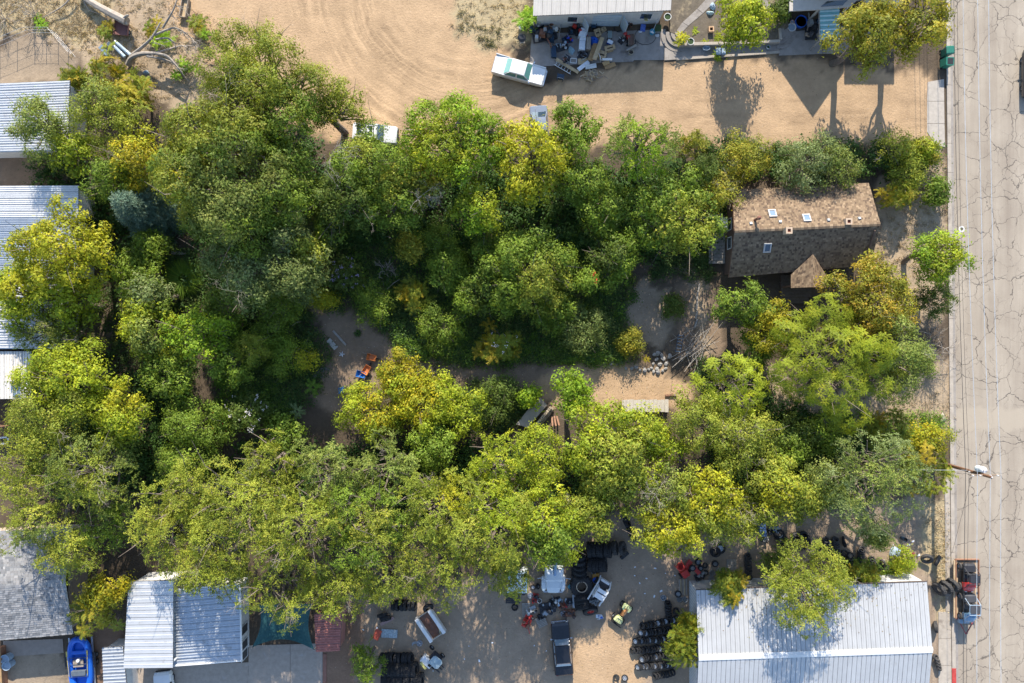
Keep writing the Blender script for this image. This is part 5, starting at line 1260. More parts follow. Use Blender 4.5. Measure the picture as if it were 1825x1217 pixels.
blades('yellow_straw', 'bright yellow straw patches by the workshop garden', [([(820,-20),(940,-20),(930,40),(850,50)], 600), ([(1660,940),(1696,930),(1697,1050),(1670,1000)], 900), ([(1692,1080),(1696,1080),(1698,1180),(1694,1180)], 500), ([(120,50),(230,40),(260,90),(180,130),(110,90)], 1800)], .15, 'strawy', 9)
blades('grey_weeds', 'grey-green weed tufts along the edge of the dirt lot', [([(815,15),(835,25),(850,75),(830,60)], 260), ([(845,45),(895,50),(890,88),(862,85)], 420), ([(870,70),(885,70),(885,86),(870,86)], 250), ([(300,40),(420,40),(420,140),(330,140)], 400), ([(1200,255),(1540,255),(1540,275),(1200,275)], 1500)], .2, 'weed', 10)
# leaf litter / fallen scraps in the yards
rng = np.random.default_rng(77)
q = np.concatenate([scatter([(640,1070),(1010,1040),(1230,990),(1230,1217),(640,1217)], 900, rng), scatter([(1000,650),(1230,680),(1220,735),(1000,730)], 500, rng), scatter([(690,630),(1000,660),(1000,700),(700,670)], 250, rng), scatter([(1370,690),(1700,690),(1700,770),(1380,780)], 500, rng), scatter([(1340,930),(1640,900),(1640,1010),(1340,1010)], 500, rng), scatter([(570,560),(700,600),(690,680),(570,720)], 150, rng), scatter([(1100,500),(1205,500),(1205,640),(1120,610)], 200, rng), scatter([(1560,340),(1690,300),(1680,560)], 500, rng), scatter([(200,40),(420,40),(330,180)], 300, rng)])
n = len(q); P = np.column_stack([q, np.full(n, .02)]); nn = unit(np.array([0, 0, 1.0]) + rng.normal(size=P.shape) * .3)
l = rng.uniform(.05, .13, n)
o = link('leaf_litter', qmesh('leaf_litter', leaves(P, np.cross(nn, rng.normal(size=P.shape)), nn, l, l * .6), np.array([(.45, .33, .15), (.30, .19, .09), (.5, .42, .3)])[rng.integers(0, 3, n)] * rng.uniform(.6, 1.2, (n, 1)), DRYG)); tag(o, 'fallen dry leaves scattered over the yards', 'leaves', kind='stuff')
# ---------------------------------------------------------------- dead wood
def bare_tree(label, px, py, h, r0, ln, seed, name='dead_shrub', n=6, spread=.55, mat=None, flat=.6, cat='dead tree', depth=3):
    rng = np.random.default_rng(seed); c = W(px, py); t = thing(name, label, cat, (c.x, c.y, 0))
    for i in range(n):
        a = 6.283 * i / n + rng.uniform(-.4, .4); mb = MB()
        twigs(mb, (0, 0, 0), (math.cos(a) * flat, math.sin(a) * flat, 1), ln, r0, rng, depth, spread)
        mb.build('branch', mat or DEADW, t, smooth=True)
    return t
bare_tree('bare grey leafless tree leaning over the road edge', 1648, 610, 4, .05, 2.0, 21, n=7, name='leafless_tree')
bare_tree('small leafless shrub at the kerb below the bare tree', 1652, 672, 2, .035, 1.2, 22, n=6)
bare_tree('bleached dead bush in the middle of the shaded garden', 692, 482, 2, .035, 1.0, 23, n=8)
bare_tree('grey leafless bush at the west straw patch', 65, 30, 2, .04, 1.4, 24, n=6)
bare_tree('leafless twig bush in the top left corner', 10, 35, 2, .04, 1.4, 27, n=5)
bare_tree('brown leafless shrub beside the gravel patio', 1218, 482, 2, .03, .9, 25, n=8, mat=BARK)
def dead_patch(lab, px, py, z, ln, n, seed, dirn=(0, 0)):
    t = TREEOBJ[lab]; rng = np.random.default_rng(seed); p = W(px, py, z - .9)
    for i in range(n):
        a = 6.283 * i / n + rng.uniform(-.5, .5); mb = MB()
        twigs(mb, tuple(p), (math.cos(a) + dirn[0], math.sin(a) + dirn[1], .25), ln * .75, .02, rng, 4, .55)
        mb.build('dead_branch', PALEW, t, world=True, smooth=True)
PALEW = M('bleached_twigs', (.36, .31, .26), .9, var=.2)
dead_patch('large spreading elm with grey-green foliage and bare grey limbs', 590, 275, 9.6, 1.9, 6, 61, (.7, -.6))
dead_patch('grey-green elm hanging over the dark garden path', 470, 450, 9.2, 1.8, 5, 63, (0, -.4))
dead_patch('olive ash filling the row between the ash and the elm', 755, 345, 7.5, 1.6, 5, 64, (.2, -.8))
dead_patch('elm with dry straw-coloured twigs above the tyre yard', 1168, 880, 7.8, 1.5, 7, 65)
dead_patch('elm with bleached dead boughs over the tyre yard', 1318, 905, 7.0, 1.4, 6, 66, (0, -.5))
dead_patch('elm with a grey dead snag in its crown', 1315, 768, 7.6, 1.4, 7, 67)
dead_patch('streaky weeping elm in the south-west thicket', 160, 830, 8.3, 1.8, 5, 68)
dead_patch('dry olive bush at the north-west house corner', 1290, 330, 4.6, 1.2, 6, 72)
def limbpath(t, name, pts, r, mat=None):
    mb = MB(); P_ = [W(*p) for p in pts]; Q = []
    n = len(P_)
    for i in range(n - 1):
        p0, p1, p2, p3 = P_[max(i - 1, 0)], P_[i], P_[i + 1], P_[min(i + 2, n - 1)]
        for k in range(4):
            u = k / 4; Q.append(.5 * ((2 * p1) + (p2 - p0) * u + (2 * p0 - 5 * p1 + 4 * p2 - p3) * u * u + (3 * p1 - p0 - 3 * p2 + p3) * u ** 3))
    Q.append(P_[-1]); m_ = len(Q)
    mb.tube(Q, [r[0] + (r[1] - r[0]) * i / (m_ - 1) for i in range(m_)], 8)
    mb.build(name, mat or DEADW, t, world=True, smooth=True)
c = W(228, 108); ft = thing('fallen_tree', 'fallen bleached tree with arching grey limbs', 'dead tree', (c.x, c.y, 0))
limbpath(ft, 'trunk', [(229,115,.25),(235,103,.8),(252,96,1.3),(276,95,1.5)], (.30, .17))
limbpath(ft, 'limb', [(276,95,1.5),(298,100,1.8),(315,118,1.6),(326,133,1.0),(338,147,.25)], (.15, .04))
limbpath(ft, 'limb', [(233,100,.7),(258,80,1.6),(272,65,2.2),(286,40,2.6)], (.18, .07))
limbpath(ft, 'limb', [(276,62,2.2),(300,52,2.6),(315,50,2.6),(335,62,2.0),(348,78,1.0)], (.11, .03))
limbpath(ft, 'limb', [(290,50,2.4),(302,30,3.2),(310,15,3.6),(318,-8,4.0)], (.10, .05))
limbpath(ft, 'limb', [(276,95,1.4),(300,88,1.4),(320,82,1.2),(345,82,.8)], (.12, .04))
limbpath(ft, 'limb', [(262,100,1.4),(290,105,1.4),(308,112,1.1),(318,122,.6)], (.12, .03))
limbpath(ft, 'limb', [(278,70,1.8),(300,68,2.0),(312,80,1.7),(314,96,1.0)], (.09, .03))
rng = np.random.default_rng(5)
for (px, py, z) in ((340,66,1.9),(316,52,2.6),(312,10,3.6),(330,82,1.2),(300,70,2.0),(348,80,.9),(326,58,2.3),(305,28,3.2),(322,80,1.3),(300,100,1.7),(270,75,1.9),(312,115,1.6),(250,92,1.2)):
    mb = MB(); p = W(px, py, z); twigs(mb, tuple(p), (.4, -.3, .1), 1.1, .04, rng, 3, .7); mb.build('twigs', DEADW, ft, world=True, smooth=True)
c = W(190, 20); ft = thing('fallen_log', 'thick grey log lying across the rusty flatbed', 'log', (c.x, c.y, 0))
limbpath(ft, 'log_trunk', [(140,-12,.5),(165,5,.7),(195,22,.9),(226,38,1.05)], (.28, .42))
limbpath(ft, 'root_stub', [(220,34,1.2),(226,28,1.5),(229,27,1.6)], (.18, .08)); limbpath(ft, 'root_stub', [(222,38,1.0),(227,44,1.1)], (.2, .1))
limbpath(ft, 'side_branch', [(150,2,.5),(160,18,.3),(180,25,.1)], (.08, .02)); limbpath(ft, 'side_branch', [(130,-10,.6),(110,12,.5),(60,40,.2)], (.1, .02)); limbpath(ft, 'side_branch', [(185,18,.5),(190,30,.1)], (.08, .05))
# loose dead sticks in the dark west garden
for i, (a, b_, lab) in enumerate([((510,632),(550,620),'longest pale dead stick in the west garden'), ((518,617),(560,632),'curved pale stick below the longest dead stick'), ((494,575),(497,588),'short upright pale stick at the garden edge'), ((521,580),(537,573),'small white stick beside the short stick'), ((400,668),(440,640),'split dead bough below the young pine'), ((690,515),(712,498),'dead stick below the bleached bush'), ((683,423),(698,425),'pale bent stick in the darkest shade'), ((1010,366),(1042,362),'pale stick in the dark gap south of the mulberry')]):
    mb = MB(); p = W(*a, .7); q_ = W(*b_, .9); mid = (p + q_) / 2 + Vector((.1, .12, .25)); cc_ = (p + q_) / 2
    mb.tube([p - cc_, mid - cc_, q_ - cc_], [.035, .03, .012], 5)
    if i in (0, 4): mb.tube([mid - cc_, mid - cc_ + Vector((.5, .3, .1))], [.02, .006], 4)
    o = mb.build('dead_stick', DEADW, smooth=True); o.location = cc_; tag(o, lab, 'stick')


# dry leaves and twigs that have dropped on the metal roofs
rng = np.random.default_rng(5); AA, BB, CC_, DD = W(1239, 1052, 2.9), W(1650, 1037, 2.9), W(1665, 1158, 3.75), W(1247, 1172, 3.75)
n = 420; u = np.clip(rng.normal(.5, .22, n), .01, .99); v = np.clip(np.abs(rng.normal(0, .35, n)), .02, .98)
P = np.array([list(lerp(lerp(AA, BB, a_), lerp(DD, CC_, a_), b_) + Vector((0, 0, .05))) for a_, b_ in zip(u, v)])
nn = unit(np.array([0, 0, 1.0]) + rng.normal(size=P.shape) * .2); l = rng.uniform(.06, .16, n)
o = link('roof_leaf_litter', qmesh('roof_leaf_litter', leaves(P, np.cross(nn, rng.normal(size=P.shape)), nn, l, l * .6), np.array([(.30, .22, .10), (.18, .12, .06), (.36, .32, .12)])[rng.integers(0, 3, n)], DRYG)); tag(o, 'dry leaves dropped on the long metal roof', 'leaves', kind='stuff')
#print('LEAFQUADS', sum(len(m.polygons) for m in bpy.data.meshes if m.name.split('.')[0] in ('crown','ground_cover','undergrowth','meadow_weeds')), 'TRIS', sum(sum(len(p.vertices) - 2 for p in m.polygons) for m in bpy.data.meshes))
# ---------------------------------------------------------------- vehicles
RUB = M('tyre_rubber', (.022, .022, .023), .85, var=.35, scale=6, dirt=((.10, .085, .07), 3, .6))
RUBG = M('dusty_rubber', (.055, .052, .05), .9, var=.3, scale=6, dirt=((.17, .14, .11), 3, .56))
CHR = M('chrome', (.6, .6, .6), .2, .9, var=.05); BLK = M('black_plastic', (.02, .02, .022), .6)
REDL = M('tail_lamp', (.4, .02, .02), .3); HEADL = glass('head_lamp', (.6, .6, .58))
RIMS = M('alloy_rim', (.48, .50, .52), .35, .7, var=.15, scale=4); RIMR = M('red_rim', (.45, .04, .03), .5, var=.2); RIMT = M('tan_rim', (.42, .33, .24), .8)
def tyre_prof(R, w, h):
    k = w / 2
    return [(h, -k * .8), (h + (R - h) * .35, -k), (R * .93, -k * .95), (R, -k * .7), (R, k * .7), (R * .93, k * .95), (h + (R - h) * .35, k), (h, k * .8)]
def tyre_mesh(name, R, w, h, n=24, lug=0, mat=None):
    mb = MB(); mb.lathe(tyre_prof(R, w, h), n, closed=True)
    if lug:
        for i in range(lug):
            a = 6.2832 * i / lug
            for s in (-1, 1):
                mb.box((R * math.cos(a + s * .05) * 1.0, R * math.sin(a + s * .05), s * w * .22), (.09 * R, .10 * R, w * .5), rz=a)
    else:
        for i in range(n):          # tread blocks
            a = 6.2832 * (i + .5) / n
            mb.box((R * math.cos(a), R * math.sin(a), 0), (.03 * R, .16 * R, w * .62), rz=a)
    return mb.mesh(name, mat or RUB, smooth=False)
TY = {'car': tyre_mesh('tyre', .33, .22, .2), 'cart': tyre_mesh('tyre', .33, .22, .2, mat=RUBG), 'small': tyre_mesh('tyre', .27, .18, .15), 'truck': tyre_mesh('tyre', .52, .30, .28), 'truckd': tyre_mesh('tyre', .55, .32, .29, mat=RUBG), 'mud': tyre_mesh('tyre', .66, .36, .30, 24, 20, RUBG), 'giant': tyre_mesh('tyre', 1.08, .62, .50, 32, 26), 'tractor': tyre_mesh('tyre', .72, .42, .36, 28, 22), 'atv': tyre_mesh('tyre', .30, .26, .14, 18, 14)}
TYD = {'car': (.33, .22, .2), 'cart': (.33, .22, .2), 'small': (.27, .18, .15), 'truck': (.52, .30, .28), 'truckd': (.55, .32, .29), 'mud': (.66, .36, .30), 'giant': (1.08, .62, .5), 'tractor': (.72, .42, .36), 'atv': (.30, .26, .14)}
def rim_mesh(h, w, spokes=5, mat=None):
    mb = MB(); k = w * .32
    mb.lathe([(h * 1.02, -k), (h * 1.02, k), (h * .86, k), (h * .80, k * .3), (h * .80, -k)], 20, closed=True)
    for i in range(spokes):
        a = 6.2832 * i / spokes; mb.box((h * .5 * math.cos(a), h * .5 * math.sin(a), k * .35), (h * .72, h * .2, k * .4), rz=a)
    mb.lathe([(h * .26, k * .1), (h * .26, k * .75), (0, k * .8)], 10); mb.lathe([(h * .8, -k * .5), (0, -k * .5)], 16)
    return mb.mesh('rim', mat or RIMS)
RM = {}
def rim_for(kind, mat='RIMS', sp=5):
    k = (kind, mat, sp)
    if k not in RM: R, w, h = TYD[kind]; RM[k] = rim_mesh(h, w, sp, {'RIMS': RIMS, 'RIMR': RIMR, 'RIMT': RIMT}[mat])
    return RM[k]
def axis_rot(ax):
    return Vector((0, 0, 1)).rotation_difference(Vector(ax).normalized()).to_matrix().to_4x4()
def wheel(root, pos, kind='car', ax=(0, 1, 0), rim='RIMS', sp=5):
    w_ = link('wheel', TY[kind], root, mw=Matrix.Translation(pos) @ axis_rot(ax))
    link('rim', rim_for(kind, rim, sp), w_); return w_
def section(x, hw, zb, zt, cr=.03):
    return [(x, -hw * .96, zb), (x, -hw, zb + (zt - zb) * .35), (x, -hw * .985, zt - (zt - zb) * .22), (x, -hw * .90, zt - .02), (x, -hw * .5, zt + cr * .7), (x, 0, zt + cr), (x, hw * .5, zt + cr * .7), (x, hw * .90, zt - .02), (x, hw * .985, zt - (zt - zb) * .22), (x, hw, zb + (zt - zb) * .35), (x, hw * .96, zb)]
def car(name, label, cat, px, py, rz, stations, cab, paint, wb, track, wk='car', glassm=None, roofpaint=None, chrome=True, rack=False, sunroof=()):
    """stations: (x, half width, ztop) rear->front; cab: (xb0,xt0,xt1,xb1,zb,zt,wb,wt)"""
    p = W(px, py, .9); r = thing(name, label, cat, (p.x, p.y, 0), rz); g = glassm or GLS
    mb = MB(); mb.loft([section(x, hw, .28, zt) for x, hw, zt in stations]); body = mb.build('body', paint, r, smooth=True, bevel=0)
    xb0, xt0, xt1, xb1, zb, zt, wb_, wt = cab
    rows = []
    for (x0, x1, hw, z) in ((xb0, xb1, wb_, zb - .06), (xt0, xt1, wt, zt)):
        rows.append((x0, x1, hw, z))
    (a0, a1, aw_, az), (t0, t1, tw, tz) = rows
    mb = MB()
    mb.add([(a0, -aw_, az), (a1, -aw_, az), (a1, aw_, az), (a0, aw_, az), (t0, -tw, tz - .03), (t1, -tw, tz - .03), (t1, tw, tz - .03), (t0, tw, tz - .03)], [(0, 1, 5, 4), (1, 2, 6, 5), (2, 3, 7, 6), (3, 0, 4, 7)])
    mb.build('cabin', paint, r)
    mb = MB(); S = []
    for i in range(7):
        u = i / 6; x = t0 + (t1 - t0) * u; zz = tz + .05 * math.sin(math.pi * u); S.append([(x, -tw, tz - .03), (x, -tw * .93, zz + .005), (x, -tw * .5, zz + .035), (x, 0, zz + .045), (x, tw * .5, zz + .035), (x, tw * .93, zz + .005), (x, tw, tz - .03)])
    mb.loft(S); mb.build('roof', roofpaint or paint, r, smooth=True)
    def pane(nm, q4, shrink=.1, off=.012):
        c = sum((Vector(v) for v in q4), Vector()) / 4; n = (Vector(q4[1]) - Vector(q4[0])).cross(Vector(q4[3]) - Vector(q4[0])).normalized()
        mb = MB(); vv = [c + (Vector(v) - c) * (1 - shrink) + n * off for v in q4]; mb.add(vv, [(0, 1, 2, 3)]); mb.build(nm, g, r)
    pane('windscreen', [(a1, -aw_, az + .05), (a1, aw_, az + .05), (t1, tw, tz - .03), (t1, -tw, tz - .03)])
    pane('rear_window', [(a0, aw_, az + .05), (a0, -aw_, az + .05), (t0, -tw, tz - .03), (t0, tw, tz - .03)])
    for s in (-1, 1):
        for (u0, u1) in ((.02, .48), (.52, .98)):
            b0, b1 = (a0 + (a1 - a0) * u for u in (u0, u1)); c0, c1 = (t0 + (t1 - t0) * u for u in (u0, u1))
            q4 = [(b0, s * aw_, az + .08), (b1, s * aw_, az + .08), (c1, s * tw, tz - .04), (c0, s * tw, tz - .04)]
            pane('side_window', q4 if s < 0 else q4[::-1], .08)
    for (x0_, x1_, w_) in sunroof:
        mb = MB(); mb.box(((x0_ + x1_) / 2, 0, tz + .075), (x1_ - x0_, w_, .02)); mb.build('roof_window', GLS, r)
    xr, xf = stations[0][0], stations[-1][0]; hr, hf = stations[0][1], stations[-1][1]
    for s in (-1, 1):
        mb = MB(); mb.box((xf - .02, s * hf * .78, .68), (.1, .28, .16)); mb.build('headlight', HEADL, r)
        mb = MB(); mb.box((xr + .02, s * hr * .82, .72), (.08, .22, .16)); mb.build('taillight', REDL, r)
        mb = MB(); mb.box((a1 + .05, s * (aw_ + .16), az + .12), (.12, .18, .1)); mb.build('mirror', BLK if not chrome else CHR, r)
        for x in wb: wheel(r, (x, s * track, TYD[wk][0]), wk, (0, s, 0))
    bm_ = CHR if chrome else BLK
    for (x, h) in ((xf + .03, hf), (xr - .03, hr)):
        mb = MB(); mb.box((x, 0, .45), (.12, h * 1.96, .16)); mb.build('bumper', bm_, r, bevel=.02)
    if rack:
        for s in (-1, 1):
            mb = MB(); mb.tube([(t0 + .1, s * tw * .9, tz + .1), (t1 - .1, s * tw * .9, tz + .1)], .025, 6); mb.build('roof_rail', BLK, r)
    return r
def paint(name, c, rough=.28, dust=None):
    m = M(name, c, rough, 0.0, var=.05, scale=1.5, spec=.6, dirt=dust); m.node_tree.nodes['Principled BSDF'].inputs['Coat Weight'].default_value = .5; return m
WP_ = paint('white_car_paint', (.74, .73, .70)); BP = paint('black_car_paint', (.012, .013, .016), .2); GP_ = paint('grey_blue_paint', (.20, .23, .28)); TGL = glass('teal_glass', (.12, .30, .27))
ws_ = car('vintage_sedan', 'white 1950s sedan with teal rear window parked on the dirt drive', 'car', 926, 124.5, math.radians(-15.4),
    [(-2.6, .82, .86), (-2.55, .93, .95), (-2.0, .95, .98), (-1.3, .96, 1.0), (0, .96, 1.0), (1.0, .95, 1.0), (1.9, .93, .97), (2.45, .88, .92), (2.56, .78, .78)],
    (-1.45, -.85, .62, 1.15, .98, 1.50, .84, .70), WP_, (-1.55, 1.5), .80, glassm=TGL)
for s in (-1, 1):
    mb = MB(); mb.loft([[(x, s * (.86 + dx), z0), (x, s * .93, z0), (x, s * .93, z1), (x, s * (.86 + dx), z1)] for x, dx, z0, z1 in ((-2.6, 0, .9, 1.08), (-2.0, 0, .92, 1.06), (-1.2, .02, .94, 1.01))]); mb.build('tail_fin', WP_, ws_)
    mb = MB(); mb.box((1.4, s * .84, .98), (2.1, .12, .06)); mb.build('fender_ridge', WP_, ws_, bevel=.02)
car('black_coupe', 'black vintage coupe parked in the tyre yard', 'car', 1002, 1157, math.radians(95), [(-2.6, .84, .80), (-2.5, .93, .90), (-1.6, .95, .95), (0, .95, .96), (1.2, .94, .96), (2.3, .92, .92), (2.55, .86, .82)],
    (-1.65, -1.15, .55, 1.05, .95, 1.38, .82, .70), BP, (-1.5, 1.5), .80, glassm=GLSB)
car('jeep_wagon', 'white four-wheel drive half hidden under the elm boughs', 'car', 668, 238, math.radians(-4), [(-2.15, .85, 1.05), (-2.1, .9, 1.1), (-1, .92, 1.12), (.6, .92, 1.12), (1.2, .9, 1.08), (2.0, .86, 1.0), (2.15, .78, .9)],
    (-2.0, -1.85, .35, .95, 1.1, 1.75, .84, .72), WP_, (-1.25, 1.3), .78, chrome=False, rack=True, sunroof=((-1.55, -.85, 1.0), (-.5, -.05, .9)))
car('grey_sedan', 'grey-blue car mostly hidden behind the yellow mulberry', 'car', 962, 228, math.radians(-86), [(-2.2, .8, .85), (-2.1, .88, .95), (-1.2, .9, .98), (.8, .9, .98), (1.9, .86, .9), (2.15, .76, .75)],
    (-1.6, -.9, .4, 1.1, .95, 1.42, .8, .66), GP_, (-1.3, 1.35), .76, chrome=False)
car('white_hatchback', 'white hatchback at the bottom edge below the white roof', 'car', 291, 1237, math.radians(97), [(-2.0, .8, .95), (-1.9, .88, 1.0), (-.5, .9, 1.0), (.9, .9, .98), (1.8, .86, .88), (2.05, .74, .7)],
    (-1.9, -1.3, .25, 1.05, .97, 1.45, .8, .66), WP_, (-1.2, 1.3), .76, chrome=False)
car('dark_parked_car', 'dark car at the right edge of the road', 'car', 1845, 128, math.radians(90), [(-2.3, .8, .85), (-2.2, .9, .95), (-1.2, .92, .98), (.9, .92, .98), (2.0, .88, .9), (2.25, .78, .75)],
    (-1.7, -1.0, .45, 1.15, .95, 1.42, .82, .68), paint('dark_blue_paint', (.02, .025, .035)), (-1.35, 1.4), .78, chrome=False)
# old white truck cab with crane boom
p = W(987, 1036, 1.5); r = thing('crane_truck', 'old white truck cab with a blue crane boom under the elms', 'truck', (p.x, p.y, 0), math.radians(-91))
TW = paint('faded_white', (.58, .62, .64), .4)
mb = MB(); mb.loft([section(x, hw, .5, zt) for x, hw, zt in ((-.1, .78, 1.35), (.7, .72, 1.3), (1.15, .62, 1.2), (1.3, .5, 1.0))]); mb.build('bonnet', TW, r, smooth=True)
for s in (-1, 1):
    mb = MB(); mb.loft([section(x, hw, .45, zt) for x, hw, zt in ((-.3, .22, 1.0), (.3, .26, 1.08), (.9, .24, 1.0), (1.2, .14, .8))], T((0, s * .92, 0))); mb.build('fender', TW, r, smooth=True)
    wheel(r, (.55, s * 1.0, .52), 'truck', (0, s, 0)); wheel(r, (-2.6, s * 1.0, .52), 'truck', (0, s, 0))
    mb = MB(); mb.tube([(-.3, s * 1.0, 1.5), (-.35, s * 1.45, 1.6)], .03, 5); mb.box((-.35, s * 1.5, 1.6), (.06, .2, .3)); mb.build('mirror', CHR, r)
mb = MB(); mb.box((-.75, 0, 1.2), (1.3, 1.8, 1.3)); mb.box((-.8, 0, 1.95), (1.15, 1.62, .22), taper=.93); mb.build('cab', TW, r, bevel=.06)
mb = MB(); mb.box((-.12, 0, 1.62), (.04, 1.5, .42), ry=-.35); mb.build('windscreen', GLS, r)
mb = MB(); mb.box((-2.6, 0, .9), (2.3, 1.7, .16)); mb.build('flatbed', DARKM, r)
mb = MB(); mb.tube([(-1.5, .02, 1.6), (-1.0, .02, 2.5), (-2.6, .1, 3.0)], [.16, .15, .12], 8); mb.build('boom', paint('boom_blue', (.12, .22, .38), .5), r)
mb = MB(); mb.box((1.34, 0, .55), (.12, 1.9, .18)); mb.build('bumper', CHR, r)
# camper shell / van roof
p = W(922, 1036, 1.6); r = thing('camper_shell', 'white camper roof with a yellow edge dappled by leaves', 'camper', (p.x, p.y, 0), math.radians(-1))
mb = MB(); mb.box((0, 0, 1.1), (2.0, 2.2, 1.2)); mb.build('shell', TW, r, bevel=.05); mb = MB(); mb.box((0, 0, 1.74), (1.9, 2.1, .08)); mb.build('roof', paint('teal_white', (.55, .66, .68), .4), r, bevel=.03)
mb = MB(); mb.box((1.0, 0, 1.74), (.09, 2.1, .1)); mb.build('yellow_edge', paint('yellow_trim', (.6, .5, .03), .5), r)
for s in (-1, 1): wheel(r, (0, s * 1.0, .33), 'car', (0, s, 0))
# skid steer loader
p = W(1068, 1056, 1.2); r = thing('skid_steer', 'white skid-steer loader with exposed engine among the big tyres', 'loader', (p.x, p.y, 0), math.radians(58))
SW_ = paint('loader_white', (.68, .69, .69), .4)
mb = MB(); mb.box((-.1, 0, .75), (2.3, 1.05, .7)); mb.build('chassis', DARKM, r, bevel=.04)
for s in (-1, 1):
    mb = MB(); mb.box((.1, s * .5, 1.55), (1.15, .08, .9)); mb.build('cab_side', SW_, r)
    for x in (-.65, .75): wheel(r, (x, s * .68, .4), 'atv', (0, s, 0), 'RIMR'); 
    mb = MB(); mb.tube([(-1.1, s * .64, 1.3), (.9, s * .64, 1.25), (1.35, s * .6, .6)], .08, 6); mb.build('lift_arm', SW_, r)
    mb = MB(); mb.box((.95, s * .35, .95), (.12, .12, .2)); mb.build('headlight', M('orange_lamp', (.7, .15, .03), .4), r)
for (x, w_) in ((-.12, .5), (.42, .36)):
    mb = MB(); mb.box((x, 0, 2.02), (w_, 1.0, .05)); mb.build('cab_roof', SW_, r)
for i in range(3):
    mb = MB(); mb.box((.18, -.32 + i * .32, 2.0), (.1, .22, .04)); mb.build('roof_grille', BLK, r)
mb = MB(); mb.box((1.15, 0, .85), (.3, 1.15, .5), taper=.8); mb.build('bucket_plate', SW_, r, bevel=.04)
mb = MB(); rg = random.Random(9)
for i in range(22): mb.box((-.95 + rg.uniform(-.3, .3), rg.uniform(-.4, .4), 1.15 + rg.uniform(-.1, .15)), (rg.uniform(.08, .3), rg.uniform(.08, .3), rg.uniform(.1, .25)), rz=rg.uniform(0, 3))
mb.build('engine', M('oily_metal', (.16, .165, .16), .5, .4), r)
# quad bike
def quad(label, px, py, rz):
    p = W(px, py, .6); r = thing('quad_bike', label, 'quad bike', (p.x, p.y, 0), rz); Y = paint('pale_lime', (.62, .66, .30), .4)
    mb = MB(); mb.loft([section(x, hw, .45, zt) for x, hw, zt in ((.35, .2, .78), (.6, .42, .82), (.95, .46, .78), (1.05, .3, .66))]); mb.build('front_fender', Y, r, smooth=True)
    mb = MB(); mb.loft([section(x, hw, .5, zt) for x, hw, zt in ((-1.0, .4, .74), (-.8, .48, .82), (-.45, .42, .82), (-.3, .2, .8))]); mb.build('rear_fender', Y, r, smooth=True)
    mb = MB(); mb.loft([section(x, hw, .6, zt) for x, hw, zt in ((-.6, .16, .95), (-.2, .2, .92), (.2, .15, .85))]); mb.build('seat', paint('orange_seat', (.55, .22, .05), .6), r, smooth=True)
    mb = MB(); mb.box((0, 0, .45), (1.6, .35, .3)); mb.build('frame', BLK, r)
    mb = MB(); mb.tube([(.3, -.4, 1.05), (.42, 0, 1.0), (.3, .4, 1.05)], .022, 6); mb.build('handlebar', BLK, r)
    for s in (-1, 1):
        for x in (-.68, .75): wheel(r, (x, s * .48, .3), 'atv', (0, s, 0))
    for x in (-.8, .8):
        mb = MB()
        for k in range(4): mb.tube([(x - .25, -.3 + k * .2, .92), (x + .2, -.3 + k * .2, .92)], .015, 4)
        mb.tube([(x - .25, -.32, .92), (x - .25, .32, .92)], .015, 4); mb.tube([(x + .2, -.32, .92), (x + .2, .32, .92)], .015, 4); mb.build('rack', BLK, r)
    mb = MB(); mb.loft([[(1.35, y, .1), (1.42, y, .12), (1.34, y, .5), (1.28, y, .48)] for y in (-.72, 0, .72)], closed=True); mb.build('plough_blade', BLK, r); mb = MB(); mb.box((1.1, 0, .3), (.5, .3, .06)); mb.build('plough_arm', BLK, r)
quad('pale yellow quad bike with orange seat and black plough blade', 1110, 1093, math.radians(-125))
# abandoned utility bed
p = W(767, 1115, .8); r = thing('utility_bed', 'detached white utility truck bed with rusty floor', 'truck bed', (p.x, p.y, 0), math.radians(-56))
mb = MB(); mb.box((0, 0, .45), (2.55, 1.2, .1)); mb.build('floor', M('rusty_floor', (.20, .095, .06), .85, var=.3, dirt=((.12, .1, .09), 2, .5)), r)
for s in (-1, 1):
    mb = MB(); mb.box((0, s * .76, .62), (2.7, .34, .75)); b_ = mb.build('side_box', WP_, r, bevel=.02)
    for i in range(3):
        mb = MB(); mb.box((-.85 + i * .85, s * .94, .62), (.78, .02, .55)); d_ = mb.build('box_door', WP_, b_)
for x in (-1.3, 1.3):
    mb = MB(); mb.box((x, 0, .6), (.06, 1.2, .4)); mb.build('end_board', M('bed_grey', (.45, .42, .36), .6), r)
mb = MB(); mb.box((.9, .45, .6), (.1, .9, .08), rz=1.2); mb.build('loose_bar', M('cream_bar', (.6, .52, .3), .6), r)
# small forklift
p = W(765, 1177, .8); r = thing('forklift', 'small white forklift with grey canopy and yellow mast', 'forklift', (p.x, p.y, 0), math.radians(-40))
mb = MB(); mb.box((-.1, -.25, .6), (1.25, .75, .6)); mb.build('body', SW_, r, bevel=.05); mb = MB(); mb.box((.32, -.25, .92), (.32, .36, .05)); mb.build('hatch', BLK, r)
mb = MB(); mb.loft([[(x, -w_, 1.45), (x, w_, 1.45), (x, w_ * .9, 1.53), (x, -w_ * .9, 1.53)] for x, w_ in ((-.35, .35), (-.2, .5), (.55, .52), (.75, .35))], T((.25, .55, 0)), closed=True); mb.build('canopy', M('canopy_grey', (.30, .38, .40), .5), r)
for (x, y) in ((-.05, .15), (.8, .15), (-.05, .95), (.8, .95)):
    mb = MB(); mb.tube([(x, y, .5), (x, y, 1.47)], .035, 6); mb.build('canopy_post', BLK, r)
mb = MB(); mb.box((.35, .55, .55), (1.0, .8, .3)); mb.build('chassis', DARKM, r)
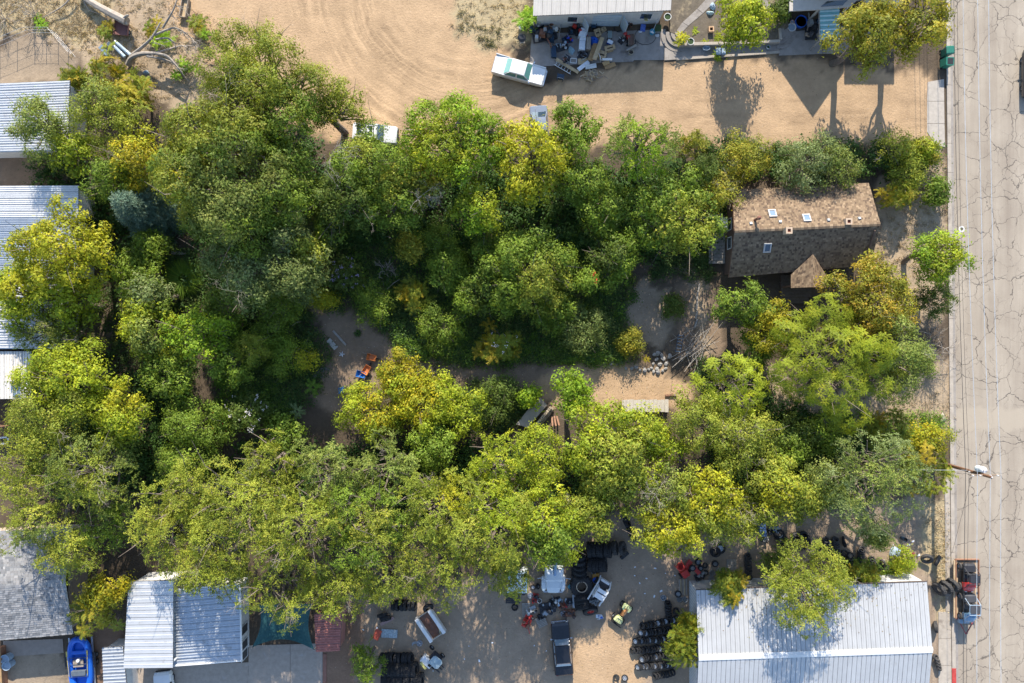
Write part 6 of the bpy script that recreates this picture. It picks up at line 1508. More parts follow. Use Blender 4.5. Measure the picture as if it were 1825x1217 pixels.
for i in range(4):
    mb = MB(); mb.tube([(-.55, -.5 - i * .07, 1.0), (.25, -.75 - i * .05, .9)], .035, 5); mb.build('mast_rail', paint('mast_yellow', (.55, .5, .15), .5), r)
for y in (-.55, -.2, .1):
    mb = MB(); mb.box((1.15, y, .12), (1.1, .1, .05)); mb.build('fork', DARKM, r)
for (x, y) in ((-.5, .9), (-.5, -.4), (.8, .98), (.8, -.45)): wheel(r, (x, y, .27), 'small', (0, 1, 0))
# blue raft on its trailer
p = W(139, 1188, 1.0); r = thing('raft', 'bright blue inflatable raft with rowing frame on a trailer', 'raft', (p.x, p.y, .62), math.radians(94))
RB = M('blue_hypalon', (.012, .12, .55), .4, var=.08, spec=.5)
def ring(L_, W__, rr, n=40):
    o_ = []
    for i in range(n):
        a = 6.2832 * i / n; c, s = math.cos(a), math.sin(a); e = .62
        o_.append((math.copysign(abs(c) ** e, c) * L_, math.copysign(abs(s) ** .75, s) * W__ * (1 - .12 * max(0, abs(c) - .6)), .12 * max(0, abs(c) - .55) / .45))
    return o_
pts = ring(2.55, .92, .3); pts = pts + pts[:1]
mb = MB(); mb.tube(pts, .29, 12, caps=False); mb.build('tube', RB, r, smooth=True)
mb = MB(); mb.prism([(a * .95, b * .9) for a, b, _ in pts[:-1]], -.22, -.14); mb.build('floor', RB, r)
for x in (-.95, 1.25):
    mb = MB(); mb.tube([(x, -.8, .05), (x, .8, .05)], .22, 10); mb.build('thwart', RB, r, smooth=True)
FRM = M('frame_steel', (.12, .14, .16), .4, .6)
for (a, b) in (((-1.0, -.85), (.85, -.85)), ((-1.0, .85), (.85, .85)), ((.85, -.85), (.85, .85)), ((.2, -.85), (.2, .85)), ((-1.0, -.85), (-1.0, .85))):
    mb = MB(); mb.tube([(*a, .36), (*b, .36)], .03, 6); mb.build('frame_bar', FRM, r)
mb = MB(); mb.box((.28, .0, .28), (.7, 1.0, .1)); mb.build('deck_board', WOOD, r); mb = MB(); mb.box((-.65, 0, .3), (.5, 1.4, .3)); mb.build('dry_box', M('box_grey', (.10, .12, .14), .5), r, bevel=.03)
mb = MB(); mb.lathe([(.16, .3), (.16, .55), (0, .57)], 14, T((.62, -.1, 0))); mb.build('bucket', TRIM, r, smooth=True)
for s in (-1, 1):
    mb = MB(); mb.tube([(-.9, s * .9, .42), (1.1, s * 1.0, .42)], .025, 6); mb.box((1.3, s * 1.0, .42), (.5, .14, .03)); mb.build('oar', M('oar_yellow', (.5, .4, .1), .5), r)
q_ = thing('raft_trailer', 'galvanised trailer carrying the blue raft', 'trailer', (p.x, p.y, 0), math.radians(94))
mb = MB()
for s in (-1, 1): mb.box((-.1, s * 1.12, .33), (5.4, .14, .1))
for x in (-2.4, -1, .4, 1.8): mb.box((x, 0, .26), (.1, 2.2, .06))
mb.build('frame', GALV2, q_)
for s in (-1, 1):
    for x in (.05, .75):
        wheel(q_, (x, s * 1.38, .27), 'small', (0, s, 0))
    mb = MB(); mb.box((.4, s * 1.38, .6), (1.5, .3, .04)); mb.build('mudguard', BLK, q_)
# trailer with two side-by-sides
p = W(1722.5, 1049, .55); r = thing('car_trailer', 'wooden-decked trailer parked at the kerb with two buggies', 'trailer', (p.x, p.y, 0), math.radians(-90))
TR = M('trailer_brown', (.30, .15, .09), .7); TWD = M('trailer_plank', (.46, .34, .21), .9, var=.25, scale=5)
for i in range(7):
    mb = MB(); mb.box((0, -1.0 + i * .333, .52), (5.7, .31, .05)); mb.build('deck_plank', TWD if i in (0, 6) else M('dirty_plank', (.22, .16, .11), .9, var=.3, scale=5), r)
mb = MB(); mb.box((0, -1.13, .62), (5.8, .09, .2)); mb.box((0, 1.13, .62), (5.8, .09, .2)); mb.box((-2.9, 0, .62), (.08, 2.2, .2)); mb.build('side_rail', TR, r)
mb = MB(); mb.box((0, -1.25, .62), (5.6, .16, .08)); mb.build('fender_plank', TWD, r)
mb = MB(); mb.tube([(2.85, -.9, .5), (4.5, 0, .48)], .05, 6); mb.tube([(2.85, .9, .5), (4.5, 0, .48)], .05, 6); mb.build('drawbar', M('drawbar_red', (.28, .05, .05), .6), r)
mb = MB(); mb.box((3.05, -.35, .62), (.55, .95, .35)); mb.build('tool_box', M('box_blue', (.25, .36, .45), .5), r, bevel=.03)
for s in (-1, 1):
    for x in (-.4, .45): wheel(r, (x, s * 1.02, .3), 'small', (0, s, 0))
def buggy(label, px, py, hood, cage, dark):
    p = W(px, py, 1.3); r = thing('buggy', label, 'buggy', (p.x, p.y, .55), math.radians(-90))
    for s in (-1, 1):
        for x in (-.95, .95): wheel(r, (x, s * .62, .33), 'cart', (0, s, 0))
    mb = MB(); mb.box((-.05, 0, .5), (2.3, .95, .3)); mb.build('floor_pan', BLK, r, bevel=.04)
    mb = MB(); mb.loft([section(x, hw, .55, zt) for x, hw, zt in ((.5, .6, .98), (.9, .62, .95), (1.25, .5, .82), (1.42, .35, .68))]); mb.build('bonnet', hood, r, smooth=True)
    mb = MB(); mb.loft([section(x, hw, .55, zt) for x, hw, zt in ((-1.35, .45, .85), (-1.2, .58, .95), (-.6, .6, .98))]); mb.build('rear_bed', dark, r, smooth=True)
    for s in (-1, 1):
        mb = MB(); mb.box((-.15, s * .28, .72), (.5, .42, .18)); mb.box((-.42, s * .28, 1.0), (.16, .42, .55)); mb.build('seat', dark, r, bevel=.04)
        mb = MB(); mb.tube([(.95, s * .58, .95), (.42, s * .52, 1.55), (-.55, s * .52, 1.58), (-1.0, s * .56, .95)], .035, 6); mb.build('roll_bar', cage, r)
        mb = MB(); mb.box((1.38, s * .3, .72), (.06, .16, .1)); mb.build('headlight', HEADL, r)
    for x in (.42, -.55):
        mb = MB(); mb.tube([(x, -.52, 1.56), (x, .52, 1.56)], .035, 6); mb.build('cross_bar', cage, r)
    mb = MB(); mb.box((-.1, 0, 1.6), (.75, .9, .03)); mb.build('roof_panel', dark, r)
    mb = MB(); mb.lathe([(.15, -.015), (.18, 0), (.15, .015)], 14, T((.3, .28, 1.02), 0, 0, -.9)); mb.build('steering_wheel', BLK, r)
buggy('black buggy with red bonnet at the back of the trailer', 1727, 1029, paint('buggy_red', (.60, .04, .03), .35), DARKM, M('seat_black', (.03, .03, .035), .6))
buggy('blue-caged buggy at the front of the trailer', 1728, 1083, paint('buggy_blue', (.13, .24, .36), .35), paint('cage_blue', (.28, .36, .44), .4), M('seat_grey', (.06, .06, .065), .6))
# wheelie bins
def bin_(label, px, py, rz, open_):
    p = W(px, py, .9); r = thing('wheelie_bin', label, 'bin', (p.x, p.y, 0), rz); G = M('bin_green', (.02, .16, .11), .5, var=.12)
    mb = MB(); mb.box((0, 0, .55), (.6, .66, .95), taper=1.12); mb.build('body', G, r, bevel=.03)
    mb = MB(); mb.box((0, 0, 1.04), (.72, .8, .05)); mb.build('rim', G, r)
    if open_:
        mb = MB(); mb.box((0, 0, 1.06), (.56, .62, .02)); mb.build('opening', BLK, r); mb = MB(); mb.box((-.48, 0, .72), (.06, .74, .8), ry=.15); mb.build('lid', G, r)
    else:
        mb = MB(); mb.loft([[(x, -w_, 1.07), (x, -w_ * .8, 1.07 + h), (x, w_ * .8, 1.07 + h), (x, w_, 1.07)] for x, w_, h in ((-.38, .38, .03), (-.2, .4, .1), (.25, .4, .12), (.42, .36, .05))]); mb.build('lid', G, r)
    for s in (-1, 1): link('wheel', TY['small'], r, mw=Matrix.Translation((-.3, s * .36, .12)) @ axis_rot((0, 1, 0)) @ Matrix.Scale(.45, 4))
    mb = MB(); mb.tube([(-.42, -.25, 1.0), (-.42, .25, 1.0)], .02, 6); mb.build('handle', BLK, r)
bin_('green wheelie bin with its lid closed', 1691.5, 90, .05, False)
bin_('green wheelie bin standing open beside the closed one', 1692, 110, -.05, True)
# ---------------------------------------------------------------- tyres
def tyre(label, group, pos, ax, kind='car', rim=None, sp=5):
    o = link('tyre', TY[kind]); o.matrix_world = Matrix.Translation(pos) @ axis_rot(ax); tag(o, label, 'tyre', group)
    if rim: link('rim', rim_for(kind, rim, sp), o)
    return o
RT = random.Random(31)
ORD = 'first second third fourth fifth sixth seventh eighth ninth tenth eleventh twelfth thirteenth fourteenth fifteenth sixteenth seventeenth eighteenth nineteenth twentieth twenty-first twenty-second'.split()
def trow(label, group, a, b, n, kind, ax2, tilt, rims=(), rim='RIMS', jit=.05, zoff=0):
    """row of n tyres from pixel a to pixel b; ax2 horizontal facing, tilt = how far the faces look up"""
    R, w_, h = TYD[kind]; A_, B_ = W(*a, R), W(*b, R)
    for i in range(n):
        t = i / max(1, n - 1); th = tilt + RT.uniform(-.14, .14) + (.35 if i in rims else 0); an = math.atan2(ax2[1], ax2[0]) + RT.uniform(-.12, .12)
        ax = Vector((math.cos(an) * math.cos(th), math.sin(an) * math.cos(th), math.sin(th)))
        p = lerp(A_, B_, t) + Vector((RT.uniform(-jit, jit), RT.uniform(-jit, jit), 0)); p.z = R * math.cos(th) + w_ / 2 * abs(math.sin(th)) + zoff + (.16 if i in rims else 0)
        lab = label if n == 1 else '%s%s from the %s: %s' % (ORD[i], ' (rimmed)' if i in rims else '', 'left' if abs(b[0] - a[0]) > abs(b[1] - a[1]) else 'top', label)
        tyre(lab, group, p, ax, kind, rim if (i in rims) else None, RT.choice((5, 6, 8)))
NM = ['first', 'second', 'third', 'fourth', 'fifth', 'sixth', 'seventh']
ROWS = [((1145,1115),(1207,1103),10,(4,6,8)), ((1141,1128),(1206,1121),14,(0,2)), ((1132,1142),(1207,1137),16,(0,2,5,7,8,10,12,14)), ((1128,1160),(1206,1152),16,(9,)), ((1143,1174),(1205,1164),13,(0,5)), ((1136,1188),(1198,1184),13,(0,2,3,6,8,10,11)), ((1167,1205),(1198,1199),7,())]
for i, (a, b, n, rims) in enumerate(ROWS):
    trow('tyre in the %s row beside the metal building' % NM[i], 'tyre row %d beside the metal building' % (i + 1), a, b, n, 'car', (-1, .12), .62, rims)
trow('tyre in the short column above the tyre rows', 'short tyre column', (1190,1074),(1193,1098), 6, 'car', (0, 1), .7)
trow('loose tyre right of the short tyre column', 'loose tyres right of the column', (1205,1090),(1206,1103), 2, 'car', (.3, 1), .9, (1,))
trow('used tyre at the bottom edge left of the tyre rows', 'tyres at the bottom edge', (1098,1208),(1114,1208), 2, 'car', (-.5, .6), .8, (1,))
for (a, b, n, k, lab) in [((1333,990),(1335,1030),10,'car','tyre in the leaning column nearest the pallet'), ((1421,957),(1424,972),4,'truck','tyre in the dark pair of stacks north of the feathery elm'), ((1472,963),(1480,1002),10,'car','tyre in the leaning column left of the tallest column'), ((1489,962),(1497,1012),13,'car','tyre in the tallest leaning column of the tyre yard'), ((1514,995),(1515,1018),6,'car','tyre in the low column with a yellow rim'), ((1536,979),(1534,1014),10,'car','tyre in the leaning column right of the yellow-rim column'), ((1555,997),(1556,1012),4,'car','tyre in the short column east of the others')]:
    trow(lab, lab.replace('tyre in ', ''), a, b, n, 'cart' if k == 'car' else 'truckd', (.05, 1), .95 if k == 'car' else .8)
trow('tyre in the small stack right of the dark pair', 'small stack right of the dark pair', (1434,957),(1436,970), 4, 'truck', (.05, 1), .8)
trow('tyre in the short column left of the yellow-rim column', 'column left of the yellow-rim column', (1506,985),(1507,1012), 5, 'cart', (.05, 1), .9)
trow('tyre in the low column under the feathery elm edge', 'column under the elm edge', (1460,972),(1464,1004), 7, 'cart', (.05, 1), .95)
trow('tyre lying flat near the weed tree', 'flat tyres near the weed tree', (1566,1012),(1586,1014), 4, 'car', (.3, 1), 1.2)
trow('tyre in the heap beside the blue crates', 'tyre heap by the blue crates', (1385,948),(1402,972), 5, 'truck', (.2, 1), .9, (1,))
trow('upright thin tyre beside the tallest column', 'upright thin tyres', (1504,962),(1505,970), 2, 'car', (1, .2), .25)
trow('tan dusty tyre standing upright among the weeds', 'tan dusty tyre', (1573,1003),(1574,1004), 1, 'cart', (-1, -.3), .3)
tyre('yellow-rimmed tyre on top of the low column', 'yellow rimmed tyre', W(1515, 990, .75), (.1, .2, 1), 'car', 'RIMT')
tyre('left tyre of the big grey pair on the straw verge', None, W(1652, 996, .55), (-.25, -.45, .75), 'truckd')
tyre('right tyre of the big grey pair on the straw verge', None, W(1671, 999, .55), (.75, -.35, .5), 'truckd')
for i, (px, py, lab) in enumerate([(1674,1050,'leftmost knobbly tractor tyre beside the trailer'), (1686,1046,'middle knobbly tractor tyre beside the trailer'), (1698,1042,'rightmost knobbly tractor tyre leaning on the trailer')]):
    tyre(lab, None, W(px, py, .62), (-.8, -.45, .25), 'mud')
tyre('old tyre with tan rim at the east wall of the metal building', None, W(1668, 1117, .4), (.8, .1, .5), 'truckd', 'RIMT')
trow('scrap tyre piled at the south-east corner of the metal building', 'tyres at the building corner', (1669,1172),(1674,1190), 4, 'cart', (.5, .5), .8)
# heavy tyres in the yard
tyre('giant tractor tyre lying flat with a tan inner ring', None, W(1037, 1046, .9), (-.05, -.1, 1), 'giant', None).location.z = .65
c = W(1037, 1046, .95); mb = MB(); mb.lathe([(.5, -.03), (.56, 0), (.5, .03), (.46, 0)], 28, closed=True); solo('steel_hoop', mb, RIMT, 'tan steel ring inside the giant tractor tyre', 'ring', (c.x, c.y, .97), smooth=True)
trow('heavy tyre in the column north of the giant tyre', 'heavy tyre column', (1031,990),(1032,1024), 5, 'tractor', (0, 1), .5)
trow('heavy tyre in the row right of the heavy column', 'heavy tyre row', (1053,1005),(1077,1005), 5, 'tractor', (1, .05), .3)
trow('heavy tyre in the northern row under the elm', 'northern heavy tyre row', (1050,979),(1088,980), 6, 'tractor', (1, .05), .2)
trow('grey knobbly tyre at the end of the northern row', 'grey knobbly tyres', (1097,976),(1109,977), 2, 'mud', (1, .2), .45)
trow('heavy tyre lying below the giant tyre', 'heavy tyres below the giant', (1037,1068),(1038,1082), 3, 'tractor', (.1, -1), .6)
tyre('leaning tractor tyre with a red rim', None, W(1052, 1088, .6), (.15, -.75, .75), 'tractor', 'RIMR')
trow('tyre in the dark group under the elm tip at the lane', 'tyres under the elm tip', (1113,920),(1127,955), 4, 'truck', (.8, .5), .4)
for i, (a, b, n) in enumerate([((680,1172),(731,1173),9), ((688,1193),(739,1193),9), ((684,1211),(750,1212),11)]):
    trow('black truck tyre in the %s long row west of the forklift' % ['top', 'middle', 'bottom'][i], '%s long tyre row' % ['top', 'middle', 'bottom'][i], a, b, n, 'tractor' if i else 'truck', (1, .05), .18, zoff=0)
trow('dark truck tyre in the shade above the utility bed', 'shaded truck tyres', (702,1078),(738,1079), 6, 'truck', (1, .1), .2)
trow('dark tyre beside the faded pink sheet', 'tyres by the pink sheet', (682,1096),(688,1104), 3, 'truck', (.2, -1), .4)
tyre('tyre propped on the corner of the utility bed', None, W(763, 1084, .7), (.35, -.5, .75), 'truck').location.z = .62
# loose wheels
LW = [(1284,978,'truck','big black wheel with star rim under the yellow elm'), (1275,1005,'car','five-spoke wheel lying alone left of the grey pallet'), (1245,1002,'car','steel wheel touching the red machine'), (1249,1013,'small','small alloy wheel below the steel wheel'), (1257,1008,'small','black little tyre between the wheel pile and the alone wheel'), (1209,1059,'car','wheel leaning at the board strips'), (917.5,1083,'car','six-hole wheel below the black pallet frame'), (933,1056,'small','silver wheel beside the camper'), (950,1047,'small','grey-rimmed tyre east of the camper'), (1258,1021,'small','tyre leaning in the wheel pile'), (1287,1029,'car','black tyre half under the sumac shoots')]
for i, (px, py, k, lab) in enumerate(LW):
    R, w_, h = TYD[k]; p = W(px, py, w_); tyre(lab, None, (p.x, p.y, w_ / 2 + .02), (RT.uniform(-.15, .15), RT.uniform(-.15, .15), 1), k, None if 'black' in lab and i != 0 else 'RIMS', RT.choice((5, 6, 8)))
p = W(1276, 984, .3); tyre('flat black tyre under the big star-rim wheel', None, (p.x, p.y, .17), (0, 0, 1), 'truck')
def rim_only(label, px, py, k='car', z=.1, ax=(0, 0, 1)):
    p = W(px, py, z); o = link('alloy_wheel', rim_for(k, 'RIMS', RT.choice((5, 6, 8)))); o.matrix_world = Matrix.Translation((p.x, p.y, z)) @ axis_rot(ax) @ Matrix.Scale(1.35, 4); tag(o, label, 'rim')
for (px, py, lab) in [(1269,1021,'left bare alloy rim in the rim pair'), (1282,1017,'right bare alloy rim in the rim pair'), (1268,1031,'dark bare rim nearest the metal eave'), (1211,1068,'pale rim above the blue-white hub'), (1221,1068,'pale blue-white hub disc at the wall'), (1182,1065,'lone rim lying in the open yard'), (945.5,1061,'rusty pale rim beside the red tool'), (1004,1093,'blue-grey rim on the engine stand'), (748,1146,'grey rim between the utility bed and the forklift')]:
    rim_only(lab, px, py, 'car')
# ---------------------------------------------------------------- street furniture
PB = W(1663, 821); ZP = 8.15
up_ = thing('utility_pole', 'brown wooden utility pole with transformer leaning into view over the road', 'utility pole', (PB.x, PB.y, 0))
PW = M('pole_wood', (.17, .085, .045), .9, var=.25, scale=5)
mb = MB(); mb.tube([(0, 0, 0), (0, 0, ZP)], [.19, .13], 12); mb.build('pole', PW, up_, smooth=True)
mb = MB(); mb.box((0, -.0, 7.2), (2.4, .12, .14)); mb.build('cross_arm', M('arm_wood', (.24, .18, .13), .9), up_); mb = MB(); mb.box((.3, 0, 5.6), (1.2, .1, .1)); mb.build('lower_arm', M('arm_grey', (.4, .38, .35), .8), up_)
for x in (-1.1, -.45, .45, 1.1):
    mb = MB(); mb.lathe([(.05, 0), (.07, .08), (.05, .14), (.07, .2), (.0, .24)], 8, T((x, 0, 7.27))); mb.build('insulator', M('porcelain', (.55, .52, .5), .3), up_, smooth=True)
mb = MB(); mb.lathe([(.05, 0), (.08, .1), (.0, .2)], 8, T((0, 0, ZP))); mb.build('top_insulator', M('porcelain', (.55, .52, .5), .3), up_, smooth=True)
tp = W(1747, 833, 6.9); tx, ty = tp.x - PB.x, tp.y - PB.y
mb = MB(); mb.lathe([(.0, -.55), (.26, -.5), (.29, -.4), (.29, .35), (.24, .45), (0, .5)], 16, T((.1, .42, 6.7))); tr_ = mb.build('transformer', M('transformer_white', (.72, .74, .75), .4), up_, smooth=True)
for s in (-1, 1):
    mb = MB(); mb.lathe([(.04, 0), (.06, .1), (.03, .25)], 8, T((.1 + s * .13, .42, 7.15))); mb.build('bushing', M('porcelain', (.55, .52, .5), .3), tr_, smooth=True)
mb = MB(); mb.box((.05, .16, 6.7), (.1, .2, .3)); mb.build('bracket', DARKM, up_)
ALU = M('aluminium_wire', (.62, .61, .6), .35, .5); BWI = M('black_cable', (.03, .03, .03), .6)
def wire(name, pts, r, mat, label):
    P_ = [W(*p) for p in pts]; mb = MB(); Q = []
    for i in range(len(P_) - 1):
        sg = .0006 * (P_[i + 1] - P_[i]).length ** 2 * .25
        for k in range(10): u = k / 10; q = lerp(P_[i], P_[i + 1], u); q.z -= sg * 4 * u * (1 - u); Q.append(q)
    Q.append(P_[-1]); c = Q[len(Q) // 2].copy()
    mb.tube([q - c for q in Q], r, 5); o = mb.build(name, mat); o.location = c; tag(o, label, 'wire')
wire('power_line', [(1714,-420,7.4),(1742,846,7.4),(1746,1600,7.4)], .02, ALU, 'westernmost pale overhead power line along the road')
wire('power_line', [(1742,-420,7.5),(1765,846,7.5),(1769,1600,7.5)], .02, ALU, 'middle pale overhead power line along the road')
wire('power_line', [(1762,-420,7.5),(1784,848,7.5),(1790,1600,7.5)], .02, ALU, 'easternmost pale overhead power line along the road')
wire('telephone_cable', [(1700,-420,5.6),(1721,840,5.6),(1718,1600,5.6)], .022, BWI, 'dark lower cable running along the kerb line')
wire('telephone_cable', [(1706,-420,5.4),(1727,840,5.4),(1724,1600,5.4)], .014, BWI, 'thin second dark cable beside the lower cable')
wire('service_drop', [(1724,838,5.9),(1600,837,5.0)], .014, ALU, 'pale service wire running west from the utility pole')
wire('guy_wire', [(1733,846,6.6),(1697,985,.1)], .012, BWI, 'thin guy wire slanting from the pole to the kerb')
c = W(1714, 408); vc = thing('valve_cover', 'round iron valve cover circled with white paint on the road', 'cover', (c.x, c.y, .006))
mb = MB(); mb.lathe([(.30, 0), (.30, .006), (.16, .006), (.16, 0)], 28, closed=True); mb.box((-.18, -.28, .004), (.09, .35, .006)); mb.build('painted_ring', M('road_paint', (.62, .60, .56), .8, dirt=((.3, .26, .2), 6, .55)), vc)
mb = MB(); mb.lathe([(.13, 0), (.13, .012), (0, .014)], 18); mb.build('lid', M('iron_lid', (.12, .10, .09), .7, .4), vc)
# chain link / posts of the gravel yard
fe = thing('wire_fence', 'thin wire fence with dark posts round the gravel yard', 'fence', tuple(W(60, 95)))
pp = [(0, 88), (62, 62), (104, 62), (140, 105)]
for (a, b) in zip(pp[:-1], pp[1:]):
    A_, B_ = W(*a), W(*b); n = max(2, int((B_ - A_).length / 1.3))
    for i in range(n): 
        q_ = lerp(A_, B_, i / n); mb = MB(); mb.tube([(q_.x, q_.y, 0), (q_.x, q_.y, 1.7)], .03, 6); mb.build('post', GREYW, fe, world=True)
    for z in (.5, 1.1, 1.65):
        mb = MB(); mb.tube([(A_.x, A_.y, z), (B_.x, B_.y, z)], .012, 4); mb.build('strand', ALU, fe, world=True)
# ---------------------------------------------------------------- clutter
def M_(n, c, r=.6, **k): return M('c_' + n, c, r, **k)
CARD = M_('cardboard', (.46, .33, .19), .9); WHT = M_('appliance_white', (.70, .72, .74), .4); TANW = M_('tan_ply', (.48, .35, .2), .8); BRN = M_('brown_board', (.36, .22, .10), .8); BLUEP = M_('blue_plastic', (.02, .12, .55), .45); REDM = M_('red_enamel', (.48, .04, .03), .45, dirt=((.2, .08, .05), 4, .6)); NAVY = M_('navy_plastic', (.02, .05, .09), .5); CYAN = M_('cyan_plastic', (.05, .35, .5), .4); CLAY = M_('clay', (.55, .35, .2), .85); STEEL = M_('steel', (.4, .42, .43), .4, metal=.6); RUST = M_('rust', (.22, .10, .06), .85); BLUEG = M_('blue_grey', (.30, .38, .45), .6)
def at(px, py, z=.3): p = W(px, py, z); return (p.x, p.y, 0)
def boxy(name, label, cat, px, py, rz, d, mat, z0=0, lid=None, tilt=0, legs=0):
    """box-like thing made of shell, lid and small feet"""
    r = thing(name, label, cat, at(px, py, z0 + d[2]), rz)
    mb = MB(); mb.box((0, 0, z0 + d[2] / 2), d, rx=tilt); mb.build('shell', mat, r, bevel=.02)
    mb = MB(); mb.box((0, 0, z0 + d[2] + .012), (d[0] * .97, d[1] * .97, .025), rx=tilt); mb.build('lid', lid or mat, r, bevel=.01)
    if legs:
        for sx in (-1, 1):
            for sy in (-1, 1): mb = MB(); mb.box((sx * d[0] * .45, sy * d[1] * .45, z0 / 2), (.05, .05, max(.04, z0))); mb.build('leg', DARKM, r)
    return r
def carton(label, px, py, rz, d, mat=None, z0=0):
    mat = mat or CARD; r = thing('cardboard_box', label, 'box', at(px, py, z0 + d[2]), rz); mb = MB(); t = .015
    for s in (-1, 1): mb.box((s * d[0] / 2, 0, z0 + d[2] / 2), (t, d[1], d[2])); mb.box((0, s * d[1] / 2, z0 + d[2] / 2), (d[0] - t, t, d[2]))
    mb.box((0, 0, z0 + .02), (d[0], d[1], t)); mb.build('carton', mat, r)
    for s in (-1, 1):
        mb = MB(); mb.box((s * (d[0] / 2 + d[0] * .16), 0, z0 + d[2] + .03), (d[0] * .36, d[1], .012), ry=s * .25); mb.build('flap', mat, r)
        mb = MB(); mb.box((0, s * d[1] * .3, z0 + d[2] - .01), (d[0], d[1] * .42, .012), rx=s * .15); mb.build('flap', mat, r)
    return r
def board(name, label, cat, px, py, rz, d, mat, z=.1, tilt=0, rails=False):
    r = solo(name, MB().box((0, 0, 0), d, taper=.985), mat, label, cat, tuple(W(px, py, z)), rz, bevel=.008, ry=tilt); return r
def fridge(label, px, py, rz, d, z0=0):
    r = thing('fridge', label, 'fridge', at(px, py, z0 + d[2]), rz); mb = MB(); mb.box((0, 0, z0 + d[2] / 2), d); mb.build('cabinet', WHT, r, bevel=.04)
    mb = MB(); mb.box((0, 0, z0 + d[2] + .03), (d[0] * .98, d[1] * .98, .06)); dd = mb.build('door', WHT, r, bevel=.03); mb = MB(); mb.box((d[0] * .42, 0, z0 + d[2] + .08), (.03, d[1] * .4, .03)); mb.build('handle', STEEL, dd)
    mb = MB(); mb.box((0, d[1] * .2, z0 + d[2] + .062), (d[0] * .96, .015, .006)); mb.build('seam', DARKM, dd)
def bucket(name, label, px, py, R, h, mat, fill=None, z0=0, cat='bucket', hand=True):
    r = thing(name, label, cat, at(px, py, z0 + h), 0); mb = MB(); mb.lathe([(0, z0 + .02), (R * .82, z0), (R, z0 + h), (R * 1.06, z0 + h), (R * 1.06, z0 + h + .02), (R * .94, z0 + h + .02), (R * .78, z0 + .05)], 20); mb.build('pot' if cat == 'pot' else 'tub', mat, r, smooth=True)
    mb = MB(); mb.lathe([(R * .9, z0 + h * .8), (0, z0 + h * .82)], 20); mb.build('contents', fill or M_('soil_dark', (.05, .04, .03), .95), r)
    if hand: mb = MB(); mb.tube([(-R, 0, z0 + h), (0, R * .3, z0 + h + R * .6), (R, 0, z0 + h)], .012, 5); mb.build('handle', STEEL, r)
    return r
def hose(label, px, py, R, mat, seed, turns=2):
    rg = random.Random(seed); pts = []
    for i in range(30 * turns): a = i / 30 * 6.2832; k = R * (1 + .12 * math.sin(a * 1.3 + seed) - i * .004); pts.append((math.cos(a) * k, math.sin(a) * k * .75, .03 + .01 * math.sin(a * 3)))
    solo('garden_hose', MB().tube(pts, .022, 6), mat, label, 'hose', tuple(W(px, py, .02)), smooth=True)
def scrap(name, label, cat, px, py, rz, s, cols, seed, n=14):
    """machine-like scrap: a base, several castings, pipes and a wheel"""
    rg = random.Random(seed); r = thing(name, label, cat, at(px, py, .3), rz)
    mb = MB(); mb.box((0, 0, .08 * s), (1.0 * s, .6 * s, .12 * s)); mb.build('base', cols[0], r, bevel=.02)
    for i in range(n):
        mb = MB(); x, y, z = rg.uniform(-.45, .45) * s, rg.uniform(-.3, .3) * s, rg.uniform(.15, .55) * s
        if i % 3 == 0: mb.lathe([(0, -.1 * s), (.1 * s, -.1 * s), (.12 * s, 0), (.1 * s, .1 * s), (.0, .1 * s)], 10, T((x, y, z), rg.uniform(0, 3), rg.uniform(0, 1.6)))
        elif i % 3 == 1: mb.box((x, y, z), (rg.uniform(.1, .4) * s, rg.uniform(.1, .3) * s, rg.uniform(.1, .3) * s), rz=rg.uniform(0, 3), taper=.8)
        else: mb.tube([(x, y, z), (x + rg.uniform(-.4, .4) * s, y + rg.uniform(-.3, .3) * s, z + rg.uniform(-.1, .2) * s), (x + rg.uniform(-.5, .5) * s, y + rg.uniform(-.4, .4) * s, .1 * s)], .03 * s, 6)
        mb.build(['casting', 'housing', 'pipe'][i % 3], cols[i % len(cols)], r, bevel=0)
    return r
def chair(label, px, py, rz, mat, s=1.0):
    r = thing('plastic_chair', label, 'chair', at(px, py, .5), rz)
    mb = MB(); mb.box((0, 0, .42 * s), (.5 * s, .5 * s, .05)); mb.build('seat', mat, r, bevel=.02); mb = MB(); mb.box((-.26 * s, 0, .72 * s), (.05, .5 * s, .6 * s), ry=-.2); mb.build('backrest', mat, r, bevel=.02)
    for sx in (-.22, .22):
        for sy in (-.22, .22): mb = MB(); mb.box((sx * s, sy * s, .2 * s), (.05, .05, .42 * s)); mb.build('leg', mat, r)
    for sy in (-.27, .27): mb = MB(); mb.box((-.02, sy * s, .62 * s), (.5 * s, .06, .04)); mb.build('armrest', mat, r)
def pallet(label, px, py, rz, w_=.95, l_=1.05, mat=None, z=0):
    r = thing('pallet', label, 'pallet', at(px, py, .15), rz); mat = mat or GREYW; r.location.z = z
    for i in range(7): mb = MB(); mb.box((0, -l_ / 2 + (i + .5) * l_ / 7, .13), (w_, l_ / 7 * .68, .025)); mb.build('slat', mat, r)
    for x in (-.45, 0, .45): mb = MB(); mb.box((x * w_, 0, .06), (.07, l_, .11)); mb.build('bearer', mat, r)
D2 = math.radians
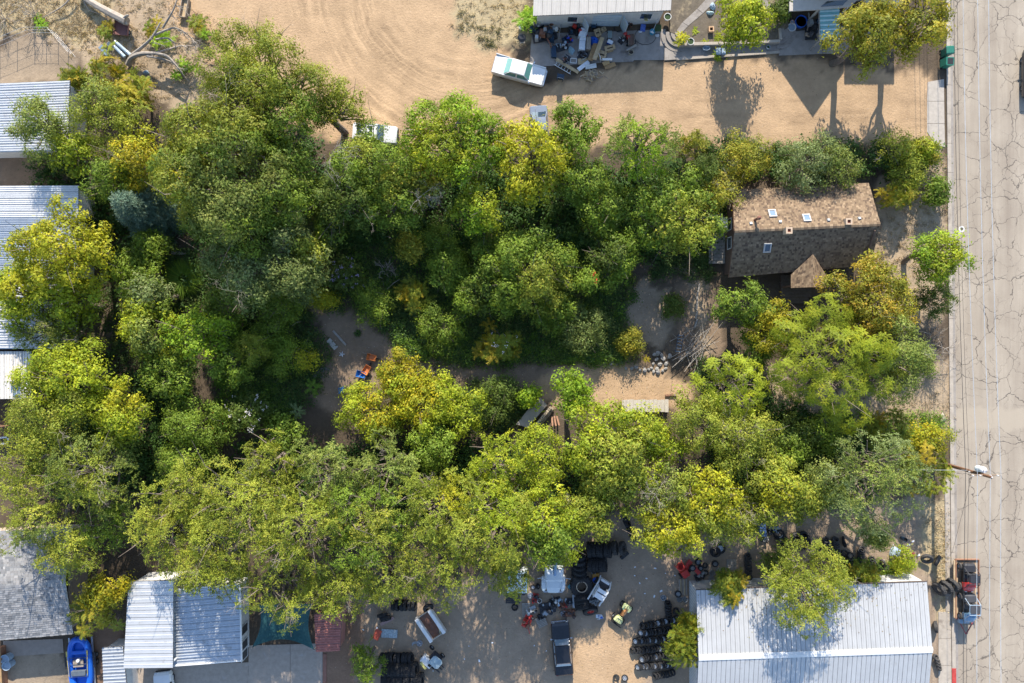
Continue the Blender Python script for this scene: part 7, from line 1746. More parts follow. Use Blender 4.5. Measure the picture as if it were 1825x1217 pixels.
# workshop yard, north
bucket('bucket', 'white-lidded bucket by the straw patch', 928.6, 46, .27, .4, TRIM, TRIM)
bucket('bucket', 'open black bucket beside the white-lidded one', 936, 45.5, .24, .38, NAVY)
r = thing('barbecue', 'black barbecue on thin legs at the edge of the pad', 'barbecue', at(930, 67, .8), .1)
mb = MB(); mb.lathe([(0, .55), (.3, .6), (.42, .8), (.4, .9), (.25, 1.0), (0, 1.04)], 16); mb.build('kettle', DARKM, r, smooth=True)
for a in range(3): mb = MB(); mb.tube([(.3 * math.cos(a * 2.1), .3 * math.sin(a * 2.1), .65), (.45 * math.cos(a * 2.1), .45 * math.sin(a * 2.1), 0)], .02, 5); mb.build('leg', STEEL, r)
mb = MB(); mb.box((0, -.42, .8), (.5, .25, .03)); mb.build('side_shelf', WOOD, r)
scrap('bicycle_heap', 'heap of dark bicycles and poles at the workshop corner', 'scrap heap', 970, 59, .2, 2.4, [DARKM, STEEL, RUST, DARKM, NAVY], 3, 20)
for i, (px, py, rz, l_, lab) in enumerate([(974,56,.9,1.3,'thin grey pole across the bicycle heap'), (985,50,-.6,1.6,'tan pole leaning at the bicycle heap'), (998,55,1.4,1.5,'pale crooked pole right of the bicycle heap'), (966,60,1.2,1.2,'grey rod left on the bicycle heap')]):
    solo('pole', MB().tube([(-l_ / 2, 0, 0), (0, .03, .02), (l_ / 2, 0, 0)], [.03, .035, .03], 6), TANW if i == 1 else GREYW, lab, 'pole', tuple(W(px, py, .75)), rz)
r = thing('bench', 'white bench against the workshop wall', 'bench', at(976, 34, .45), -.03)
for i in range(3): mb = MB(); mb.box((0, -.18 + i * .18, .45), (1.2, .15, .04)); mb.build('seat_slat', TRIM, r)
for s in (-1, 1): mb = MB(); mb.box((s * .5, 0, .22), (.06, .4, .42)); mb.build('leg', TRIM, r)
solo('log', MB().tube([(-.5, 0, 0), (.5, 0, .02)], [.13, .12], 10), M_('birch', (.5, .45, .38), .9), 'pale short log below the white bench', 'log', tuple(W(977, 45, .15)), .03, smooth=True)
r = thing('fire_table', 'square grey fire table with a dark basin', 'table', at(1031, 37, .6), .0)
mb = MB()
for (x, y, a, b) in ((-.42, 0, .16, 1.0), (.42, 0, .16, 1.0), (0, .42, .68, .16), (0, -.42, .68, .16)): mb.box((x, y, .55), (a, b, .12))
mb.build('rim', GREYW, r); mb = MB(); mb.box((0, 0, .42), (.7, .7, .1)); mb.build('basin', DARKM, r)
for sx in (-.4, .4):
    for sy in (-.4, .4): mb = MB(); mb.box((sx, sy, .25), (.1, .1, .5)); mb.build('leg', GREYW, r)
scrap('workbench', 'black workbench covered with tools below the fire table', 'workbench', 1027, 52, 0, 1.5, [DARKM, STEEL, DARKM, REDM, NAVY], 5, 14)
scrap('engine', 'dark engine left of the pale blue tarpaulin', 'engine', 1002, 82, .3, 1.2, [DARKM, STEEL, DARKM, BLUEG], 6)
scrap('mower', 'red and blue mower above the dark engine', 'mower', 1011, 70, .2, 1.0, [NAVY, REDM, DARKM, M_('bright_blue', (.03, .06, .4), .5)], 7, 12)
scrap('generator', 'black generator crate near the freezer', 'generator', 1039, 97, 0, 1.1, [DARKM, DARKM, STEEL], 8, 12)
scrap('bicycle', 'rusty bicycle frame beside the white window frame', 'bicycle', 1009, 105, 1.0, 1.0, [DARKM, RUST, STEEL], 9, 12)
scrap('tool_heap', 'hand tools and white bottles beside the red tank', 'tools', 1110, 69, .8, .9, [DARKM, TRIM, DARKM, WOOD], 10, 12)
def blob(name, label, cat, px, py, rz, d, mat, seed):
    rng = np.random.default_rng(seed); mb = MB(); n, m_ = 10, 16; S = []
    for i in range(n + 1):
        th = math.pi / 2 * i / n
        S.append([(math.cos(a) * math.sin(th) * d[0] / 2 * (1 + .18 * math.sin(3 * a + seed) + rng.normal() * .05), math.sin(a) * math.sin(th) * d[1] / 2 * (1 + .15 * math.cos(2 * a + seed) + rng.normal() * .05), d[2] * (math.cos(th) * (1 + rng.normal() * .08))) for a in [6.2832 * k / m_ for k in range(m_)]])
    mb.loft(S, caps=False, closed=True); return solo(name, mb, mat, label, cat, at(px, py, d[2] * .7), rz, smooth=False)
blob('tarpaulin', 'crumpled bright blue tarpaulin over a chair', 'tarpaulin', 1059, 71, .2, (.8, 1.0, .6), BLUEP, 1)
blob('tarpaulin', 'pale blue sheet bundle near the generator', 'tarpaulin', 1018, 88, .2, (.6, .75, .4), M_('pale_blue_sheet', (.30, .45, .52), .6), 2)
chair('dark broken chair behind the blue tarpaulin', 1058, 44, -1.4, NAVY)
fridge('white tilted freezer at the top of the junk', 1039.5, 58, D2(-20), (.72, .85, .75)); fridge('long white chest fridge lying on its back', 1038, 77.5, D2(-4), (.62, 1.25, .6))
boxy('cabinet', 'tan brown cabinet beside the long white fridge', 'cabinet', 1049, 77, D2(-2), (.42, 1.2, .7), M_('cabinet_tan', (.3, .25, .2), .7))
carton('cardboard box above the blue tarpaulin', 1065, 58, D2(20), (.35, .75, .5)); carton('open cardboard box right of the long boards', 1087, 85, D2(15), (.62, .5, .5)); carton('cardboard pieces behind the white sheet', 1073, 97, D2(-15), (.5, .75, .4))
board('plank', 'long tan board leaning on the junk heap', 'plank', 1066.5, 86, D2(70), (2.5, .42, .05), TANW, .7, .12); board('house_door_leaf', 'brown door lying under the long tan board', 'door', 1057, 92, D2(72), (1.9, .5, .06), BRN, .45, .1)
board('loose_board', 'brown panel at the south end of the junk heap', 'panel', 1087, 117, D2(20), (1.15, .45, .05), BRN, .2, .05); board('loose_board', 'second brown panel leaning over the first', 'panel', 1080, 112, D2(30), (.7, .4, .05), M_('brown_board2', (.42, .27, .12), .8), .35, .15)
board('sheet', 'white upright sheet edge in the junk heap', 'panel', 1068, 101, D2(-72), (1.0, .06, .6), TRIM, .3); board('shelf', 'white shelf board in the junk heap', 'shelf', 1082, 106, 0, (1.0, .22, .2), TRIM, .4)
board('sheet', 'light plasterboard sheet above the wood scraps', 'panel', 1040, 117, D2(38), (1.4, .4, .04), WHT, .3, .1); board('sheet', 'pale board on the tan plywood', 'panel', 1053, 118, D2(8), (1.1, .45, .04), M_('plaster', (.55, .56, .53), .8), .4, -.06); board('sheet', 'tan plywood under the pale board', 'panel', 1040, 109, D2(5), (1.1, .6, .04), TANW, .2)
boxy('cooler_box', 'blue and white cooler box', 'cooler', 1087.5, 74.5, D2(-25), (.55, .38, .3), BLUEP, .1, WHT); boxy('side_table', 'small grey-green side table', 'table', 1087, 61, 0, (.42, .7, .08), M_('sage', (.22, .27, .26), .6), .4, legs=1)
scrap('wooden_trestle', 'small wooden trestle right of the dark chair', 'trestle', 1074, 52, .6, .8, [TANW, TANW, WOOD], 12, 9)
r = thing('wood_scrap_pile', 'pile of pale splintered wood scraps', 'wood pile', at(1052, 134, .2)); rg = random.Random(5)
for i in range(70):
    l_ = rg.uniform(.25, .75); rr = rg.gauss(0, .45), rg.gauss(0, .3); mb = MB(); mb.box((rr[0], rr[1], max(.04, .4 - .5 * (abs(rr[0]) + abs(rr[1])) + rg.uniform(0, .12))), (l_, rg.uniform(.04, .1), .03), rz=rg.uniform(0, 3.1), ry=rg.uniform(-.4, .4)); mb.build('scrap_stick', (TANW, WOOD, M_('split_wood', (.55, .43, .28), .9))[i % 3], r)
for i in range(18):
    pass
board('house_door_leaf', 'long tan plank lying south of the ladder', 'plank', 1011, 117, D2(-32), (2.6, .3, .06), TANW, .25)
r = thing('ladder', 'white aluminium ladder beside the long tan plank', 'ladder', at(1004, 120, .15), D2(-30))
for s in (-1, 1): mb = MB(); mb.box((0, s * .2, .1), (1.9, .05, .06)); mb.build('rail', TRIM, r)
for i in range(6): mb = MB(); mb.box((-.8 + i * .32, 0, .1), (.04, .38, .03)); mb.build('rung', TRIM, r)
r = thing('window_casement', 'white empty window frame lying on the pad', 'window frame', at(1022, 108, .1), D2(-5))
for (x, y, a, b) in ((-.3, 0, .07, .5), (.3, 0, .07, .5), (0, .22, .54, .07), (0, -.22, .54, .07)): mb = MB(); mb.box((x, y, .08), (a, b, .08)); mb.build('frame_bar', TRIM, r)
r = boxy('suitcase', 'black suitcase on the concrete pad', 'suitcase', 987, 91.5, D2(2), (.5, 1.1, .35), NAVY); mb = MB(); mb.tube([(-.12, .6, .3), (-.12, .75, .3), (.12, .75, .3), (.12, .6, .3)], .02, 5); mb.build('handle', DARKM, r)
chair('dark blue plastic garden chair on the dirt', 999, 137, D2(80), NAVY, 1.15)
bucket('tub', 'dark round tub by the garage door', 1116, 40, .32, .5, DARKM); bucket('bucket', 'small rusty can beside the dark tub', 1125, 44, .17, .4, RUST, hand=False)
hose('loop of black hose left of the red tank', 1103, 50, .55, BLK, 1); hose('big sweeping loop of dark hose on the pad', 1151, 63, 1.2, BLK, 2, 1)
r = thing('gas_tank', 'two small red tanks beside the brown cart', 'tank', at(1116, 62, .4), .5)
for i, (x, y) in enumerate(((0, .15), (.12, -.25))): mb = MB(); mb.lathe([(0, 0), (.18, .03), (.2, .2), (.18, .42), (.06, .5), (.06, .56), (0, .57)], 14, T((x, y, 0))); mb.build('tank_body', REDM, r, smooth=True)
r = thing('hand_cart', 'brown wooden hand cart on the pad', 'cart', at(1125, 70, .4), D2(90)); mb = MB(); mb.box((0, 0, .35), (1.1, .5, .06)); mb.build('bed', M_('cart_brown', (.18, .11, .08), .8), r)
for s in (-1, 1): mb = MB(); mb.box((0, s * .27, .45), (1.1, .04, .2)); mb.build('side_board', WOOD, r); wheel(r, (-.3, s * .35, .2), 'small', (0, s, 0))
solo('log', MB().tube([(-.55, 0, 0), (.55, 0, .03)], [.1, .12], 10), GREYW, 'grey log across the end of the brown cart', 'log', tuple(W(1125, 85, .3)), .5, smooth=True); bucket('bucket', 'tan bucket below the grey log', 1125, 92, .25, .35, M_('tan_bucket', (.42, .36, .26), .7))
board('plank', 'cream and yellow plank leaning on the workshop', 'plank', 1150.5, 31, D2(88), (1.5, .34, .05), M_('cream_yellow', (.62, .52, .22), .7), 1.3, .7); boxy('cushion', 'blue patterned cushion below the cream plank', 'cushion', 1146, 49, D2(-8), (.5, .7, .15), M_('blue_print', (.10, .17, .5), .8, var=.6, scale=12)); bucket('ball_pot', 'round turquoise pot on the pad', 1163, 56, .26, .4, CYAN, CYAN, cat='pot', hand=False)
solo('broom', MB().tube([(-.7, 0, 0), (.7, 0, .4)], .02, 6).box((-.75, 0, 0), (.12, .35, .06)), TRIM, 'white-handled broom leaning by the turquoise pot', 'broom', tuple(W(1168, 45, .6)), D2(65)); boxy('planter', 'grey square planter full of leaves', 'planter', 1173, 50, 0, (.65, .7, .45), M_('zinc', (.28, .28, .27), .6), 0, M_('planter_green', (.03, .06, .02), .9))
blob('bag', 'crumpled pale bag near the curved steps', 'bag', 1172, 62, 0, (.4, .35, .25), WHT, 6); blob('bag', 'white scrap beside the workshop hose', 'bag', 1141, 56, 0, (.4, .25, .12), WHT, 7); 
board('box', 'small white card by the terrace steps', 'card', 1182.5, 76, .6, (.18, .2, .03), WHT, .06)
# terrace pots
for (px, py, R, lab, mt) in ((1190, 29.5, .34, 'white-rimmed planter by the workshop corner', TRIM), (1231, 73.6, .33, 'white-rimmed planter on the terrace edge', TRIM), (1215, 74, .32, 'yellow pot with a leafy plant at the steps', M_('yellow_pot', (.6, .45, .05), .6)), (1369.5, 83.5, .17, 'small white ring pot on the garden walk', BLUEG), (1411.5, 48, .4, 'white enamel basin by the curved steps', TRIM), (1412, 39, .2, 'small pink-rimmed pot beside the basin', M_('pink', (.6, .35, .3), .7))):
    bucket('planter', lab, px, py, R, .35, mt, BLUEG if 'basin' in lab else M_('planter_green', (.03, .06, .02), .9), z0=.44 if px < 1300 else .05, cat='pot', hand=False)
sprout('leafy plant growing in the yellow pot', 1215, 70, .9, .7, 'mul', name='pot_plant', n=4).location.z = .3
r = thing('clay_planter', 'square clay planter on the terrace', 'planter', at(1267.5, 52, .7), .05)
for (x, y, a, b) in ((-.2, 0, .1, .5), (.2, 0, .1, .5), (0, .2, .3, .1), (0, -.2, .3, .1)): mb = MB(); mb.box((x, y, .62), (a, b, .36)); mb.build('side', CLAY, r)
mb = MB(); mb.box((0, 0, .55), (.3, .3, .2)); mb.build('soil', M_('soil_dark', (.05, .04, .03), .95), r)
r = thing('wash_tub', 'oval blue-grey tub on the garden walk', 'tub', at(1259, 85.5, .4), 0); mb = MB(); mb.lathe([(0, .12), (.3, .1), (.36, .42), (.38, .44), (.33, .44), (.28, .2), (0, .2)], 24, Matrix.Diagonal((1.0, .6, 1, 1))); mb.build('basin', BLUEG, r, smooth=True)
for s in (-1, 1): mb = MB(); mb.tube([(s * .36, -.06, .42), (s * .44, 0, .44), (s * .36, .06, .42)], .015, 5); mb.build('handle', STEEL, r)
for (px, py, lab, w_) in ((1281, 91, 'pale blue air-conditioning unit on the garden walk', .5), (1290, 91, 'second air-conditioning unit beside the pale blue one', .38)):
    r = boxy('air_conditioner', lab, 'air conditioner', px, py, D2(3), (w_, .65, .5), BLUEG, .1)
    for i in range(4): mb = MB(); mb.box((0, -.34, .2 + i * .1), (w_ * .9, .02, .04)); mb.build('louvre', STEEL, r)
blob('cloth', 'pale cloth bundle under the light green tree', 'cloth', 1269, 14, .5, (.5, .8, .3), BLUEG, 12).location.z = .44; blob('cloth', 'second pale cloth on the terrace soil', 'cloth', 1264, 26, 0, (.7, .4, .25), M_('mint', (.4, .52, .52), .8), 13).location.z = .44
c = W(1428, 38, .3); r = thing('paddling_pool', 'round blue paddling pool under the porch edge', 'pool', (c.x, c.y, .03)); mb = MB(); mb.lathe([(0, .02), (.5, .02), (.54, .34), (.58, .36), (.6, .34), (.58, .0)], 32); mb.build('shell', BLUEP, r, smooth=True); mb = MB(); mb.lathe([(.52, .22), (0, .22)], 32); mb.build('water', glass('pool_water', (.01, .08, .3)), r)
scrap('shelving', 'dark metal shelving stacked beside the awning', 'shelf', 1447, 52, 1.57, 1.9, [DARKM, NAVY, DARKM, STEEL, WOOD], 21, 16)
for (px, py, lab) in ((1549, 12, 'white slatted trellis beside the sycamore'), (1597, 5, 'second white slatted trellis at the top edge')):
    r = thing('trellis', lab, 'trellis', at(px, py, 1.0), .1)
    for i in range(8): mb = MB(); mb.box((0, -.7 + i * .2, 1.0), (.55, .09, .04)); mb.build('slat', TRIM, r)
    for s in (-1, 1): mb = MB(); mb.box((s * .25, 0, .5), (.05, 1.6, .96)); mb.build('post', TRIM, r)
# top left debris
r = thing('flatbed', 'rusty red flatbed under the grey log', 'flatbed', at(217, 49, .5), D2(-5)); mb = MB(); mb.box((0, 0, .5), (1.3, 1.5, .08)); mb.build('bed', M_('rusty_red', (.20, .09, .075), .8), r)
for s in (-1, 1): mb = MB(); mb.box((s * .66, 0, .55), (.06, 1.5, .2)); mb.build('rail', M_('rusty_red', (.20, .09, .075), .8), r); wheel(r, (s * .55, -.3, .27), 'small', (s, 0, 0))
for (px, py, rz, l_, lab, mt) in ((221, 88, -.72, 2.4, 'longer grey pipe beside the fallen trunk', BLUEG), (213, 92, -.78, 1.5, 'shorter grey pipe beside the longer one', BLUEG)):
    r = thing('pipe', lab, 'pipe', tuple(W(px, py, .22)), rz); mb = MB(); mb.tube([(-l_ / 2, 0, 0), (l_ / 2, 0, 0)], .17, 14); mb.build('barrel', mt, r, smooth=True)
    for x in (-l_ / 2 + .1, l_ * .2): mb = MB(); mb.tube([(x - .04, 0, 0), (x + .04, 0, 0)], .2, 14); mb.build('collar', STEEL, r, smooth=True)
board('loose_board', 'pale grey sheet leaning near the pipes', 'panel', 186, 90, D2(-50), (1.1, .5, .04), BLUEG, .3, .3); blob('bag', 'white torn bag beside the pipes', 'bag', 194, 78, 0, (.6, .5, .25), TRIM, 15); blob('bag', 'blue-grey bag under the golden sumac', 'bag', 259, 128, 0, (.6, .4, .3), BLUEG, 16)
r = thing('timber_trough', 'long narrow timber trough at the top edge', 'trough', at(328, 12, .4), D2(80))
for s in (-1, 1): mb = MB(); mb.box((0, s * .3, .3), (2.0, .06, .35)); mb.build('side', WOOD, r)
for x in (-1, 1): mb = MB(); mb.box((x, 0, .3), (.06, .6, .35)); mb.build('end', WOOD, r)
mb = MB(); mb.box((0, 0, .14), (1.9, .54, .04)); mb.build('bottom', TANW, r)
for i, (px, py, lab) in enumerate(((128, 158, 'stack of brown boards at the roof corner'), (134, 180, 'brown timber box beside the roof corner'))):
    r = thing('timber_stack', lab, 'timber', at(px, py, 1), 0)
    for k in range(4): mb = MB(); mb.box((.1, -.3 + k * .28, .9 - .03 * k), (1.1, .25, .06)); mb.build('board', (TANW, BRN, WOOD)[k % 3], r)
    for s in (-1, 1): mb = MB(); mb.box((s * .4, .1, .45), (.08, .9, .86)); mb.build('support', WOOD, r)
bucket('barrel', 'blue plastic barrel beside the northernmost white roof', 138, 210, .35, .9, BLUEP, hand=False); 
# garden
def barrow(label, px, py, rz, c1, hnd=WOOD):
    r = thing('wheelbarrow', label, 'wheelbarrow', at(px, py, .5), rz); mb = MB(); mb.loft([[(x, -w_, z) for x, w_, z in ((.45, .28, .55), (.2, .2, .3))][::1] + [(x, w_, z) for x, w_, z in ((.2, .2, .3), (.45, .28, .55))], [(x, -w_, z) for x, w_, z in ((-.45, .32, .6), (-.25, .22, .3))] + [(x, w_, z) for x, w_, z in ((-.25, .22, .3), (-.45, .32, .6))]], caps=True); b_ = mb.build('tray', c1, r)
    md = b_.modifiers.new('t', 'SOLIDIFY'); md.thickness = .03
    for s in (-1, 1): mb = MB(); mb.tube([(.55, s * .1, .22), (-.3, s * .25, .3), (-.95, s * .28, .55)], .022, 6); mb.build('handle', hnd, r); mb = MB(); mb.tube([(-.25, s * .22, .3), (-.35, s * .24, 0)], .02, 5); mb.build('leg', DARKM, r)
    w_ = link('wheel', TY['small'], r, mw=Matrix.Translation((.6, 0, .2)) @ axis_rot((0, 1, 0)) @ Matrix.Scale(.7, 4))
ORG = M_('orange', (.52, .17, .05), .5)
barrow('orange wheelbarrow at the edge of the golden shrub', 662, 637, D2(-12), ORG); barrow('small orange barrow touching the blue one', 653, 659, D2(60), ORG); barrow('blue wheelbarrow beside the small orange one', 643, 667, D2(-15), M_('barrow_blue', (.02, .13, .4), .5)); chair('blue garden chair on the soil path', 609, 694, D2(100), M_('chair_blue', (.02, .14, .32), .5))
board('plank', 'long grey plank on the bare soil path', 'plank', 605, 602, D2(-48), (1.9, .2, .06), GREYW, .08); board('slab', 'short pale board beside the long plank', 'board', 592, 613, D2(-48), (1.2, .5, .06), M_('pale_board', (.4, .38, .34), .9), .1); board('plank', 'grey plank below the pale sumac sprout', 'plank', 500, 745, D2(30), (1.5, .2, .05), GREYW, .08); board('plank', 'plank lying in the dark west garden', 'plank', 318, 451, D2(-3), (1.5, .3, .06), GREYW, .1)
r = thing('garden_star', 'pale star-shaped pinwheel on the soil path', 'ornament', at(609, 631, .1), 0)
for i in range(5): mb = MB(); a = i * 1.2566; mb.add([(0, 0, .1), (.12 * math.cos(a - .4), .12 * math.sin(a - .4), .12), (.33 * math.cos(a), .33 * math.sin(a), .06), (.12 * math.cos(a + .4), .12 * math.sin(a + .4), .08)], [(0, 1, 2, 3)]); mb.build('petal', WHT, r)
mb = MB(); mb.tube([(0, 0, 0), (0, 0, .1)], .015, 5); mb.build('stake', DARKM, r)
def rockmesh(seed):
    rng = np.random.default_rng(seed); mb = MB(); S = []
    for i in range(5):
        th = math.pi * (.08 + .84 * i / 4); S.append([(math.cos(a) * math.sin(th) * (1 + rng.normal() * .12), math.sin(a) * math.sin(th) * .75 * (1 + rng.normal() * .12), -math.cos(th) * .6 + rng.normal() * .06) for a in [6.2832 * k / 8 for k in range(8)]])
    mb.loft(S, closed=True); return mb
ROCK = [M_('rock_grey', (.30, .28, .25), .9, bump=.4), M_('rock_dark', (.14, .13, .12), .9, bump=.4), M_('rock_tan', (.42, .36, .28), .9, bump=.4)]
RKM = [[rockmesh(i + 10 * j).mesh('stone', ROCK[j]) for i in range(4)] for j in range(3)]
def rocks(label, group, pts, s, j, seed):
    rg = random.Random(seed)
    for ri, (px, py) in enumerate(pts):
        o = link('stone', RKM[j][rg.randrange(4)]); k = s * rg.uniform(.7, 1.3); p = W(px + rg.uniform(-1.5, 1.5), py + rg.uniform(-1, 1), .1); o.location = (p.x, p.y, k * .3); o.rotation_euler = (rg.uniform(-.3, .3), rg.uniform(-.3, .3), rg.uniform(0, 6)); o.scale = (k, k, k); tag(o, (ORD[ri] + ' from the west: ' + label) if 2 < len(pts) <= 22 else label, 'stone', group)
rocks('grey stone edging the north side of the dirt lane', 'stones edging the lane', [(1010 + i * 8.2, 640 + (i - 6) * 1.0 + (3 if i % 3 else 0) + (6 if i > 12 else 0)) for i in range(22)], .26, 0, 3)
rocks('pale stone in the rock pile at the lane end', 'rock pile at the lane end', [(1166,632),(1172,630),(1178,634),(1170,640),(1182,640),(1165,648),(1176,650),(1186,648),(1160,656),(1172,658),(1185,657),(1192,636)], .27, 0, 4)
rocks('dark round stone in the row beside the soil path', 'dark stones beside the path', [(562,668),(567,664),(573,660),(579,658),(585,656),(570,672)], .3, 1, 5)
rocks('tan kerbside boulder in the clearing', 'boulders at the clearing', [(1680,742),(1683,746),(1678,749)], .3, 2, 6)
rocks('pale stone standing alone in the weeds above the lane', 'lone pale stone', [(1107, 625)], .3, 2, 7)
r = thing('stump', 'dark hollow stump beside the board platform', 'stump', at(1187, 725, .3)); mb = MB(); mb.lathe([(.28, 0), (.24, .35), (.17, .36), (.15, .1), (0, .1)], 14); mb.build('bark_ring', WOODB, r, smooth=True); mb = MB(); mb.lathe([(.15, .12), (0, .13)], 12); mb.build('hollow', BLK, r)
# brush pile: dry poles fanned over the soil
c = W(1240, 612); r = thing('brush_pile', 'fan of bleached dry poles piled beside the gravel patio', 'brush pile', (c.x, c.y, 0)); rg = random.Random(12)
for i in range(46):
    a = D2(rg.uniform(20, 75)) if i % 4 else D2(rg.uniform(95, 140)); l_ = rg.uniform(1.2, 3.4); x, y = rg.uniform(-1.4, 1.6), rg.uniform(-1.5, 1.5); z = rg.uniform(.1, .7)
    dx, dy = math.cos(a) * l_ / 2, math.sin(a) * l_ / 2; mb = MB(); mb.tube([(x - dx, y - dy, z), (x + rg.uniform(-.08, .08), y, z + .1), (x + dx, y + dy, z + rg.uniform(-.05, .5))], [.035, .03, .015], 5); mb.build('dry_pole', DEADW if i % 3 else GREYW, r)
r = thing('edging_logs', 'line of grey logs edging the path west of the house', 'logs', tuple(W(1243, 545)))
for i in range(5):
    a, b = W(1243 + (i == 0) * 4, 505 + i * 16, .12), W(1244 - i * 1.5, 520 + i * 16, .12); mb = MB(); mb.tube([a, b], .1, 8); mb.build('log', GREYW, r, world=True, smooth=True)
r = thing('folding_rack', 'dark blue folding rack at the foot of the brush pile', 'rack', at(1211, 612, .5), D2(80))
for i in range(6): mb = MB(); mb.tube([(-.8 + i * .32, -.25, .5), (-.8 + i * .32, .25, .55)], .025, 5); mb.build('rung', BLUEG, r)
for s in (-1, 1): mb = MB(); mb.tube([(-.95, s * .25, .5), (.95, s * .25, .5)], .03, 5); mb.build('rail', NAVY, r); mb = MB(); mb.tube([(-.7, s * .25, .5), (-.8, s * .3, 0)], .025, 5); mb.tube([(.7, s * .25, .5), (.8, s * .3, 0)], .025, 5); mb.build('leg', NAVY, r)
r = thing('timber_beam', 'dark timber beam on the dirt lane below the locust', 'beam', tuple(W(1196, 704, .12)), .05); mb = MB(); mb.box((0, 0, 0), (1.15, .18, .2)); mb.build('beam', WOODB, r, bevel=.01); mb = MB(); mb.box((.35, 0, .13), (.1, .2, .06)); mb.build('cleat', WOOD, r)
# tyre yard clutter
board('rubber_plank', 'flat black rubber block beside the knobbly tyres', 'block', 1113, 990, D2(40), (.95, .3, .2), BLK, .1); pallet('grey slatted pallet near the lone wheel', 1304, 1006, 0); pallet('black pallet frame below the camper', 914, 1064, 0, 1.4, 1.3, DARKM); pallet('grey pallet in the yard below the engines', 965, 1108, D2(25)); pallet('old pallet under the pale engine', 938, 1087, D2(2), .8, 1.4)
r = thing('board_strips', 'bundle of narrow boards standing against the metal building', 'boards', at(1217, 1046, .2), 0)
for i in range(8): mb = MB(); mb.box((-.42 + i * .115, 0, .12 + .02 * (i % 3)), (.07, 1.5, .06), rz=.03 * (i % 3 - 1)); mb.build('board', (WOOD, GREYW, TANW)[i % 3], r)
r = thing('red_mixer', 'red machine with an open round mouth near the wheel pile', 'mixer', at(1217, 1016, .7), D2(-55)); mb = MB(); mb.lathe([(0, -.1), (.3, -.1), (.42, .25), (.4, .6), (.3, .78), (.27, .78), (.3, .6), (.28, .3), (0, .2)], 18, T((-.35, 0, .55), 0, 0, -.35)); mb.build('drum', REDM, r, smooth=True); mb = MB(); mb.box((.45, 0, .5), (.8, .8, .6), taper=.85); mb.build('motor_box', REDM, r, bevel=.04)
for s in (-1, 1): mb = MB(); mb.tube([(-.6, s * .4, 0), (0, s * .35, .5), (.6, s * .4, 0)], .04, 6); mb.build('stand', REDM, r); wheel(r, (.5, s * .5, .22), 'small', (0, s, 0))
board('loose_board', 'red sheet-metal panel behind the steel wheel', 'panel', 1227, 1006, D2(50), (.9, .5, .05), REDM, .4, .3); board('loose_board', 'second red panel under the alloy wheel', 'panel', 1242, 1017, D2(-50), (.8, .4, .05), REDM, .35, -.2); p = W(1234, 1012, .6); tyre('wheel lying on top of the red panels', None, (p.x, p.y, .6), (.1, -.2, 1), 'car', 'RIMS', 8)
for i, (px, py, rz, s, cols, lab) in enumerate([(947,1088,.4,1.0,[STEEL, TRIM, M_('sand_metal', (.5, .42, .3), .7), DARKM],'pale dismantled engine on the old pallet'), (954,1067,1.4,.9,[REDM, DARKM, RUST],'rusty red tool leaning on the tyres'), (976,1084,.1,1.6,[DARKM, STEEL, DARKM],'black engine block in the middle of the scrap'), (990,1072,.3,1.1,[DARKM, BLUEG, STEEL, TRIM],'blue-grey engine parts above the black engine block'), (1003,1079,.2,.8,[RUST, REDM, DARKM],'rusty dark gearbox right of the blue-grey parts'), (1014,1094,.05,1.2,[RUST, M_('dk_brown', (.10, .07, .06), .8), DARKM],'brown engine stand below the grey bumper'), (1015,1072,.0,.9,[DARKM, STEEL, NAVY],'dark axle parts beside the grey bumper'), (940,1108,1.2,1.3,[REDM, RUST, REDM, DARKM],'faded red tiller at the edge of the yard'), (964,1100,.2,.7,[DARKM, BLK],'black wheel hub on the grey pallet'), (1248,1028,.4,1.0,[DARKM, STEEL, RUST],'greasy engine parts south of the wheel pile'), (1068,1100,.0,.6,[WHT, BLUEP, WHT],'small white and blue gadget on the dirt'), (1380,946,.2,1.2,[DARKM, STEEL, BLUEG],'scrap metal beside the blue crates'), (1362,958,1.5,.9,[DARKM, STEEL, TRIM],'jumble of wires and metal at the fence gap')]):
    scrap('scrap_metal', lab, 'scrap', px, py, rz, s, cols, 40 + i, 15)
board('bumper', 'grey curved bumper in the scrap heap', 'bumper', 1023, 1071, D2(92), (1.3, .3, .16), STEEL, .4); bucket('bucket', 'white pail in the engine scrap', 961.5, 1071, .22, .35, TRIM); bucket('bucket', 'turquoise bucket beside the white truck', 1016, 1046, .2, .3, CYAN, CYAN); boxy('crate', 'orange crate behind the loader', 'crate', 1062, 1027, .1, (.7, .5, .3), M_('orange_crate', (.5, .25, .05), .6)); bucket('drum', 'blue drum behind the loader', 1061, 1034, .25, .5, BLUEP, BLUEP, hand=False); bucket('bucket', 'pale tin pails beside the heavy tyres', 1058, 1020, .2, .3, STEEL); tyre('small grey wheel beside the white pail', None, W(958.5, 1045, .2), (.8, .2, .5), 'small', 'RIMS')
r = thing('blue_crates', 'stack of blue plastic crates at the yard fence', 'crates', at(1360, 945, .6), .1)
for i in range(5): mb = MB(); mb.box((0, .5 - i * .25, .3 + .05 * (i % 2)), (.6, .22, .6)); mb.build('crate', M_('crate_blue', (.06, .12, .28), .6), r)
board('loose_board', 'red sheet leaning beside the dense green bush', 'panel', 672, 1131, D2(65), (.95, .65, .05), M_('sheet_red', (.5, .09, .05), .6, dirt=((.3, .1, .07), 3, .6)), .35, .25); board('loose_board', 'peeling blue-grey panel beside the red sheet', 'panel', 694, 1129, D2(-3), (1.6, .85, .05), M_('peeling', (.36, .42, .44), .7, var=.5, scale=6), .08); board('loose_board', 'faded pink strip above the peeling panel', 'panel', 690, 1107, D2(28), (1.5, .32, .04), M_('pink_strip', (.38, .24, .21), .8), .1)
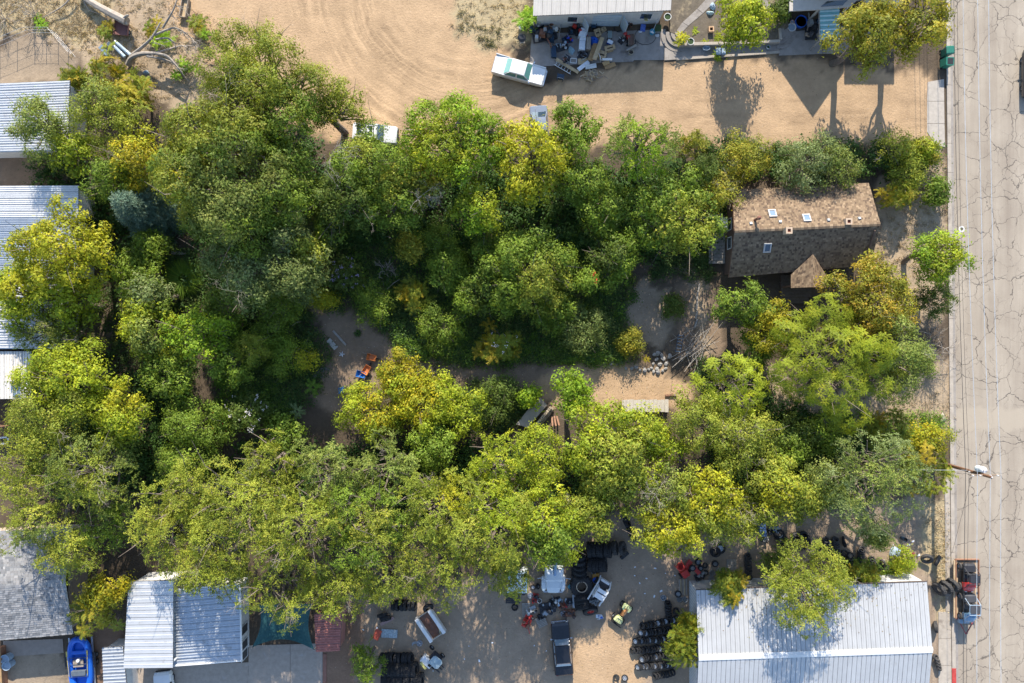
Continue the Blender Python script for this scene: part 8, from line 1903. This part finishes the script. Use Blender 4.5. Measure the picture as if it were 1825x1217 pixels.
r = thing('roof_ring', 'grey hose rings beside the grey rim', 'hose', at(742, 1151, .1)); mb = MB()
for k in range(3): mb.tube([(.35 * math.cos(a / 8) * 1.2, .25 * math.sin(a / 8) + k * .08, .05) for a in range(0, 26)], .035, 6)
mb.build('coil', STEEL, r)
# pale litter in the yard
RL = random.Random(8)
for i in range(34):
    px, py = (RL.uniform(640, 1010), RL.uniform(1090, 1210)) if i < 16 else (RL.uniform(1130, 1225), RL.uniform(1000, 1075)) if i < 26 else (RL.uniform(1560, 1640), RL.uniform(955, 1000))
    mb = MB(); s = RL.uniform(.06, .16); mb.add([(-s, -s * .6, 0), (s * .8, -s * .5, .03), (s, s * .6, .01), (-s * .7, s * .5, .04)], [(0, 1, 2, 3)]); o = mb.build('paper_scrap', WHT); o.location = W(px, py, .03); o.rotation_euler.z = RL.uniform(0, 6); tag(o, 'scrap of pale litter lying in the tyre yard', 'litter', 'pale litter in the tyre yard')
blob('tarpaulin', 'grey tarpaulin hump near the weed tree', 'tarpaulin', 1597, 985, .3, (1.2, .9, .4), BLUEG, 22); bucket('bucket', 'tall dark blue can in the verge shade', 1614, 962, .2, .7, NAVY, hand=False); blob('bag', 'dark red bag beside the weed tree', 'bag', 1629, 990, 0, (.45, .5, .3), M_('maroon', (.16, .02, .03), .7), 23)
for i, (px, py) in enumerate(((4, 1175), (7, 1187))): bucket('drum', ['upper', 'lower'][i] + ' grey lidded drum at the bottom-left wall', px + 4, py, .42, .8, BLUEG, BLUEG, hand=False)
r = thing('brick_planter', 'rust-coloured timber edge at the lower left corner', 'planter', at(2, 1195, .6), D2(93)); mb = MB(); mb.box((0, 0, .4), (4.5, .35, .8)); mb.build('side', M_('rust_timber', (.32, .15, .08), .85), r); mb = MB(); mb.box((0, 0, .83), (4.55, .42, .06)); mb.build('cap', BRN, r)
r = thing('garden_fence_post', 'white plastic chair frame at the west edge', 'chair', at(8, 790, .6), .1); mb = MB()
for (a, b) in (((-.5, 0), (.5, 0)), ((-.5, .6), (.5, .6)), ((-.5, 0), (-.5, .6)), ((.5, 0), (.5, .6))): mb.box(((a[0] + b[0]) / 2, (a[1] + b[1]) / 2, .7), (abs(a[0] - b[0]) + .16, abs(a[1] - b[1]) + .16, .12))
mb.build('frame', TRIM, r)
for x in (-.5, .5):
    for y in (0, .6): mb = MB(); mb.box((x, y, .32), (.1, .1, .64)); mb.build('leg', TRIM, r)
